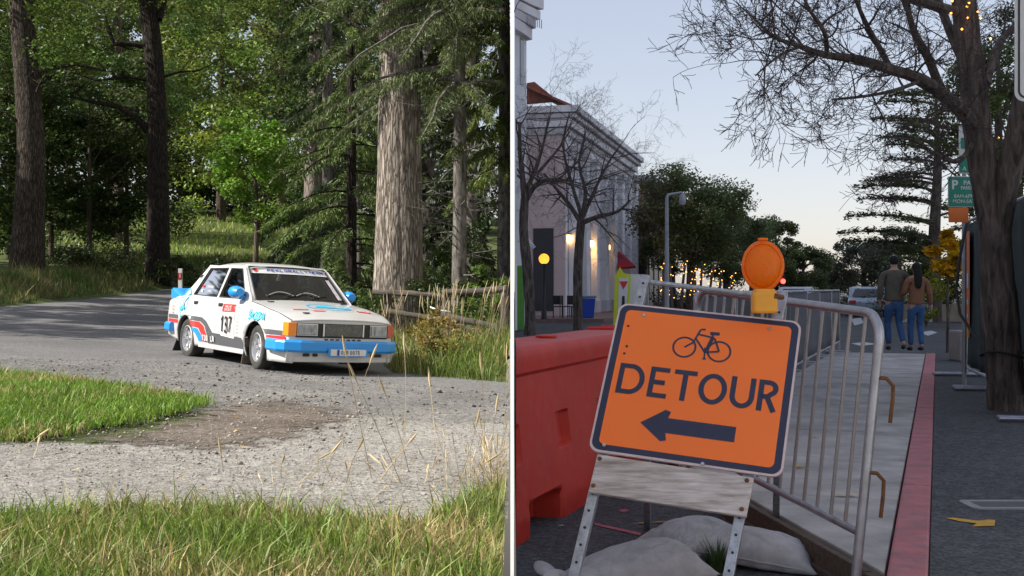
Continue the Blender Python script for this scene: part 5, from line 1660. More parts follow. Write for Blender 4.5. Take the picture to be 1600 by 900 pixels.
# ---------------------------------------------------------------- detour sign on its folding frame
M_sorange = mat('sign_orange', (.96, .205, .042), .6, var=.03, scale=1.5, spec=.25, dirt=(.82, .19, .06), dirt_scale=3, dirt_amt=.3)
M_snavy = mat('sign_navy', (.022, .028, .065), .5, var=.1, scale=6)
M_sedge = mat('sign_edge', (.62, .50, .50), .6, var=.1, scale=20)
M_galv = mat('galvanised', (.42, .44, .47), .45, metal=.7, var=.22, scale=40, dirt=(.20, .21, .22), dirt_scale=30, dirt_amt=.5)
M_rust = mat('rust', (.17, .075, .03), .8, metal=.2, var=.3, scale=30)
M_oldwood = mat('flaked_white_board', (.56, .52, .50), .85, var=.25, scale=3, stretch=(2.2, 6, 26), bmp=.7, bscale=3, bdist=.01, dirt=(.20, .145, .105), dirt_scale=1.6, dirt_amt=.85)
c4 = [P(970, 472, 5.27), P(1260, 503, 5.04), P(1215, 745, 4.69), P(917, 703, 4.92)]
cen = sum(c4, Vector()) / 4
ex = ((c4[1] - c4[0]) + (c4[2] - c4[3])) / 2; ey = ((c4[0] - c4[3]) + (c4[1] - c4[2])) / 2
SW, SH = ex.length, ey.length
ex.normalize(); ey = (ey - ex * ey.dot(ex)).normalized(); en = ex.cross(ey)        # en points to the camera side
if en.y > 0: en = -en
def sg(s, t, d=0.0):
    """s 0..1 left to right, t 0..1 top to bottom"""
    return cen + ex * ((s - .5) * SW) + ey * ((.5 - t) * SH) + en * d
gz = Vector((cen.x, cen.y, RZ))
sign = thing('detour_sign', 'orange bicycle DETOUR sign with left arrow on a folding steel frame', 'sign', tuple(gz))
def S_(p): return Vector(p) - gz
def rrect(x0, y0, x1, y1, rx, ry, n=7):
    out = []
    for cx, cy, a0 in ((x1 - rx, y0 + ry, -90), (x1 - rx, y1 - ry, 0), (x0 + rx, y1 - ry, 90), (x0 + rx, y0 + ry, 180)):
        out += [(cx + rx * math.cos(R(a0 + 90 * i / n)), cy + ry * math.sin(R(a0 + 90 * i / n))) for i in range(n + 1)]
    return out
k = SW / SH
plate = MB().prism(rrect(0, 0, 1, 1, .055, .055 * k), .014, lambda a, c, w: S_(sg(a, c, w - .014))).build('plate', M_sedge, sign, bev=.002)
def onsign(name, loop, d, m, par=plate):
    return MB().add([S_(sg(a, c, d)) for a, c in loop], [tuple(range(len(loop)))]).build(name, m, par)
onsign('border', rrect(.012, .012 * k, .988, 1 - .012 * k, .048, .048 * k), .0012, M_snavy)
onsign('face', rrect(.048, .042 * k, .952, 1 - .045 * k, .030, .030 * k), .0024, M_sorange)
def strokes(name, lines, w, d=.0036, par=plate):
    mb = MB()
    for kk, (pts, closed) in enumerate(lines):
        q = [(a * SW, c * SH) for a, c in pts]
        vs, fs = stroke(q, w, closed)
        mb.add([S_(sg(a / SW, c / SH, d + .0003 * kk)) for a, c in vs], fs)
    return mb.build(name, M_snavy, par)
LW = .0225
T0, T1 = .415, .615
def letter(name, x0, x1, lines):
    h = (T1 - T0)
    out = []
    for pts, cl in lines:
        out.append(([(x0 + (x1 - x0) * a, T1 - h * c) for a, c in pts], cl))
    strokes('letter_' + name, out, LW)
e_ = LW / 2 / (SH * (T1 - T0))
letter('d', .092, .210, [([(0, e_), (0, 1 - e_)] + [(.5, 1 - e_)] + arc(.45, .5 + .0, .55, .5 - e_, 90, -90, 12)[1:-1] + [(.5, e_)], True)])
letter('e', .262, .352, [([(1, 1 - e_), (0, 1 - e_), (0, e_), (1, e_)], False), ([(0, .5), (.8, .5)], False)])
letter('t', .385, .490, [([(-.08, 1 - e_), (1.08, 1 - e_)], False), ([(.5, 1 - e_), (.5, 0)], False)])
letter('o', .528, .650, [(arc(.5, .5, .5, .5 - e_, 0, 360, 28)[:-1], True)])
letter('u', .694, .794, [([(0, 1), (0, .38)] + arc(.5, .38, .5, .38 - e_, 180, 360, 12)[1:-1] + [(1, .38), (1, 1)], False)])
letter('r', .838, .912, [([(0, 0), (0, 1 - e_), (.55, 1 - e_)] + arc(.55, .735, .45, .265 - e_, 90, -90, 8)[1:-1] + [(.5, .47), (0, .47)], False), ([(.45, .47), (1.02, 0)], False)])
ah = [(.245, .785), (.365, .685), (.395, .695), (.385, .735), (.74, .735), (.74, .83), (.385, .83), (.395, .875), (.365, .885)]
onsign('arrow', [(a, c) for a, c in ah], .0036, M_snavy)
# bicycle symbol
r_ = .060
w1, w2 = (.402, .262), (.590, .266)
def circ(c, r): return ([(c[0] + r * math.cos(a), c[1] + r * k * math.sin(a)) for a in np.linspace(0, 2 * math.pi, 33)[:-1]], True)
strokes('bicycle_wheel', [circ(w1, r_)], .0085); strokes('bicycle_wheel', [circ(w2, r_)], .0085)
bb = (.515, .282); hd = (.463, .165); seat = (.558, .172)
strokes('bicycle_frame', [([w1, (.445, .225), hd, (.475, .13)], False), ([(.475, .13), (.500, .128)], False), ([hd, (.552, .178)], False), ([(.455, .195), bb], False), ([(.552, .178), bb], False), ([bb, w2], False), ([(.556, .182), w2], False), ([(.545, .158), bb], False)], .0085)
strokes('bicycle_saddle', [([(.527, .150), (.578, .148)], False)], .016)
strokes('bicycle_crank', [([(.512, .25), (.518, .325)], False), ([(.508, .325), (.528, .325)], False)], .007)
for s_, t_ in ((.15, .075), (.835, .075), (.08, .955), (.60, .985)):
    p = S_(sg(s_, t_, .003))
    MB().lathe([(0, .006), (.006, .005), (.009, 0)], 10, Matrix.Translation(p) @ en.to_track_quat('Z', 'Y').to_matrix().to_4x4()).build('bolt', M_chrome, sign, smooth=True)
for s_, t_ in ((.075, .16), (.09, .30), (.085, .35)):
    p = S_(sg(s_, t_, .003))
    MB().lathe([(0, .002), (.005, .001), (.006, 0)], 8, Matrix.Translation(p) @ en.to_track_quat('Z', 'Y').to_matrix().to_4x4()).build('screw', M_rubber, sign)
# legs of perforated square tube
def sqtube(name, p0, p1, w, m, par, up=en, holes=True):
    p0 = Vector(p0); p1 = Vector(p1); d = (p1 - p0).normalized()
    a = (up - d * up.dot(d)).normalized(); c = d.cross(a)
    vs = [p + a * (i * w / 2) + c * (j * w / 2) for p in (p0, p1) for i, j in ((-1, -1), (1, -1), (1, 1), (-1, 1))]
    o = MB().add(vs, [(0, 1, 2, 3), (4, 5, 6, 7), (0, 1, 5, 4), (1, 2, 6, 5), (2, 3, 7, 6), (3, 0, 4, 7)]).build(name, m, par, bev=.003)
    if holes:
        L = (p1 - p0).length; q = d
        mb_p = 0.03
        Mh = a.to_track_quat('Z', 'Y').to_matrix().to_4x4()
        s = .04
        while s < L - .03:
            ctr = p0 + d * s + a * (w / 2 + .0006)
            MB().lathe([(.0065, 0), (.0065, .0008), (0, .0008)], 8, Matrix.Translation(ctr) @ Mh).build('hole', M_black, o)
            s += .075
    return o
behind = -.04
def legp(px, row, y):
    d = P(px, row, 1.0) - Vector((0, 0, CAMZ)); o_ = Vector((0, 0, CAMZ)); c_ = cen + en * behind
    return S_(o_ + d * ((c_ - o_).dot(en) / d.dot(en)))
def down(a, b_, z=RZ):
    a = Vector(a); b_ = Vector(b_); t = (z - RZ - a.z) / (b_.z - a.z); return a + (b_ - a) * t
la, lb = legp(1009, 432, 5.2), legp(912, 838, 4.80)
ra, rb = legp(1224, 458, 5.08), legp(1142, 880, 4.66)
sqtube('leg', down(la, lb), la, .042, M_galv, sign)
sqtube('leg', down(ra, rb), ra, .042, M_galv, sign)
sqtube('rear_leg', S_(PG(1012, 826, RZ)), la + Vector((.0, .05, -.02)), .036, M_galv, sign, holes=False)
sqtube('rear_leg', S_(PG(1212, 838, RZ)), ra + Vector((.0, .05, -.02)), .036, M_galv, sign, holes=False)
MB().tube([la + (lb - la) * .02 + Vector((0, .03, 0)), ra + (rb - ra) * .02 + Vector((0, .03, 0))], .012, 8).build('hinge_rod', M_galv, sign)
# wooden cross board
def inplane(px, row, d):
    r_ = P(px, row, 1.0) - Vector((0, 0, CAMZ)); o_ = Vector((0, 0, CAMZ)); c_ = cen + en * d
    return S_(o_ + r_ * ((c_ - o_).dot(en) / r_.dot(en)))
q4 = [inplane(934, 709, .004), inplane(1178, 746, .004), inplane(1166, 807, .004), inplane(919, 768, .004)]
vs = q4 + [p - en * .02 for p in q4]
MB().add(vs, [(0, 1, 2, 3), (4, 5, 6, 7), (0, 1, 5, 4), (1, 2, 6, 5), (2, 3, 7, 6), (3, 0, 4, 7)]).build('cross_board', M_oldwood, sign, bev=.003)
for px, row, y in ((937, 716, 4.89), (927, 758, 4.86), (1167, 750, 4.79), (1159, 795, 4.76)):
    MB().lathe([(0, .006), (.008, .005), (.010, 0)], 9, Matrix.Translation(inplane(px, row, .005)) @ en.to_track_quat('Z', 'Y').to_matrix().to_4x4()).build('bolt', M_rust, sign)

# ---------------------------------------------------------------- amber warning lamp
m, nt, out = nodes('amber_lens_lamp')
co = mapping(nt, (1, 1, 1)); vo = nt.nodes.new('ShaderNodeTexVoronoi'); vo.inputs['Scale'].default_value = 110; nt.links.new(co, vo.inputs['Vector'])
pb = principled(nt, out, **{'Base Color': ramp(nt, nz(nt, co, 14, 3), [(.3, (.98, .24, .0)), (.7, (1.0, .30, .002))]), 'Roughness': .3, 'Coat Weight': .25, 'Subsurface Weight': 0.0})
nt.links.new(bump(nt, vo.outputs['Distance'], .5, .004), pb.inputs['Normal'])
tr = nt.nodes.new('ShaderNodeBsdfTranslucent'); tr.inputs['Color'].default_value = (1.0, .30, .0, 1)
mx = nt.nodes.new('ShaderNodeMixShader'); mx.inputs[0].default_value = .5
nt.links.new(pb.outputs[0], mx.inputs[1]); nt.links.new(tr.outputs[0], mx.inputs[2]); nt.links.new(mx.outputs[0], out.inputs['Surface'])
M_amblens = m
M_lampyel = mat('lamp_body_yellow', (.80, .36, .03), .5, var=.08)
lc = P(1192, 415, 5.02)
lamp = thing('warning_lamp', 'round amber warning lamp on a yellow battery case atop the detour sign', 'lamp', tuple(P(1194, 490, 5.01)))
lo = Vector(lamp.location)
fd = Vector((-.25, -1, .05)).normalized()
ML = Matrix.Translation(lc - lo) @ fd.to_track_quat('Z', 'Y').to_matrix().to_4x4() @ Matrix.Scale(1.22, 4, (0, 1, 0))
MB().lathe([(0, .044), (.03, .042), (.055, .034), (.072, .02), (.078, .008), (.078, -.008), (.072, -.02), (.055, -.034), (.03, -.042), (0, -.044)], 36, ML).build('lens', M_amblens, lamp, smooth=True)
MB().lathe([(.078, .012), (.089, .010), (.092, 0), (.089, -.010), (.078, -.012)], 36, ML, closed=True).build('lens_rim', M_amblens, lamp, smooth=True)
MB().box(tuple(lc - lo + Vector((.0, 0, .116))), (.04, .03, .012)).build('lens_tab', M_amblens, lamp, bev=.004)
MB().box(tuple(P(1194, 472, 5.01) - lo), (.105, .075, .095)).build('battery_case', M_lampyel, lamp, bev=.012)
MB().box(tuple(P(1194, 456, 5.01) - lo), (.085, .06, .03)).build('lamp_neck', M_lampyel, lamp, bev=.006)
MB().tube([P(1211, 462, 4.97) - lo, P(1222, 464, 5.03) - lo], .012, 8).build('mounting_bolt', M_rust, lamp)

# ---------------------------------------------------------------- sandbags
def bag_mat():
    m, nt, out = nodes('sandbag_cloth')
    co = mapping(nt)
    c = ramp(nt, nz(nt, co, 5, 6, .65), [(.3, (.30, .28, .275)), (.5, (.47, .455, .47)), (.75, (.55, .54, .565))])
    c = mixc(nt, ramp(nt, nz(nt, co, 2.3, 5, .7), [(.5, 0.0), (.75, .65)]), c, (.20, .175, .15))
    wv = nt.nodes.new('ShaderNodeTexWave'); wv.inputs['Scale'].default_value = 3.2; wv.inputs['Distortion'].default_value = 9.0
    wv.inputs['Detail'].default_value = 3; wv.inputs['Detail Scale'].default_value = 1.2; nt.links.new(mapping(nt, (1, 1, .6), rot=(.3, .2, .7)), wv.inputs['Vector'])
    pw = nt.nodes.new('ShaderNodeMath'); pw.operation = 'POWER'; pw.inputs[1].default_value = 5.0; nt.links.new(wv.outputs['Fac'], pw.inputs[0])
    ad = nt.nodes.new('ShaderNodeMath'); ad.operation = 'MULTIPLY_ADD'; ad.inputs[1].default_value = .12
    nt.links.new(nz(nt, co, 240, 2), ad.inputs[0]); nt.links.new(pw.outputs[0], ad.inputs[2])
    b = principled(nt, out, **{'Base Color': c, 'Roughness': .95, 'Specular IOR Level': .2})
    nt.links.new(bump(nt, ad.outputs[0], .3, .010), b.inputs['Normal'])
    return m
M_bag = bag_mat()
def sandbag(label, c, L, Wd, H, rz, seed=0, z0=0.0, roll=0.0, flap=True):
    """a stuffed cloth sack: pillow body with pinched corners, a sewn seam and a loose folded end"""
    t = thing('sandbag', label, 'sandbag', (c[0], c[1], RZ), (0, 0, rz), group='sandbags weighing down the detour sign')
    n = 54
    def surf(top):
        G = np.zeros((n, n, 3))
        for i in range(n):
            f = -1 + 2 * i / (n - 1)
            for j in range(n):
                g = -1 + 2 * j / (n - 1)
                e = max(0, (1 - abs(f) ** 2.2)) * max(0, (1 - abs(g) ** 2.2))
                h = e ** .50
                pinch = 1 - .07 * (1 - g * g) * abs(f) ** 4
                x = f * L / 2 * pinch; y = g * Wd / 2 * (1 - .09 * (1 - f * f) * abs(g) ** 4)
                w1 = mnoise.noise(Vector((f * 1.4 + seed, g * 1.4, seed))) * .09
                ed = max(abs(f), abs(g)) ** 3
                w2 = mnoise.noise(Vector((f * 6 + seed, g * 6, 1.7))) * (.015 + .06 * ed)
                w3 = math.sin(g * 19 + 3 * math.sin(f * 3 + seed)) * .05 * smooth01(.45, .95, abs(f)) + math.sin(f * 21 + 2.5 * math.sin(g * 4 + seed)) * .05 * smooth01(.45, .95, abs(g))
                mid = H * .30 + roll * f
                q1 = 1 - abs(mnoise.noise(Vector((f * 1.6 + seed * 2 + .4 * g, g * 2.6, 4.4)))) * 2.2
                q2 = 1 - abs(mnoise.noise(Vector((f * 3.4 + seed, g * 2.2 - f * 1.5, 8.4)))) * 2.4
                crease = max(0, q1) ** 9 * .10
                ear = (abs(f) * abs(g)) ** 5
                x *= 1 + .10 * ear; y *= 1 + .12 * ear
                z = mid + (H * .70 * h * (1 + w1 + w2 + w3 - crease) if top else -H * .30 * h ** .6) + (.02 * w2 * (1 - h))
                y += mnoise.noise(Vector((f * 3, seed, 5.0))) * .02 * (1 if top else 1)
                G[i, j] = (x, y, max(.003 if not top else .008, z) + z0)
        return grid_mesh(G)
    V1, Q1 = surf(True); V2, Q2 = surf(False)
    me = np_mesh('bag', np.concatenate([V1, V2]), np.concatenate([Q1, Q2[:, ::-1] + len(V1)]), smooth=True)
    bm = bmesh.new(); bm.from_mesh(me); bmesh.ops.remove_doubles(bm, verts=bm.verts, dist=.0015); bm.to_mesh(me); bm.free()
    link('bag', me, M_bag, t)
    mid = lambda f: H * .30 + roll * f + z0
    MB().tube([(L / 2 * f * .985, -Wd / 2 * (1 - .09 * (1 - f * f)) - .002 + mnoise.noise(Vector((f * 3, seed, 5.0))) * .02, mid(f) + .004) for f in np.linspace(-.97, .97, 24)], .0055, 5).build('seam', M_bag, t, smooth=True)
    for ex_, ey_ in ((1, 1), (1, -1), (-1, -1), (-1, 1)):          # crumpled corner ears
        if ex_ * ey_ * math.sin(seed * 3) < 0: continue
        c_ = Vector((ex_ * L / 2 * 1.05, ey_ * Wd / 2 * 1.07, H * .30 + roll * ex_ + z0 + .004))
        G3 = np.zeros((5, 13, 3))
        for i in range(5):
            f_ = i / 4
            for j in range(13):
                w_ = -1 + j / 6
                G3[i, j] = (c_.x + ex_ * (.07 * f_ - .035) - ey_ * ex_ * ex_ * w_ * .035 * (.35 + f_) * .7, c_.y + ey_ * (.07 * f_ - .035) + ex_ * ey_ * ey_ * w_ * .035 * (.35 + f_) * .7, c_.z + .03 * f_ + .012 * f_ * math.sin(w_ * 7 + seed))
        V, Q = grid_mesh(G3)
        link('corner_ear', np_mesh('corner_ear', V, Q, smooth=True), M_bag, t, solid=.005)
    if flap:
        G2 = np.zeros((10, 22, 3))
        for i in range(10):
            f = i / 9
            for j in range(22):
                g = -1 + 2 * j / 21
                wv = .014 * math.sin(g * 4.5 + seed + f * 2) * (.4 + f)
                G2[i, j] = (-L / 2 * .90 - f * .13 + .02 * math.sin(g * 5 + seed), g * Wd * .36 * (1 - .35 * (1 - f)) + .01 * math.sin(f * 8), mid(-1) + .02 + .075 * math.sin(f * 2.2) + wv)
        V, Q = grid_mesh(G2)
        link('folded_end', np_mesh('folded_end', V, Q, smooth=True), M_bag, t, solid=.006)
    return t
sandbag('large pale grey sandbag in front of the left leg of the detour sign', (.535, 5.14), .60, .46, .21, .16, 1.0, roll=.06)
sandbag('sandbag with crumpled folded end at the far left of the pile', (.36, 4.98), .44, .34, .12, .95, 4.0, flap=False, roll=.03)
sandbag('grey sandbag right of the right leg of the detour sign', (1.19, 5.66), .60, .40, .17, -.35, 7.0, roll=-.03, flap=False)
sandbag('sandbag behind the right leg, between the other bags', (.93, 5.78), .46, .40, .20, .5, 9.0, flap=False)

# weeds and litter at the foot of the sign
def tuft(label, px, row, z, n, h, col, name='weed_tuft'):
    p = PG(px, row, z)
    t = thing(name, label, 'weed', (p.x, p.y, z))
    a = rng.uniform(0, 6.28, n); r_ = rng.uniform(0, .05, n)
    pos = np.stack([np.cos(a) * r_, np.sin(a) * r_, np.zeros(n)], -1)
    hh = h * rng.uniform(.5, 1.2, n); ln = rng.uniform(.2, .8, n)
    sd = np.stack([np.cos(a + 1.5), np.sin(a + 1.5), np.zeros(n)], -1) * .004
    ld = np.stack([np.cos(a), np.sin(a), np.zeros(n)], -1) * (ln * hh)[:, None]
    up = np.zeros((n, 3)); up[:, 2] = hh
    mid = pos + up * .55 + ld * .35; tip = pos + up * .95 + ld
    V = np.stack([pos - sd, pos + sd, mid - sd * .8, mid + sd * .8, tip], 1).reshape(-1, 3)
    i = np.arange(n)[:, None] * 5
    C = np.repeat(np.array(col) * rng.uniform(.6, 1.4, (n, 1)), 5, 0)
    link('blades', np_mesh('blades', V, i + np.array([[0, 1, 3, 2]]), i + np.array([[2, 3, 4]]), C), M_grass, t)
tuft('tuft of grass growing by the right leg of the detour sign', 1122, 893, RZ, 60, .16, (.07, .12, .03))
tuft('small weeds against the timber edging', 1275, 868, RZ, 30, .06, (.07, .09, .03))
M_leafy = mat('dry_yellow_leaf', (.62, .38, .06), .8, var=.25, scale=30)
M_leafp = mat('pale_dry_leaf', (.60, .50, .33), .8, var=.2, scale=30)
def leafthing(px, row, z, L, wd, ang, m, label, name='fallen_leaf', cat='leaf'):
    p = PG(px, row, z)
    pts = [(-.5, 0), (-.25, .35), (.05, .22), (.15, .5), (.5, .1), (.3, -.1), (.45, -.3), (.05, -.25), (-.2, -.4)]
    ca, sa = math.cos(ang), math.sin(ang)
    vs = [(a * L * ca - c * wd * sa, a * L * sa + c * wd * ca, .006 + .012 * abs(c)) for a, c in pts]
    o = MB().add(vs, [tuple(range(len(vs)))]).build(name, m, solid=.0015)
    o.location = (p.x, p.y, z); tag(o, label, cat)
leafthing(1322, 774, 0, .16, .09, -.2, M_leafp, 'large pale leaf on the concrete behind the crowd barricade')
leafthing(1248, 729, 0, .09, .08, .4, M_leafy, 'yellow leaf on the concrete near the sign edge')
leafthing(1270, 682, 0, .10, .07, .1, M_leafy, 'yellow leaf farther along the concrete walk')
leafthing(1020, 818, RZ, .26, .03, .25, mat('dry_palm_strip', (.42, .26, .09), .8), 'dry brown palm strip on the road under the sign')
leafthing(877, 823, RZ, .04, .03, .2, M_leafp, 'scrap of white paper beside the red barrier', 'paper_scrap', 'litter')
# painted marks
M_pink = mat('pink_paint', (.42, .11, .13), .8, var=.25, scale=20)
M_yel = mat('yellow_paint', (.66, .36, .035), .8, var=.2, scale=25, dirt=(.3, .2, .06), dirt_scale=30)
M_wpaint = mat('worn_white_paint', (.50, .51, .53), .8, var=.2, scale=9)
def mark(name, pix, z, m):
    o = flat(name, [PG(a, c, z) for a, c in pix], z, m)
    return o
mark('paint_mark', [(966, 797), (974, 800), (984, 797), (976, 794)], RZ + .004, M_pink)
mark('paint_mark', [(928, 816), (930, 820), (1000, 836), (1002, 832)], RZ + .004, M_pink)
mark('paint_mark', [(1245, 884), (1243, 888), (1300, 902), (1304, 898)], RZ + .004, mat('violet_paint', (.35, .18, .36), .8))
mark('yellow_arrow_mark', [(1478, 809), (1490, 808), (1528, 813), (1545, 811), (1555, 812), (1554, 821), (1519, 822), (1526, 817), (1500, 814)], .004, M_yel)
mark('road_marking', [(1437, 519), (1455, 516), (1465, 519), (1450, 524)], RZ + .004, M_wpaint)
mark('road_marking', [(1330, 536), (1350, 534), (1372, 537), (1345, 540)], RZ + .004, M_wpaint)
mark('road_marking', [(1330, 498), (1345, 496), (1350, 504), (1335, 508)], RZ + .004, M_wpaint)

# utility cover in the footway
cv = PG(1570, 789, 0)
uc = thing('utility_cover', 'oblong concrete utility box cover set in the footway', 'cover', (cv.x, cv.y, 0))
def pgl(px, row): p = PG(px, row, 0); return (p.x - cv.x, p.y - cv.y)
L1 = pgl(1508, 789); R1 = (L1[0] + .82, L1[1])
o_ = rrect(L1[0], -.13, R1[0], .13, .05, .05); i_ = rrect(L1[0] + .055, -.085, R1[0] - .055, .085, .012, .012)
n = len(o_)
vs = [(a, c, .007) for a, c in o_] + [(a, c, .007) for a, c in i_] + [(a, c, -.02) for a, c in o_] + [(a, c, -.02) for a, c in i_]
fs = []
for i in range(n):
    j = (i + 1) % n
    fs += [(i, j, n + j, n + i), (i, j, 2 * n + j, 2 * n + i), (n + i, n + j, 3 * n + j, 3 * n + i)]
MB().add(vs, fs).build('frame', mat('pale_concrete', (.30, .30, .295), .85, var=.1, scale=12), uc)
MB().prism([(a, c) for a, c in rrect(L1[0] + .06, -.08, R1[0] - .06, .08, .01, .01)], .024, lambda a, c, w: (a, c, -.02 + w)).build('lid', mat('cover_lid', (.12, .118, .115), .9, var=.2, scale=60), uc)

# ---------------------------------------------------------------- crowd barricade
M_steel = mat('barricade_steel', (.40, .41, .45), .38, metal=.8, var=.16, scale=14, dirt=(.20, .15, .12), dirt_scale=16, dirt_amt=.35)
M_bar = mat('barricade_bar', (.34, .32, .33), .45, metal=.7, var=.25, scale=9, dirt=(.20, .11, .06), dirt_scale=9, dirt_amt=.6)
Br = P(1344, 832, 4.8); Dl = Vector((-.42, 2.0, .098)).normalized()
Bu = Vector((.09, 0, .91)).normalized()
BL_ = 2.08
bar = thing('crowd_barricade', 'steel crowd barricade with rusty hook leaning beside the red kerb', 'barricade', (Br.x, Br.y, RZ))
def bp(s, h): return Br + Dl * s + Bu * h - Vector(bar.location)
TOPH = .915
frame = [bp(0, -.36), bp(0, 0), bp(0, TOPH - .12)] + [bp(.12 - .12 * math.cos(a), TOPH - .12 + .12 * math.sin(a)) for a in np.linspace(.2, 1.57, 6)]
frame += [bp(BL_ - .12 + .12 * math.sin(a), TOPH - .12 + .12 * math.cos(a)) for a in np.linspace(0, 1.4, 6)] + [bp(BL_, TOPH - .12), bp(BL_, -.30)]
MB().tube(frame, .0205, 12).build('frame_tube', M_steel, bar, smooth=True)
MB().tube([bp(0, 0), bp(BL_, 0)], .0185, 10).build('bottom_rail', M_steel, bar, smooth=True)
nb_ = 15
for i in range(1, nb_ + 1):
    s = BL_ * i / (nb_ + 1)
    MB().tube([bp(s, 0), bp(s, TOPH)], .0085, 8).build('bar', M_bar, bar, smooth=True)
hk = lambda h: [bp(0, h) , bp(-.03, h) + Vector((.03, 0, .0)), bp(-.035, h) + Vector((.055, 0, -.03)), bp(-.03, h) + Vector((.055, 0, -.09)), bp(-.02, h) + Vector((.05, 0, -.185))]
MB().tube(hk(.65), .0085, 7).build('hook', M_rust, bar, smooth=True)
MB().tube(hk(.255), .0085, 7).build('hook', M_rust, bar, smooth=True)
for s in (.15, BL_ - .2):
    c = bp(s, -.30)
    MB().tube([c + Vector((-.28, 0, -.01)), c + Vector((.0, 0, .05)), c + Vector((.0, 0, .28))], .014, 7).build('foot', M_steel, bar, smooth=True) if s > 1 else None
# ---------------------------------------------------------------- row of screened panels along the walk
M_screen = mat('grey_screen', (.105, .105, .115), .85, var=.12, scale=3, bmp=.4, bscale=14, bdist=.01)
u = 9.6; i = 0
places = ('nearest', 'second', 'third', 'fourth', 'fifth', 'sixth', 'seventh')
while i < 7:
    c = W(-1.92, u + 1.1, RZ)
    t = thing('screened_panel', places[i] + ' grey screened fence panel of the row along the concrete walk', 'fence panel', tuple(c), (0, 0, math.pi / 2 - SA + random.uniform(-.015, .015)), group='grey screened panels along the walk')
    MB().tube([(-1.06, 0, 0), (-1.06, 0, 1.27), (-1.0, 0, 1.30), (1.0, 0, 1.30), (1.06, 0, 1.27), (1.06, 0, 0)], .019, 8).build('frame_tube', M_steel, t, smooth=True)
    G = np.array([[(x, .012 * math.sin(x * 5 + z * 3 + i), z) for x in np.linspace(-1.045, 1.045, 14)] for z in np.linspace(.26, 1.27, 8)])
    V, Q = grid_mesh(G); link('screen', np_mesh('screen', V, Q, smooth=True), M_screen, t, solid=.004)
    MB().tube([(-1.05, 0, .24), (1.05, 0, .24)], .015, 7).build('bottom_rail', M_steel, t, smooth=True)
    for x in (-.8, .8):
        MB().box((x, 0, .03), (.06, .5, .05)).build('foot', M_steel, t, bev=.01)
        MB().tube([(x, 0, .05), (x, 0, .24)], .015, 6).build('foot_stem', M_steel, t)
    u += 2.2; i += 1

# ---------------------------------------------------------------- mesh fence with green screen on the right
M_green = mat('dark_green_screen', (.022, .040, .042), .85, var=.2, scale=4, bmp=.4, bscale=12, bdist=.01)
FA = Vector((6.19, 15.7, 0)); FD = Vector((-.49, -1.9, 0)).normalized()
for i, (s0, s1, lab) in enumerate(((0.0, 2.25, 'green-screened mesh fence panel with orange banner, behind the tree'), (2.35, 5.6, 'green-screened mesh fence panel at the right frame edge'))):
    c = FA + FD * s0
    t = thing('site_fence', lab, 'fence', tuple(c), (0, 0, math.atan2(FD.y, FD.x)), group='temporary site fence panels')
    L = s1 - s0
    MB().tube([(0, 0, .06), (0, 0, 2.06), (.05, 0, 2.1), (L - .05, 0, 2.1), (L, 0, 2.06), (L, 0, .12)], .022, 8).build('frame_tube', M_steel, t, smooth=True)
    MB().tube([(0, 0, .12), (L, 0, .12)], .018, 8).build('bottom_rail', M_steel, t, smooth=True)
    G = np.array([[(x, .02 * math.sin(x * 7 + z * 2), z) for x in np.linspace(.03, L - .03, 16)] for z in np.linspace(.16, 2.06, 12)])
    V, Q = grid_mesh(G); link('screen', np_mesh('screen', V, Q, smooth=True), M_green, t, solid=.004)
    for x in (0.0, L - .05):
        MB().tube([(x, -.42, .03), (x, .42, .03)], .024, 8).build('foot', M_steel, t, smooth=True)
        MB().tube([(x, -.42, .03), (x + .12, -.42, .03), (x + .12, .42, .03), (x, .42, .03)], .02, 8).build('foot', M_steel, t, smooth=True)
    if i == 0:
        bn = MB().add([(x, -.035, z) for x, z in ((.06, .55), (.62, .55), (.62, 1.95), (.06, 1.95))], [(0, 1, 2, 3)]).build('banner', mat('banner_orange', (.70, .16, .035), .6, var=.06), t, solid=.004)
        for nm, z0, z1, m in (('banner_band', .55, .74, M_yel), ('banner_band', .80, .86, M_wpaint), ('banner_band', .98, 1.05, M_wpaint), ('banner_band', 1.2, 1.4, M_wpaint)):
            MB().add([(x, -.042, z) for x, z in ((.12, z0), (.56, z0), (.56, z1), (.12, z1))], [(0, 1, 2, 3)]).build(nm, m, bn)
cb = thing('cable', 'black cable hanging from the site fence to the tree', 'cable', (0, 0, 0))
MB().tube([P(1510, 350, 13), P(1500, 400, 12.6), P(1494, 450, 12.4), P(1500, 490, 12.2), P(1520, 520, 11.8), P(1550, 552, 11.2)], .016, 6).build('cable_run', M_rubber, cb, smooth=True)

# concrete block behind the fence
kb = P(1498, 530, 17.5)
tag(MB().box((wx(1501, 19), 19, .25), (.22, .5, .50)).build('concrete_block', mat('block_concrete', (.26, .245, .235), .9, var=.1), bev=.02), 'low beige concrete block beside the site fence', 'block')

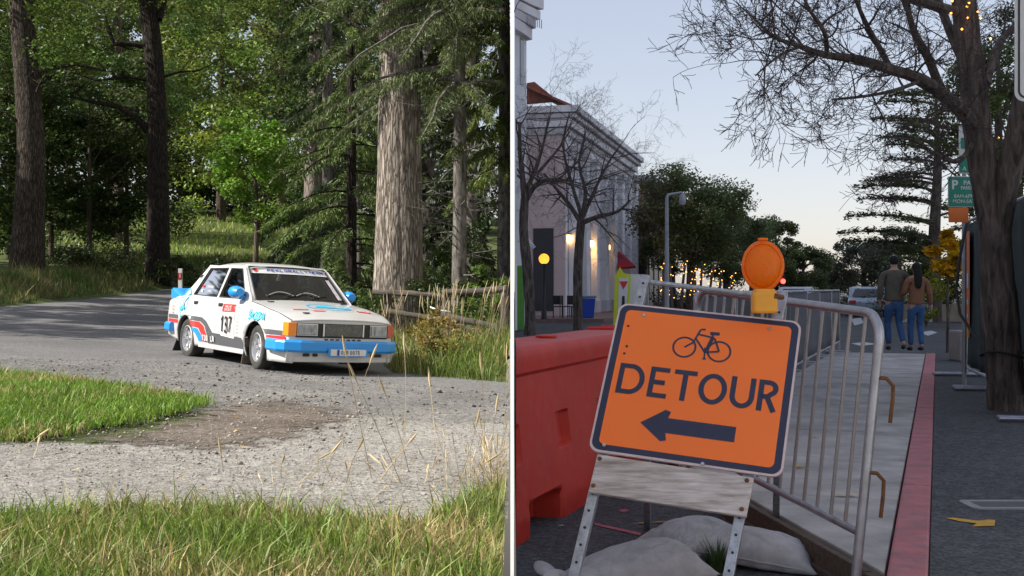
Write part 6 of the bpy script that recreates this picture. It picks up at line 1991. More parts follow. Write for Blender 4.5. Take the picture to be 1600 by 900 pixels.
# ---------------------------------------------------------------- signs by the tree
M_sgreen = mat('sign_green', (.01, .24, .155), .5, var=.05)
M_spost = mat('sign_post', (.38, .38, .39), .5, metal=.5, var=.1)
pp = P(1508, 450, 14.2)
ps = thing('parking_sign', 'green parking sign with orange plate below on a post behind the tree', 'sign', (pp.x, pp.y, 0))
MB().tube([(0, .03, 0), (0, .03, 4.1)], .03, 8).build('post', M_spost, ps, smooth=True)
def pz(row, y=14.2): return CAMZ - (row - 449.5) / FPX * y
def pxx(px, y=14.2): return wx(px, y) - pp.x
def plate2(name, x0, x1, r0, r1, m, d=0.0, par=ps):
    return MB().prism(rrect(pxx(x0), pz(r1), pxx(x1), pz(r0), .012, .012), .006, lambda a, c, w: (a, -w - d, c)).build(name, m, par)
gp = plate2('green_plate', 1482, 1536, 276, 322, M_sgreen)
plate2('plate_rim', 1481, 1537, 275, 323, M_wprint, -.004, gp)
text_obj('print', 'P', .115, lambda u, v: (pxx(1492) + u, -.008, pz(288) + v), M_wprint, gp, bold=.03)
text_obj('print', 'PAY', .055, lambda u, v: (pxx(1514) + u, -.008, pz(285) + v), M_wprint, gp, bold=.02)
text_obj('print', 'PARKING', .045, lambda u, v: (pxx(1514) + u, -.008, pz(293) + v), M_wprint, gp, bold=.015, xs=.8)
text_obj('print', '8AM-6PM', .045, lambda u, v: (pxx(1506) + u, -.008, pz(306) + v), M_wprint, gp, bold=.01)
text_obj('print', 'MON-SAT', .045, lambda u, v: (pxx(1506) + u, -.008, pz(314) + v), M_wprint, gp, bold=.01)
plate2('orange_plate', 1482, 1513, 324, 347, mat('plate_orange', (.80, .19, .03), .5, var=.05))
p2 = plate2('upper_plate', 1498, 1514, 196, 271, M_wprint)
plate2('upper_band', 1501, 1514, 215, 232, M_sgreen, .007, p2); plate2('upper_band', 1499, 1514, 243, 269, M_sgreen, .007, p2)
text_obj('print', 'A', .05, lambda u, v: (pxx(1506) + u, -.016, pz(263) + v), M_wprint, p2, bold=.02)
# large white sign cut by the upper right corner
wp = P(1650, 60, 6.4)
ws_ = thing('regulatory_sign', 'white sign with black border cut by the upper right frame corner', 'sign', (wp.x, wp.y, 0))
def wz(row): return CAMZ - (row - 449.5) / FPX * 6.4
x0 = wx(1585, 6.4) - wp.x
MB().prism(rrect(x0, wz(158), -x0, wz(-120), .05, .05), .006, lambda a, c, w: (a, -w, c)).build('plate', mat('sign_white', (.55, .56, .58), .5, var=.05), ws_)
vs, fs = stroke(rrect(x0 + .022, wz(158) + .022, -x0 - .022, wz(-120) - .022, .036, .036), .012, True)
MB().add([(a, -.0085, c) for a, c in vs], fs).build('border_line', M_black, ws_)
MB().tube([(0, .035, 0), (0, .035, wz(-140))], .03, 8).build('post', M_spost, ws_, smooth=True)

# ---------------------------------------------------------------- bare trees
M_bark_dark = bark_mat('bark_dark', (.045, .036, .032), (.20, .16, .14), 16, 3, .02)
M_twig = mat('twig', (.075, .058, .055), .9, var=.3, scale=6)
def twigs(mb, p, d, L, r, depth, wig=.22, kids=3, sides=4, up=.05, side=1, ox=0.0):
    n = 4 if depth > 0 else 3
    sides = 3 if depth < 2 else sides
    p = Vector(p); d = Vector(d).normalized(); pts = [p.copy()]; rs = [r]
    for i in range(n):
        d = (d + Vector((random.uniform(-1, 1), random.uniform(-1, 1), random.uniform(-1, 1) + up)) * wig).normalized()
        q = p + d * (L / n)
        if q.x + ox < .10: break
        p = q
        pts.append(p.copy()); rs.append(max(.0025, r * (1 - .75 * (i + 1) / n)))
        if depth > 0 and i > 0:
            for _ in range(random.choice((1, 1, 2)) if kids > 2 else 1):
                dd = (d + Vector((random.uniform(-1, 1), random.uniform(-1, 1), random.uniform(-1, 1))) * .95).normalized()
                twigs(mb, p, dd, L * random.uniform(.45, .72), rs[-1] * .72, depth - 1, wig, kids, max(3, sides - 1), up, side, ox)
    if len(pts) > 1: mb.tube(pts, rs, sides, cap=False)

def bare_tree(name, label, base, stems, depth=3, L=1.0, every=1, twig_r=.016, group='bare street trees', lights=None, kids=3):
    """stems: list of (pixel polyline with depths, r0, r1)"""
    t = thing(name, label, 'tree', tuple(base), group=group)
    bv = Vector(base)
    tw = MB()
    for k, (pts, r0, r1) in enumerate(stems):
        w = [P(a, c, y) - bv for a, c, y in pts]
        if k == 0:
            w = [Vector((w[0].x, w[0].y, -.15))] + w
        # smooth the polyline
        dense = []
        for i in range(len(w) - 1):
            a = w[max(i - 1, 0)]; b0 = w[i]; b1 = w[i + 1]; c = w[min(i + 2, len(w) - 1)]
            for q in np.linspace(0, 1, 5)[:-1]:
                q = float(q)
                dense.append(.5 * ((2 * b0) + (b1 - a) * q + (2 * a - 5 * b0 + 4 * b1 - c) * q * q + (3 * b0 - a - 3 * b1 + c) * q ** 3))
        dense.append(w[-1])
        rs = list(np.linspace(r0, r1, len(dense)))
        nn = 14 if r0 > .08 else 8
        mb = MB(); mb.tube(dense, [x * random.uniform(.95, 1.06) for x in rs], nn)
        mb.build('trunk' if r0 > .1 else 'limb', M_bark_dark, t, smooth=True)
        if r1 < .06:
            for i in range(3, len(dense), every):
                dd = (dense[i] - dense[i - 1]).normalized()
                for _ in range(2):
                    v = (dd * .5 + Vector((random.uniform(-1, 1), random.uniform(-1, 1), random.uniform(-.8, 1)))).normalized()
                    twigs(tw, dense[i], v, L * random.uniform(.6, 1.2), min(twig_r, rs[i] * .7), depth, ox=bv.x, kids=kids)
    o = tw.build('twigs', M_twig, t, fix=False); o['kind'] = 'stuff'
    return t
nb0 = PG(1572, 640, 0)
yb = nb0.y
bare_tree('street_tree', 'large bare street tree with forked trunk beside the parking sign', (nb0.x, nb0.y, 0), [
    ([(1572, 630, yb), (1568, 560, yb), (1562, 480, yb), (1556, 400, yb), (1553, 330, yb)], .185, .155),
    ([(1553, 340, yb), (1540, 280, yb), (1528, 210, yb), (1520, 130, yb), (1510, 40, yb), (1500, -60, yb)], .155, .11),
    ([(1558, 350, yb), (1572, 290, yb - .1), (1590, 210, yb - .2), (1606, 120, yb - .3), (1622, 20, yb - .3)], .135, .09),
    ([(1524, 200, yb), (1495, 165, yb - .4), (1440, 125, yb - .9), (1392, 108, yb - 1.2), (1340, 92, yb - 1.5), (1292, 86, yb - 1.7), (1250, 72, yb - 1.9)], .075, .022),
    ([(1392, 108, yb - 1.2), (1372, 70, yb - 1.3), (1350, 30, yb - 1.5), (1330, -20, yb - 1.6)], .03, .014),
    ([(1292, 86, yb - 1.7), (1288, 50, yb - 1.8), (1262, 10, yb - 2), (1250, -30, yb - 2)], .022, .010),
    ([(1250, 72, yb - 1.9), (1215, 60, yb - 2), (1195, 45, yb - 2.1), (1175, 25, yb - 2.1)], .02, .007),
    ([(1250, 72, yb - 1.9), (1222, 84, yb - 2), (1200, 100, yb - 2.1), (1180, 118, yb - 2.1)], .014, .006),
    ([(1470, 140, yb - .6), (1450, 90, yb - .8), (1425, 40, yb - .9), (1410, -30, yb - 1)], .05, .02),
    ([(1516, 110, yb), (1490, 60, yb + .3), (1470, 10, yb + .5), (1455, -40, yb + .6)], .06, .03),
    ([(1440, 125, yb - .9), (1400, 140, yb - 1.4), (1350, 150, yb - 1.6), (1300, 155, yb - 1.8)], .022, .008),
    ([(1525, 215, yb), (1500, 250, yb - .3), (1470, 245, yb - .6), (1430, 220, yb - .8), (1395, 215, yb - .9)], .03, .008),
    ([(1540, 130, yb), (1560, 70, yb + .2), (1585, 40, yb + .4), (1600, 20, yb + .5)], .05, .02),
    ([(1505, 20, yb), (1400, -10, yb - .6), (1320, -40, yb - 1), (1240, -20, yb - 1.4), (1195, 0, yb - 1.6)], .05, .012)],
    depth=3, L=.44, every=2, twig_r=.012)
# binding around the trunk
bd = thing('trunk_tie', 'black tie bound around the lower trunk of the large bare tree', 'tie', (0, 0, 0))
cc = P(1568, 552, yb)
MB().tube([cc + Vector((.215 * math.cos(a), .215 * math.sin(a), .03 * math.sin(a * 2))) for a in np.linspace(0, 6.29, 25)], .012, 5).build('cord', M_rubber, bd, smooth=True)
for i, (px, Yt, lab, sc) in enumerate(((826, 33, 'bare street tree beside the added wall in front of the pale building', 1.0), (903, 37, 'bare street tree with broad crown in front of the lit facade', 1.0))):
    g0 = P(px, 500, Yt); g0.z = -.05
    if i == 0:
        st_ = [([(828, 480, Yt), (824, 420, Yt), (818, 360, Yt), (820, 310, Yt)], .17, .12),
               ([(820, 312, Yt), (816, 270, Yt), (812, 230, Yt), (812, 190, Yt)], .10, .04),
               ([(820, 315, Yt), (838, 288, Yt), (862, 280, Yt - .5), (890, 282, Yt - .8)], .09, .03),
               ([(820, 300, Yt), (838, 262, Yt), (850, 220, Yt), (858, 180, Yt)], .07, .02),
               ([(840, 270, Yt), (870, 235, Yt), (890, 205, Yt)], .05, .015)]
    else:
        st_ = [([(903, 480, Yt), (903, 420, Yt), (906, 370, Yt), (908, 345, Yt)], .16, .13),
               ([(908, 348, Yt), (890, 320, Yt), (872, 298, Yt), (850, 270, Yt)], .09, .03),
               ([(908, 348, Yt), (935, 338, Yt - .4), (965, 330, Yt - .6), (985, 312, Yt - .8)], .09, .03),
               ([(908, 345, Yt), (915, 300, Yt), (905, 255, Yt), (915, 205, Yt)], .08, .02),
               ([(908, 345, Yt), (930, 295, Yt + .4), (950, 255, Yt + .6), (970, 225, Yt + .8)], .07, .02),
               ([(908, 335, Yt), (890, 275, Yt + .6), (880, 225, Yt + .8), (890, 175, Yt + .8)], .07, .02)]
    bare_tree('street_tree', lab, g0, st_, depth=4, L=1.30, every=2, twig_r=.036, kids=2)

# ---------------------------------------------------------------- buildings
M_bwhite = mat('white_render', (.78, .76, .79), .85, var=.06, scale=.8, dirt=(.45, .43, .45), dirt_scale=.5, dirt_amt=.5)
M_bshade = mat('shade_toned_render', (.60, .47, .47), .85, var=.08, scale=.8)  # pinkish tone stands in for shade on the white building's end wall
M_btrim = mat('grey_trim', (.55, .53, .56), .8, var=.08)
M_bdark = mat('dark_opening', (.035, .036, .042), .35, var=.2, scale=.7)
M_tile = mat('terracotta_roof', (.30, .105, .075), .85, var=.2, scale=2, bmp=.5, bscale=6)
M_tan = mat('tan_render', (.38, .28, .205), .85, var=.1, scale=.8)
M_pane = mat('window_pane', (.05, .058, .07), .12, var=.3, scale=.6, coat=.3)
M_warm = lamp_mat('warm_lamp', (1.0, .55, .16), 7.0)
# tall white building at the added wall
tb_ = thing('white_building', 'tall white building with heavy cornice beside the added wall', 'building', (.30, 39.6, 0))
def tbl(x, y, z): return (x - .30, y - 39.6, z)
def pris(name, poly, z0, z1, m, par, f=tbl, bev=0):
    n = len(poly)
    return MB().add([f(x, y, z0) for x, y in poly] + [f(x, y, z1) for x, y in poly], [tuple(range(n)), tuple(range(n, 2 * n))] + [(i, (i + 1) % n, n + (i + 1) % n, n + i) for i in range(n)]).build(name, m, par, bev=bev)
pris('wall', [(.10, 38.85), (.50, 40.0), (.10, 40.2)], -.1, 12.0, M_bwhite, tb_)
def zrow(row, y): return CAMZ - (row - 449.5) / FPX * y
for nm, r0, r1, e in (('cornice', 56, 38, .22), ('cornice', 38, 24, .40), ('cornice', 24, 10, .62), ('cornice', 8, -30, .78)):
    pris(nm, [(.10, 38.2), (.40 + e * .30, 39.2), (.55 + e * .72, 40.0), (.10, 40.6)], zrow(r0, 39.4), zrow(r1, 39.4) - .01, M_btrim if e in (.40,) else M_bwhite, tb_, bev=.02)
for k_ in range(7):
    x = .40 + k_ * .075; yq = 39.15 + k_ * .11
    MB().box(tbl(x + .17, yq, zrow(33, 39.4)), (.03, .05, .30)).build('dentil', M_btrim, tb_)
w_ = MB().add([tbl(.10 + .4 * f + .012, 38.85 + 1.15 * f - .004, z) for f, z in ((.42, zrow(132, 39.5)), (.72, zrow(132, 39.5)), (.72, zrow(60, 39.5)), (.42, zrow(60, 39.5)))], [(0, 1, 2, 3)]).build('window', M_pane, tb_, solid=.02)
# white columned building
def Y2(px): return px
bo = Vector((2.36, 50.0, 0)); th = math.atan(455 / 1800)
wb = thing('columned_building', 'white building with tall pilasters, wall lamps and terracotta roof', 'building', tuple(bo), (0, 0, math.pi / 2 - th))
HB = 9.0
MB().box((10.2, 1.08, HB / 2 - .6), (20.4, 2.1, HB - 1.0)).build('wall', M_bwhite, wb)
MB().box((-.03, 1.08, HB / 2 - .62), (.1, 2.08, HB - 1.1)).build('end_wall', M_bshade, wb)
for z0, h, e, m in ((HB - 1.15, .30, .10, M_btrim), (HB - .82, .36, .26, M_bwhite), (HB - .45, .20, .45, M_btrim), (HB - .22, .30, .60, M_bwhite)):
    MB().box((10.1, 1.0 - e / 2, z0 + h / 2), (20.4 + e * 1.2, 2.0 + e, h - .012)).build('cornice', m, wb, bev=.02)
for k_ in range(8):
    x = .9 + k_ * 2.7
    MB().box((x, -.16, 3.6), (.85, .34, 7.2)).build('pilaster', M_bwhite, wb, bev=.03)
    MB().box((x, -.17, 7.3), (1.05, .44, .25)).build('capital', M_btrim, wb, bev=.03)
    MB().box((x, -.17, .3), (1.0, .42, .6)).build('plinth', M_btrim, wb, bev=.03)
    if k_ < 7:
        xw = x + 1.35
        w_ = MB().box((xw, -.02, 2.2), (1.25, .06, 3.9)).build('window', M_bdark, wb)
        MB().box((xw, -.06, 4.25), (1.45, .10, .18)).build('lintel', M_btrim, w_)
        MB().box((xw, -.06, 2.6), (.07, .06, 3.1)).build('mullion', M_btrim, w_)
        w2_ = MB().box((xw, -.02, 5.75), (1.15, .06, 1.7)).build('window', M_pane, wb)
        MB().box((xw, -.06, 4.82), (1.35, .14, .12)).build('sill', M_bwhite, w2_)
MB().add([(-.4, -.3, HB + .05), (-.4, 2.2, HB + 1.2), (9, 2.2, HB + 1.6), (9, .6, HB + .05)], [(0, 1, 2, 3)]).build('roof', M_tile, wb, solid=.1)
pr_ = MB().add([P(823, 130, 50.5) - bo, P(835, 128, 50.5) - bo, P(872, 158, 50.5) - bo, P(823, 162, 50.5) - bo], [(0, 1, 2, 3)])
Rw = Matrix.Rotation(-(math.pi / 2 - th), 3, 'Z')
pr_.v = [tuple(Rw @ Vector(p)) for p in pr_.v]
pr_.build('roof_gable', M_tile, wb, solid=.25)
MB().box((-.09, 1.0, 2.0), (.08, .9, 3.6)).build('door', M_bdark, wb)
# wall lamps
def wall_lamp(px, row, y, lab, r=.17):
    p = P(px, row, y)
    t = thing('wall_lamp', lab, 'lamp', tuple(p), group='lit wall lamps of the columned building')
    MB().lathe([(0, -r), (r * .7, -r * .7), (r, 0), (r * .7, r * .7), (0, r)], 14).build('bulb', M_warm, t, smooth=True)
    MB().tube([(0, 0, r), (-.12, .12, r + .06), (-.35, .3, r)], .02, 5).build('bracket', M_black, t)
    MB().lathe([(.03, r + .05), (.16, r - .02)], 12).build('hood', M_black, t)
    l = bpy.data.lights.new('lamp_glow', 'POINT'); l.energy = 70; l.color = (1, .55, .2); l.shadow_soft_size = .1
    lo_ = bpy.data.objects.new('lamp_glow', l); COL.objects.link(lo_); lo_.parent = t; lo_.location = (-.16, -.05, -.25)
wall_lamp(888, 372, 50.4, 'lit wall lamp nearest the end wall of the columned building')
wall_lamp(924, 380, 55.0, 'lit wall lamp in the middle of the columned facade')
wall_lamp(949, 386, 60.0, 'lit wall lamp nearest the red awning')
# globe lamp
gp_ = P(850, 404, 44)
gl = thing('globe_lamp', 'lit globe lamp on a black post before the pinkish end wall', 'lamp', (gp_.x, gp_.y, 0))
MB().lathe([(.20 * math.sin(a), gp_.z - .20 * math.cos(a)) for a in np.linspace(0, math.pi, 13)], 20).build('globe', lamp_mat('globe_glow', (1.0, .36, .04), 1.15), gl, smooth=True)
MB().lathe([(.12, 0), (.10, .3), (.055, .4), (.05, gp_.z - .3), (.09, gp_.z - .22), (.09, gp_.z - .18)], 12).build('post', M_black, gl, smooth=True)
# tan building
tn = thing('tan_building', 'tan two-storey building between the columned facade and the dark oak', 'building', (8.35, 71.2, 0), (0, 0, math.pi / 2 - th))
MB().box((7.9, 1.5, 3.9), (16, 3, 8.0)).build('wall', M_tan, tn)
ew = MB().box((-.13, .55, 5.2), (.08, .8, 1.7)).build('end_window', M_pane, tn)
MB().box((-.18, .55, 4.3), (.12, 1.0, .14)).build('sill', M_bwhite, ew)
MB().box((-.18, .55, 6.12), (.10, 1.0, .14)).build('lintel', M_bwhite, ew)
MB().box((-.14, .6, 1.6), (.08, 1.0, 2.8)).build('end_door', M_bdark, tn)
MB().box((7.9, 1.3, 8.0), (16.4, 3.4, .35)).build('cornice', M_btrim, tn, bev=.03)
for k_ in range(5):
    w_ = MB().box((1.5 + k_ * 2.4, -.03, 5.2), (1.0, .08, 1.7)).build('window', M_pane, tn)
    MB().box((1.5 + k_ * 2.4, -.07, 4.3), (1.25, .14, .14)).build('sill', M_bwhite, w_)
    MB().box((1.5 + k_ * 2.4, -.05, 6.12), (1.25, .12, .16)).build('lintel', M_bwhite, w_)
    MB().box((1.5 + k_ * 2.4, -.03, 1.6), (1.7, .08, 2.8)).build('shopfront', M_bdark, tn)
# red awning with white shop side
aw = thing('shop_awning', 'red sloping awning above the roadside stand sign', 'awning', tuple(P(978, 418, 62)))
ao = Vector(aw.location)
a4 = [P(965, 395, 63) - ao, P(968, 393, 64) - ao, P(993, 417, 61) - ao, P(965, 419, 61) - ao]
MB().add(a4, [(0, 1, 2, 3)]).build('canopy', mat('awning_red', (.36, .012, .03), .8, var=.08), aw, solid=.12)
MB().box((-.1, .5, -1.4), (.9, .3, 2.7)).build('side_panel', M_bwhite, aw)
# kiosk at the added wall
kk = P(812, 440, 36)
ko = thing('kiosk', 'green and white kiosk with pale gabled roof at the foot of the added wall', 'kiosk', (kk.x, kk.y, -.1))
MB().box((.02, .2, 1.0), (.25, .5, 2.0)).build('panel', mat('kiosk_green', (.10, .30, .04), .6, var=.1), ko, bev=.02)
MB().box((-.11, .15, 1.0), (.06, .5, 2.05)).build('post', M_white, ko, bev=.01)
for s in (0, 1):
    rp = [P(800.5 + 8, 372, 36), P(822, 366, 36), P(837, 385, 36), P(833, 388, 36), P(820, 372, 36), P(808.5, 377, 36)]
MB().prism([(p.x - kk.x, p.z + .1) for p in rp], .6, lambda a, c, w: (a, w - .1, c)).build('roof_board', M_bwhite, ko)
# yellow roadside stand sign
ys_ = P(970, 470, 27); yo = Vector((ys_.x, ys_.y, RZ))
yt = thing('stand_sign', 'yellow-framed pedestrian crossing stand sign behind the red barrier', 'sign', tuple(yo))
def yl(px, row): p = P(px, row, 27); return (p.x - yo.x, p.z - yo.z)
outl = [yl(958, 520), yl(961, 432), yl(964, 426), yl(969, 417), yl(975, 426), yl(986, 430), yl(979, 520)]
MB().prism(outl, .04, lambda a, c, w: (a, w, c)).build('board', mat('fluorescent_yellow', (.62, .66, .02), .5, var=.06), yt)
MB().prism([yl(965, 500), yl(967, 434), yl(982, 434), yl(977, 500)], .006, lambda a, c, w: (a, -.004 - w, c)).build('white_panel', M_wprint, yt)
MB().prism([yl(967.5, 439), yl(981, 439), yl(974, 452)], .006, lambda a, c, w: (a, -.012 - w, c)).build('yield_triangle', M_cred, yt)
MB().prism([yl(972, 462), yl(976, 462), yl(976, 480), yl(971, 480)], .006, lambda a, c, w: (a, -.012 - w, c)).build('walking_figure', M_black, yt)
MB().box((0, .02, .04), (.5, .5, .09)).build('base', M_rubber, yt, bev=.02)
MB().box((.33, .2, 1.0), (.30, .04, 1.35)).build('side_board', M_bwhite, yt)
# blue bin
bb_ = PG(918, 492, -.02)
bn_ = thing('wheelie_bin', 'blue bin with pale lid on the pavement under the lit facade', 'bin', (P(918, 490, 44).x, 44, 0))
MB().add([(x * k_, y * k_, z) for z, k_ in ((.05, .22), (.80, .29)) for x, y in ((-1, -1), (1, -1), (1, 1), (-1, 1))], [(0, 1, 2, 3), (4, 5, 6, 7), (0, 1, 5, 4), (1, 2, 6, 5), (2, 3, 7, 6), (3, 0, 4, 7)]).build('bin_body', mat('bin_blue', (.01, .06, .42), .5, var=.08), bn_, bev=.03)
MB().box((0, 0, .86), (.64, .62, .09)).build('lid', mat('bin_lid', (.10, .20, .32), .5), bn_, bev=.03)
# cafe tables and chairs, tiny
for i, px in enumerate((872, 884, 897)):
    c = P(px, 480, 46)
    t = thing('cafe_chair', ('dark cafe chair left of the other two', 'dark cafe chair between two others', 'dark cafe chair nearest the blue bin')[i], 'chair', (c.x, 46, 0), (0, 0, i * 1.3), group='cafe chairs on the far pavement')
    MB().box((0, 0, .46), (.44, .44, .04)).build('seat', M_black, t, bev=.01)
    MB().box((0, .2, .72), (.42, .03, .36)).build('backrest', M_black, t, bev=.01)
    for sx in (-1, 1):
        for sy in (-1, 1): MB().tube([(sx * .19, sy * .19, 0), (sx * .19, sy * .19, .46 if sy < 0 else .88)], .016, 5).build('leg', M_black, t)

# street lamp
sl_ = P(1042, 480, 40)
sl = thing('street_lamp', 'grey street lamp with short arm in front of the dark oak', 'lamp', (sl_.x, 40, -.1))
zt_ = zrow(303, 40) + .1
M_lpost = mat('lamp_post_grey', (.34, .36, .40), .5, metal=.3, var=.08)
MB().tube([(0, 0, 0), (0, 0, zt_ * .5), (0, 0, zt_ - .12), (.05, 0, zt_ - .02), (.16, 0, zt_), (.52, 0, zt_ + .06)], [.085, .072, .062, .058, .05, .042], 12).build('pole', M_lpost, sl, smooth=True)
MB().lathe([(0, -.42), (.09, -.40), (.12, -.28), (.10, -.08), (.05, 0)], 14, Matrix.Translation((.54, 0, zt_ + .03))).build('lantern', M_lpost, sl, smooth=True)
MB().lathe([(.13, 0), (.12, .35), (.09, .45)], 12).build('base', M_lpost, sl, smooth=True)
# ---------------------------------------------------------------- evergreen trees of the street
def rtree(name, label, px, Y, H, r0, cc, cr, n, size, col, nclu, clur, **kw):
    return broadleaf(name, wx(px, Y), Y, label, H, r0, cc, cr, n, size, col, nclu, clur, side=1, z0=-.1, group=kw.pop('group', 'leafy trees along the street'), bark=M_bark_dark, **kw)
OAK = (.19, .23, .095)
rtree('oak_tree', 'large dark evergreen oak behind the street lamp', 1080, 58, 5.6, .28, (0, 0, 5.0), (2.7, 2.4, 2.6), 34000, .16, OAK, 90, .8, limbs=7)
rtree('oak_tree', 'lower right part of the oak row beyond the street lamp', 1135, 66, 4.6, .22, (0, 0, 4.0), (2.4, 2.2, 2.4), 18000, .17, (.14, .175, .07), 60, .75)
rtree('oak_tree', 'rounded oak right of the tan building', 1050, 70, 5.4, .22, (0, 0, 4.6), (2.0, 2.0, 2.5), 16000, .17, (.13, .165, .07), 50, .75)
rtree('conical_tree', 'pointed tree rising behind the amber lamp', 1212, 80, 5.6, .2, (0, 0, 3.6), (1.9, 1.9, 2.9), 16000, .17, (.17, .21, .08), 50, .6)
rtree('street_oak', 'mid green tree between the oak and the amber lamp', 1175, 76, 5.0, .2, (0, 0, 3.4), (2.0, 2.0, 2.4), 15000, .17, (.16, .20, .078), 44, .7)
rtree('street_oak', 'low tree just right of the amber lamp', 1255, 78, 3.6, .2, (0, 0, 2.4), (2.2, 2.0, 1.7), 13000, .17, (.16, .195, .075), 40, .6)
rtree('far_street_tree', 'grey-green tree left of the walking couple', 1350, 70, 4.0, .2, (0, 0, 2.7), (2.0, 1.8, 1.7), 13000, .16, (.17, .18, .13), 44, .55)
rtree('far_street_tree', 'low far tree at the vanishing point of the street', 1300, 95, 3.0, .2, (0, 0, 2.0), (2.6, 2.0, 1.4), 11000, .2, (.10, .115, .07), 40, .6)
rtree('far_street_tree', 'grey-green tree behind the walking couple', 1405, 66, 4.4, .2, (0, 0, 2.9), (2.0, 1.8, 1.8), 13000, .16, (.17, .18, .12), 44, .55)
rtree('garden_tree', 'green tree right of the walking couple', 1465, 48, 3.4, .15, (0, 0, 2.2), (1.6, 1.4, 1.5), 11000, .13, (.10, .14, .03), 40, .5)
rtree('garden_tree', 'leafy green tree behind the site fence', 1560, 30, 7.5, .18, (0, 0, 5.2), (1.9, 1.8, 2.6), 12000, .12, (.13, .16, .05), 50, .55)
rtree('garden_tree', 'tall dark tree behind the upper fork of the bare tree', 1590, 36, 10, .2, (0, 0, 7.2), (2.0, 2.0, 3.0), 11000, .13, (.09, .105, .045), 50, .6)
def rshrub(*a, **k): return shrub(*a, side=1, z0=k.pop('z0', -.1), group='shrubs by the street', **k)
rshrub('shrub', 'yellow-green shrub behind the woman in the brown jacket', 1447, 40, 1.5, 1.9, 1800, .11, (.26, .30, .015))
rtree('golden_tree', 'small golden yellow tree left of the parking sign', 1481, 24, 2.3, .035, (0, 0, 2.0), (.30, .28, .50), 900, .17, (.62, .36, .012), 14, .16, limbs=2)
rshrub('shrub', 'clipped hedge along the low wall', 1440, 50, 5.0, 1.2, 3000, .12, (.07, .09, .03))
rshrub('shrub', 'hedge closing the street behind the couple', 1380, 58, 7.0, 1.0, 3500, .14, (.08, .09, .045))
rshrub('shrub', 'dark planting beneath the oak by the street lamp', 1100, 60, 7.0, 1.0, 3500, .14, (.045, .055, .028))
# cedar with layered branches
def cedar(label, px, Y, ztop):
    x = wx(px, Y); t = thing('cedar_tree', label, 'tree', (x, Y, -.1), group='leafy trees along the street')
    V, Q = trunk_mesh([(0, 0, -.2), (-.1, 0, ztop * .3), (.1, 0, ztop * .65), (0, 0, ztop)], [.30, .24, .17, .04], 14, .08, x)
    link('trunk', np_mesh('trunk', V, Q, smooth=True), M_bark_dark, t)
    VV = []; CC = []; mb = MB()
    for i in range(34):
        h = 1.9 + (ztop - 1.9) * (i + random.random() * .6) / 34
        f = h / ztop
        a = R(random.choice((random.uniform(150, 230), random.uniform(0, 360))))
        L = (4.3 * (1 - f * .5)) * random.uniform(.55, 1.05)
        dv = np.array([math.cos(a), math.sin(a), 0]); tt = np.linspace(0, 1, 8)
        pts = np.array([0, 0, h]) + dv * (tt * L)[:, None] + np.array([0, 0, 1]) * (.30 * L * tt - .22 * L * tt ** 2 + .02 * np.sin(tt * 9))[:, None]
        mb.tube([tuple(p) for p in pts], list(np.linspace(.06, .012, 8)), 5, cap=False)
        m_ = int(420 * L / 3)
        s = rng.uniform(.3, 1.05, m_)
        clump = np.round(s * 7) / 7 + rng.normal(0, .03, m_)
        base = np.stack([np.interp(clump, tt, pts[:, k_]) for k_ in range(3)], 1)
        base += np.array([-dv[1], dv[0], 0]) * rng.normal(0, .28, (m_, 1)) + np.array([0, 0, 1]) * rng.normal(.03, .07, (m_, 1)) + dv * rng.normal(0, .1, (m_, 1))
        q = leaf_quads(base, rng.uniform(.12, .26, m_), 1.2, .4)
        VV.append(q); CC.append(np.array((.13, .165, .072)) * rng.uniform(.6, 1.4) * rng.uniform(.7, 1.3, (m_, 1)) * np.ones((m_, 3)))
    mb.build('branches', M_bark_dark, t, smooth=True, fix=False)['kind'] = 'stuff'
    quads_obj('crown', np.concatenate(VV), np.concatenate(CC), M_needle, t, 1)
cedar('tall cedar with layered spreading branches left of the large bare tree', 1462, 46, 9.2)

# string lights wound on the trunks under the oak
M_string = lamp_mat('string_light', (1.0, .42, .06), 3.0)
for k_, (px, row, hgt) in enumerate(((1036, 405, 45), (1050, 410, 40), (1064, 402, 46), (1080, 415, 34), (1093, 412, 34), (1106, 418, 30), (1122, 420, 28), (1140, 424, 24))):
    Yk = 52 + k_ * .6
    b0 = P(px, row + hgt, Yk)
    t = thing('string_lights', 'amber string lights wound around a thin trunk, ' + ('leftmost of the row', 'second of the row', 'third of the row', 'fourth of the row', 'fifth of the row', 'sixth of the row', 'seventh of the row', 'rightmost of the row')[k_], 'lights', (b0.x, b0.y, -.1), group='lit tree trunks under the oak')
    Ht = zrow(row, Yk) + .1
    ang = random.uniform(-.25, .35)
    MB().tube([(0, 0, 0), (ang * .3, 0, Ht * .5), (ang, 0, Ht)], [.09, .07, .05], 7).build('trunk', M_bark_dark, t, smooth=True)
    mb = MB(); n = 15
    for i in range(n):
        f = .35 + .65 * i / n
        a = i * 1.3 + random.uniform(-.6, .6); f += random.uniform(-.04, .04)
        c = Vector((ang * f ** 1.6 + .12 * math.cos(a), .10 * math.sin(a), Ht * f))
        mb.add([c + Vector(d) * .026 for d in ((1, 0, 0), (-1, 0, 0), (0, 1, 0), (0, -1, 0), (0, 0, 1), (0, 0, -1))], [(0, 2, 4), (2, 1, 4), (1, 3, 4), (3, 0, 4), (2, 0, 5), (1, 2, 5), (3, 1, 5), (0, 3, 5)])
    o = mb.build('bulbs', M_string, t, fix=False); o['kind'] = 'stuff'
t = thing('string_lights', 'few amber fairy lights in the crown of the large bare tree', 'lights', (nb0.x, nb0.y, 0))
mb = MB()
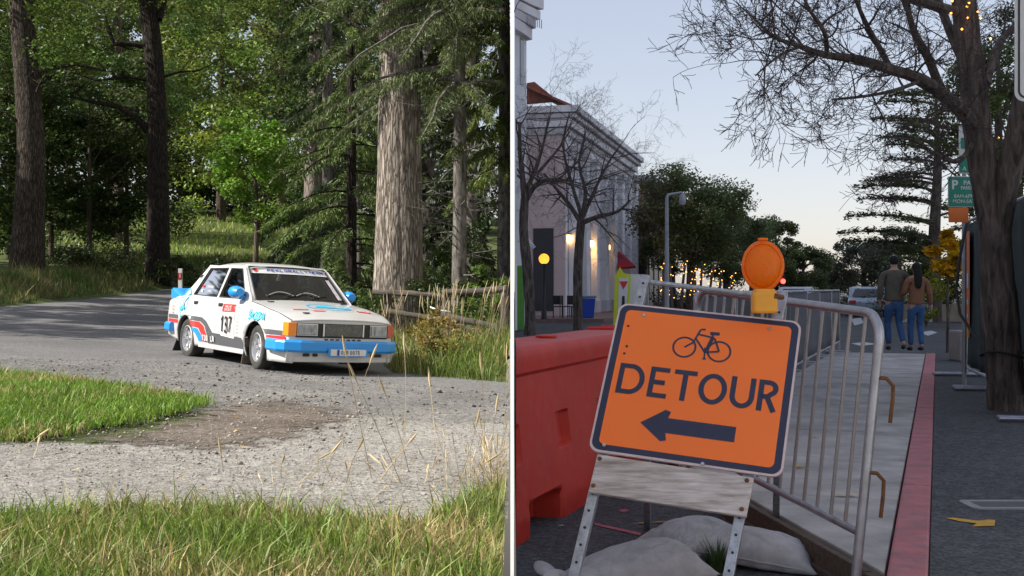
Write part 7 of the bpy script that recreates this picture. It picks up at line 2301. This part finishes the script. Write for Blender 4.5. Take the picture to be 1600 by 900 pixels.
for px, row in ((1488, 1), (1514, 4), (1511, 10), (1528, 18), (1486, 20), (1532, 28), (1560, 215), (1589, 218), (1512, 27), (1548, 60), (1503, 45)):
    c = P(px, row, yb - .15) - nb0
    mb.add([c + Vector(d) * .013 for d in ((1, 0, 0), (-1, 0, 0), (0, 1, 0), (0, -1, 0), (0, 0, 1), (0, 0, -1))], [(0, 2, 4), (2, 1, 4), (1, 3, 4), (3, 0, 4), (2, 0, 5), (1, 2, 5), (3, 1, 5), (0, 3, 5)])
mb.build('bulbs', M_string, t, fix=False)['kind'] = 'stuff'

# unlit globe lamp behind the fence
wg = P(1584, 281, 17)
gw = thing('globe_lamp', 'unlit white globe lamp behind the site fence', 'lamp', (wg.x, wg.y, 0))
MB().lathe([(.105 * math.sin(a), wg.z - .105 * math.cos(a)) for a in np.linspace(0, math.pi, 11)], 16).build('globe', mat('opal_glass', (.62, .64, .70), .3, var=.03), gw, smooth=True)
MB().tube([(0, 0, 0), (0, 0, wg.z - .1)], .04, 8).build('post', M_black, gw, smooth=True)
# low wall with steps
lw = P(1445, 470, 46)
tw_ = thing('garden_wall', 'low tan wall beyond the crossing, right of the couple', 'wall', (lw.x, 46, -.15))
MB().box((.9, 0, .35), (3.6, .4, .7)).build('wall', mat('tan_stone', (.26, .215, .165), .9, var=.15, scale=3), tw_, bev=.02)
MB().add([(-1.0, -.3, 0), (.2, -.3, .75), (.2, .1, .75), (-1.0, .1, 0), (-1.0, -.3, -.05), (.2, -.3, -.05), (.2, .1, -.05), (-1.0, .1, -.05)], [(0, 1, 2, 3), (0, 4, 5, 1), (3, 2, 6, 7), (1, 5, 6, 2)]).build('coping', M_conc, tw_)
# traffic light and far cars
tl = P(1223, 439, 75)
tf = thing('traffic_light', 'far traffic signal showing red beside the amber lamp', 'signal', (tl.x, 75, -.1))
MB().tube([(0, .1, 0), (0, .1, 1.9)], .05, 7).build('post', M_black, tf)
MB().box((0, 0, 1.75), (.32, .2, .9)).build('signal_head', M_black, tf, bev=.03)
MB().lathe([(.16, 0), (.12, .05), (0, .06)], 14, Matrix.Translation((0, -.11, tl.z + .1)) @ Matrix.Rotation(R(90), 4, 'X')).build('red_lamp', lamp_mat('signal_red', (1, .05, .04), 4.0), tf)
def farcar(label, px, Y, col, rz):
    x = wx(px, Y)
    t = thing('parked_car', label, 'car', (x, Y, RZ), (0, 0, rz), group='far cars at the end of the street')
    prof = [(-2.1, .35), (-2.15, .75), (-1.5, .92), (-1.0, 1.38), (.35, 1.42), (1.0, .98), (1.95, .82), (2.1, .5), (2.05, .3)]
    MB().prism(prof, 1.7, lambda a, c, w: (a, w - .85, c)).build('car_body', mat('far_car_paint', col, .35, coat=.4), t, bev=.08)
    for s in (-1, 1):
        MB().prism([(-1.2, .95), (-.9, 1.3), (.25, 1.33), (.72, .97)], .02, lambda a, c, w: (a, s * .862 + w - .01, c)).build('side_window', M_pane, t)
        for x_ in (-1.3, 1.3):
            MB().lathe([(.3, -.1), (.31, 0), (.3, .1)], 16, Matrix.Translation((x_, s * .78, .31)) @ Matrix.Rotation(R(90), 4, 'X')).build('wheel', M_tyre, t)
    MB().prism([(-.68, .95), (.68, .95), (.55, 1.3), (-.55, 1.3)], .02, lambda a, c, w: (-1.62 + (c - .95) * .9 - w, a, c)).build('rear_window', M_pane, t)
    for s in (-1, 1): MB().box((-2.15, s * .62, .70), (.06, .3, .16)).build('tail_light', mat('tail_red', (.5, .02, .02), .3), t)
farcar('pale blue far car left of the walking couple', 1358, 55, (.35, .42, .50), math.pi / 2 - SA)
farcar('white far car just right of the amber lamp', 1245, 62, (.55, .56, .58), math.pi / 2 - SA)
# ================================================================== walking couple
def skinobj(name, vs, es, rad, m, parent, sub=2, root=0):
    me = bpy.data.meshes.new(name)
    me.from_pydata(vs, es, [])
    o = link(name, me, m, parent)
    bm = bmesh.new(); bm.from_mesh(me); bm.verts.layers.skin.verify(); bm.to_mesh(me); bm.free()
    md = o.modifiers.new('skin', 'SKIN'); md.use_smooth_shade = True
    sv = me.skin_vertices[0].data
    for i, r_ in enumerate(rad):
        sv[i].radius = r_ if isinstance(r_, tuple) else (r_, r_)
        sv[i].use_root = i == root
    s2 = o.modifiers.new('sub', 'SUBSURF'); s2.levels = sub; s2.render_levels = sub
    return o
M_skin = mat('skin', (.42, .25, .18), .6, var=.06)
M_jean = mat('blue_denim', (.028, .08, .20), .85, var=.2, scale=14)
M_jeanw = mat('blue_denim_pale', (.034, .095, .235), .85, var=.22, scale=14)
M_olive = mat('olive_jacket', (.095, .083, .064), .85, var=.15, scale=10)
M_brown = mat('brown_suede', (.21, .095, .052), .85, var=.16, scale=10)
M_hair = mat('dark_hair', (.007, .006, .006), .9, var=.3, scale=40, stretch=(1, 1, .1))
M_shoe = mat('dark_shoe', (.02, .02, .022), .6)
M_sole = mat('pale_sole', (.35, .31, .28), .7)
def hand(vs, es, rd, wi, w, d, out):
    """palm and five finger chains from wrist index wi; w wrist position, d arm direction"""
    w = Vector(w); d = Vector(d).normalized(); out = Vector(out).normalized(); n = d.cross(out)
    vs.append(tuple(w + d * .055)); pi_ = len(vs) - 1; es.append((wi, pi_)); rd.append((.035, .018))
    for k, (o_, L) in enumerate(((-.030, .075), (-.010, .085), (.010, .080), (.028, .062))):
        a = w + d * .085 + n * o_; c = a + d * L * .55; e = c + d * L * .4 + out * -.015
        i0 = len(vs); vs += [tuple(a), tuple(c), tuple(e)]; es += [(pi_, i0), (i0, i0 + 1), (i0 + 1, i0 + 2)]; rd += [.009, .0085, .007]
    a = w + d * .03 - n * .035; c = a + d * .035 - n * .02; i0 = len(vs)
    vs += [tuple(a), tuple(c)]; es += [(pi_, i0), (i0, i0 + 1)]; rd += [.011, .009]

def figure(label, loc, H, jacket, jean, hairlen, legs, armL, armR, wid=1.0, head_turn=0.0, female=False, rz=0.0):
    t = thing('person', label, 'person', loc, (0, 0, rz))
    k = H / 1.76
    sw = .185 * wid; hw = .085
    vs = [(0, 0, .95), (0, .0, 1.12), (0, .0, 1.32), (0, -.005, 1.44), (0, .0, 1.52), (0, .02, 1.60), (0.0, .025, 1.685)]
    rd = [(.145 * wid, .105), (.13 * wid, .095), (.15 * wid, .105), (.085, .075), .052, (.072, .085), (.068, .082)]
    es = [(0, 1), (1, 2), (2, 3), (3, 4), (4, 5), (5, 6)]
    for s, arm in ((-1, armL), (1, armR)):
        i0 = len(vs)
        vs += [(s * sw, 0, 1.42), arm[0], arm[1]]; es += [(3, i0), (i0, i0 + 1), (i0 + 1, i0 + 2)]; rd += [.062, .046, .030]
        hand(vs, es, rd, i0 + 2, arm[1], Vector(arm[1]) - Vector(arm[0]), (s, 0, 0))
    for s, lg in ((-1, legs[0]), (1, legs[1])):
        i0 = len(vs)
        vs += [(s * hw, 0, .90), lg[0], lg[1]]; es += [(0, i0), (i0, i0 + 1), (i0 + 1, i0 + 2)]; rd += [.082, .052, .035]
        i1 = len(vs); vs.append(lg[2]); es.append((i0 + 2, i1)); rd.append(.032)
    vs = [tuple(Vector(v) * k) for v in vs]
    body = skinobj('body', vs, es, [tuple(x * k for x in r_) if isinstance(r_, tuple) else r_ * k for r_ in rd], M_skin, t)
    # ears and nose
    for s in (-1, 1): MB().lathe([(0, -.02), (.014, -.01), (.018, .01), (0, .025)], 8, Matrix.Translation((s * .078 * k, .01 * k, 1.63 * k))).build('ear', M_skin, t, smooth=True)
    MB().add([(-.014, .10, 1.61), (.014, .10, 1.61), (0, .128, 1.605), (0, .10, 1.655)], [(0, 1, 2), (0, 2, 3), (1, 3, 2)]).build('nose', M_skin, t)
    for s in (-1, 1): MB().lathe([(0, -.009), (.010, 0), (0, .009)], 8, Matrix.Translation((s * .03 * k, .100 * k, 1.65 * k))).build('eye', M_black, t, smooth=True)
    MB().box((0, .104 * k, 1.575 * k), (.045, .012, .010)).build('mouth', mat('lips', (.35, .12, .11), .6), t, bev=.003)
    # jacket
    jv = [(0, 0, .90 if not female else .92), (0, -.005, 1.10), (0, -.005, 1.30), (0, -.01, 1.42), (0, -.01, 1.485)]
    jr = [(.185 * wid, .135), (.180 * wid, .130), (.195 * wid, .130), (.125 * wid, .10), (.068, .066)]
    if female: jr = [(.185, .135), (.165, .125), (.185, .130), (.115, .095), (.066, .062)]
    je = [(0, 1), (1, 2), (2, 3), (3, 4)]
    for s, arm in ((-1, armL), (1, armR)):
        i0 = len(jv)
        e1 = Vector(arm[0]); e2 = e1.lerp(Vector(arm[1]), .93)
        jv += [(s * (sw + .012), 0, 1.405), tuple(e1), tuple(e2)]; je += [(3, i0), (i0, i0 + 1), (i0 + 1, i0 + 2)]; jr += [.082, .064, .048]
    skinobj('jacket', [tuple(Vector(v) * k) for v in jv], je, [tuple(x * k for x in r_) if isinstance(r_, tuple) else r_ * k for r_ in jr], jacket, t, root=1)
    # jeans
    pv = [(0, 0, .96), (0, 0, .88)]; pe = [(0, 1)]; pr = [(.155, .115), (.165, .125)]
    for s, lg in ((-1, legs[0]), (1, legs[1])):
        i0 = len(pv)
        mid = Vector((s * hw, 0, .86)).lerp(Vector(lg[0]), .5)
        pv += [(s * (hw + .012), 0, .82), tuple(mid), lg[0], tuple(Vector(lg[0]).lerp(Vector(lg[1]), .5)), tuple(Vector(lg[0]).lerp(Vector(lg[1]), .97))]
        pe += [(1, i0), (i0, i0 + 1), (i0 + 1, i0 + 2), (i0 + 2, i0 + 3), (i0 + 3, i0 + 4)]; pr += [.098, .086, .066, .064, .052]
    skinobj('jeans', [tuple(Vector(v) * k) for v in pv], pe, [tuple(x * k for x in r_) if isinstance(r_, tuple) else r_ * k for r_ in pr], jean, t)
    for lg in legs:
        a = Vector(lg[1]) * k; c = Vector(lg[2]) * k
        d = (c - a); 
        hl = a + Vector((0, -.035, -.045)) * k
        sh = skinobj('shoe', [tuple(hl), tuple(a.lerp(c, .45) + Vector((0, 0, -.02)) * k), tuple(c + Vector((0, .03, -.005)) * k)], [(0, 1), (1, 2)], [(.043, .045), (.047, .045), (.042, .028)], M_shoe, t)
    # hair
    bm = bmesh.new(); bmesh.ops.create_uvsphere(bm, u_segments=20, v_segments=14, radius=1)
    for v in bm.verts:
        c = v.co.copy()
        z = c.z * .105 + 1.665; y = c.y * .108 + .010; x = c.x * .089
        if c.y > .25 and c.z < .55: y = .05; 
        if c.z < -.55: x *= .72; z = 1.665 - .07
        v.co = Vector((x, y, z)) * k
    me = bpy.data.meshes.new('hair'); bm.to_mesh(me); bm.free()
    me.polygons.foreach_set('use_smooth', np.ones(len(me.polygons), dtype=bool))
    hr = link('hair', me, M_hair, t)
    if hairlen:
        skinobj('long_hair', [tuple(Vector(v) * k) for v in ((0, -.03, 1.66), (.0, -.075, 1.56), (-.01, -.115, 1.44), (-.015, -.135, 1.30), (-.01, -.14, 1.66 - hairlen))], [(0, 1), (1, 2), (2, 3), (3, 4)], [(.085, .07), (.088, .06), (.085, .045), (.07, .032), (.035, .016)], M_hair, t)
    return t
pm = P(1397, 547, 21.7); pw = P(1432, 548, 21.5)
figure('man in olive jacket and blue jeans walking away beside the woman', (pm.x, pm.y, pm.z + .005), 1.78, M_olive, M_jean, 0,
       [((-.10, .10, .50), (-.09, .02, .085), (-.09, .15, .035)), ((.095, .02, .50), (.12, -.26, .14), (.125, -.20, .045))],
       ((-.25, -.02, 1.15), (-.24, .08, .92)), ((.25, .06, 1.16), (.22, .20, 1.05)), 1.05, rz=-.12)
figure('woman in brown jacket and blue jeans holding the arm of the man', (pw.x, pw.y, pw.z + .005), 1.64, M_brown, M_jeanw, .42,
       [((-.085, .10, .50), (-.08, .08, .085), (-.08, .20, .035)), ((.085, .03, .50), (.07, -.10, .10), (.07, .02, .04))],
       ((-.24, .03, 1.17), (-.26, .18, 1.10)), ((.25, -.04, 1.14), (.30, .02, .90)), .95, female=True, rz=.05)
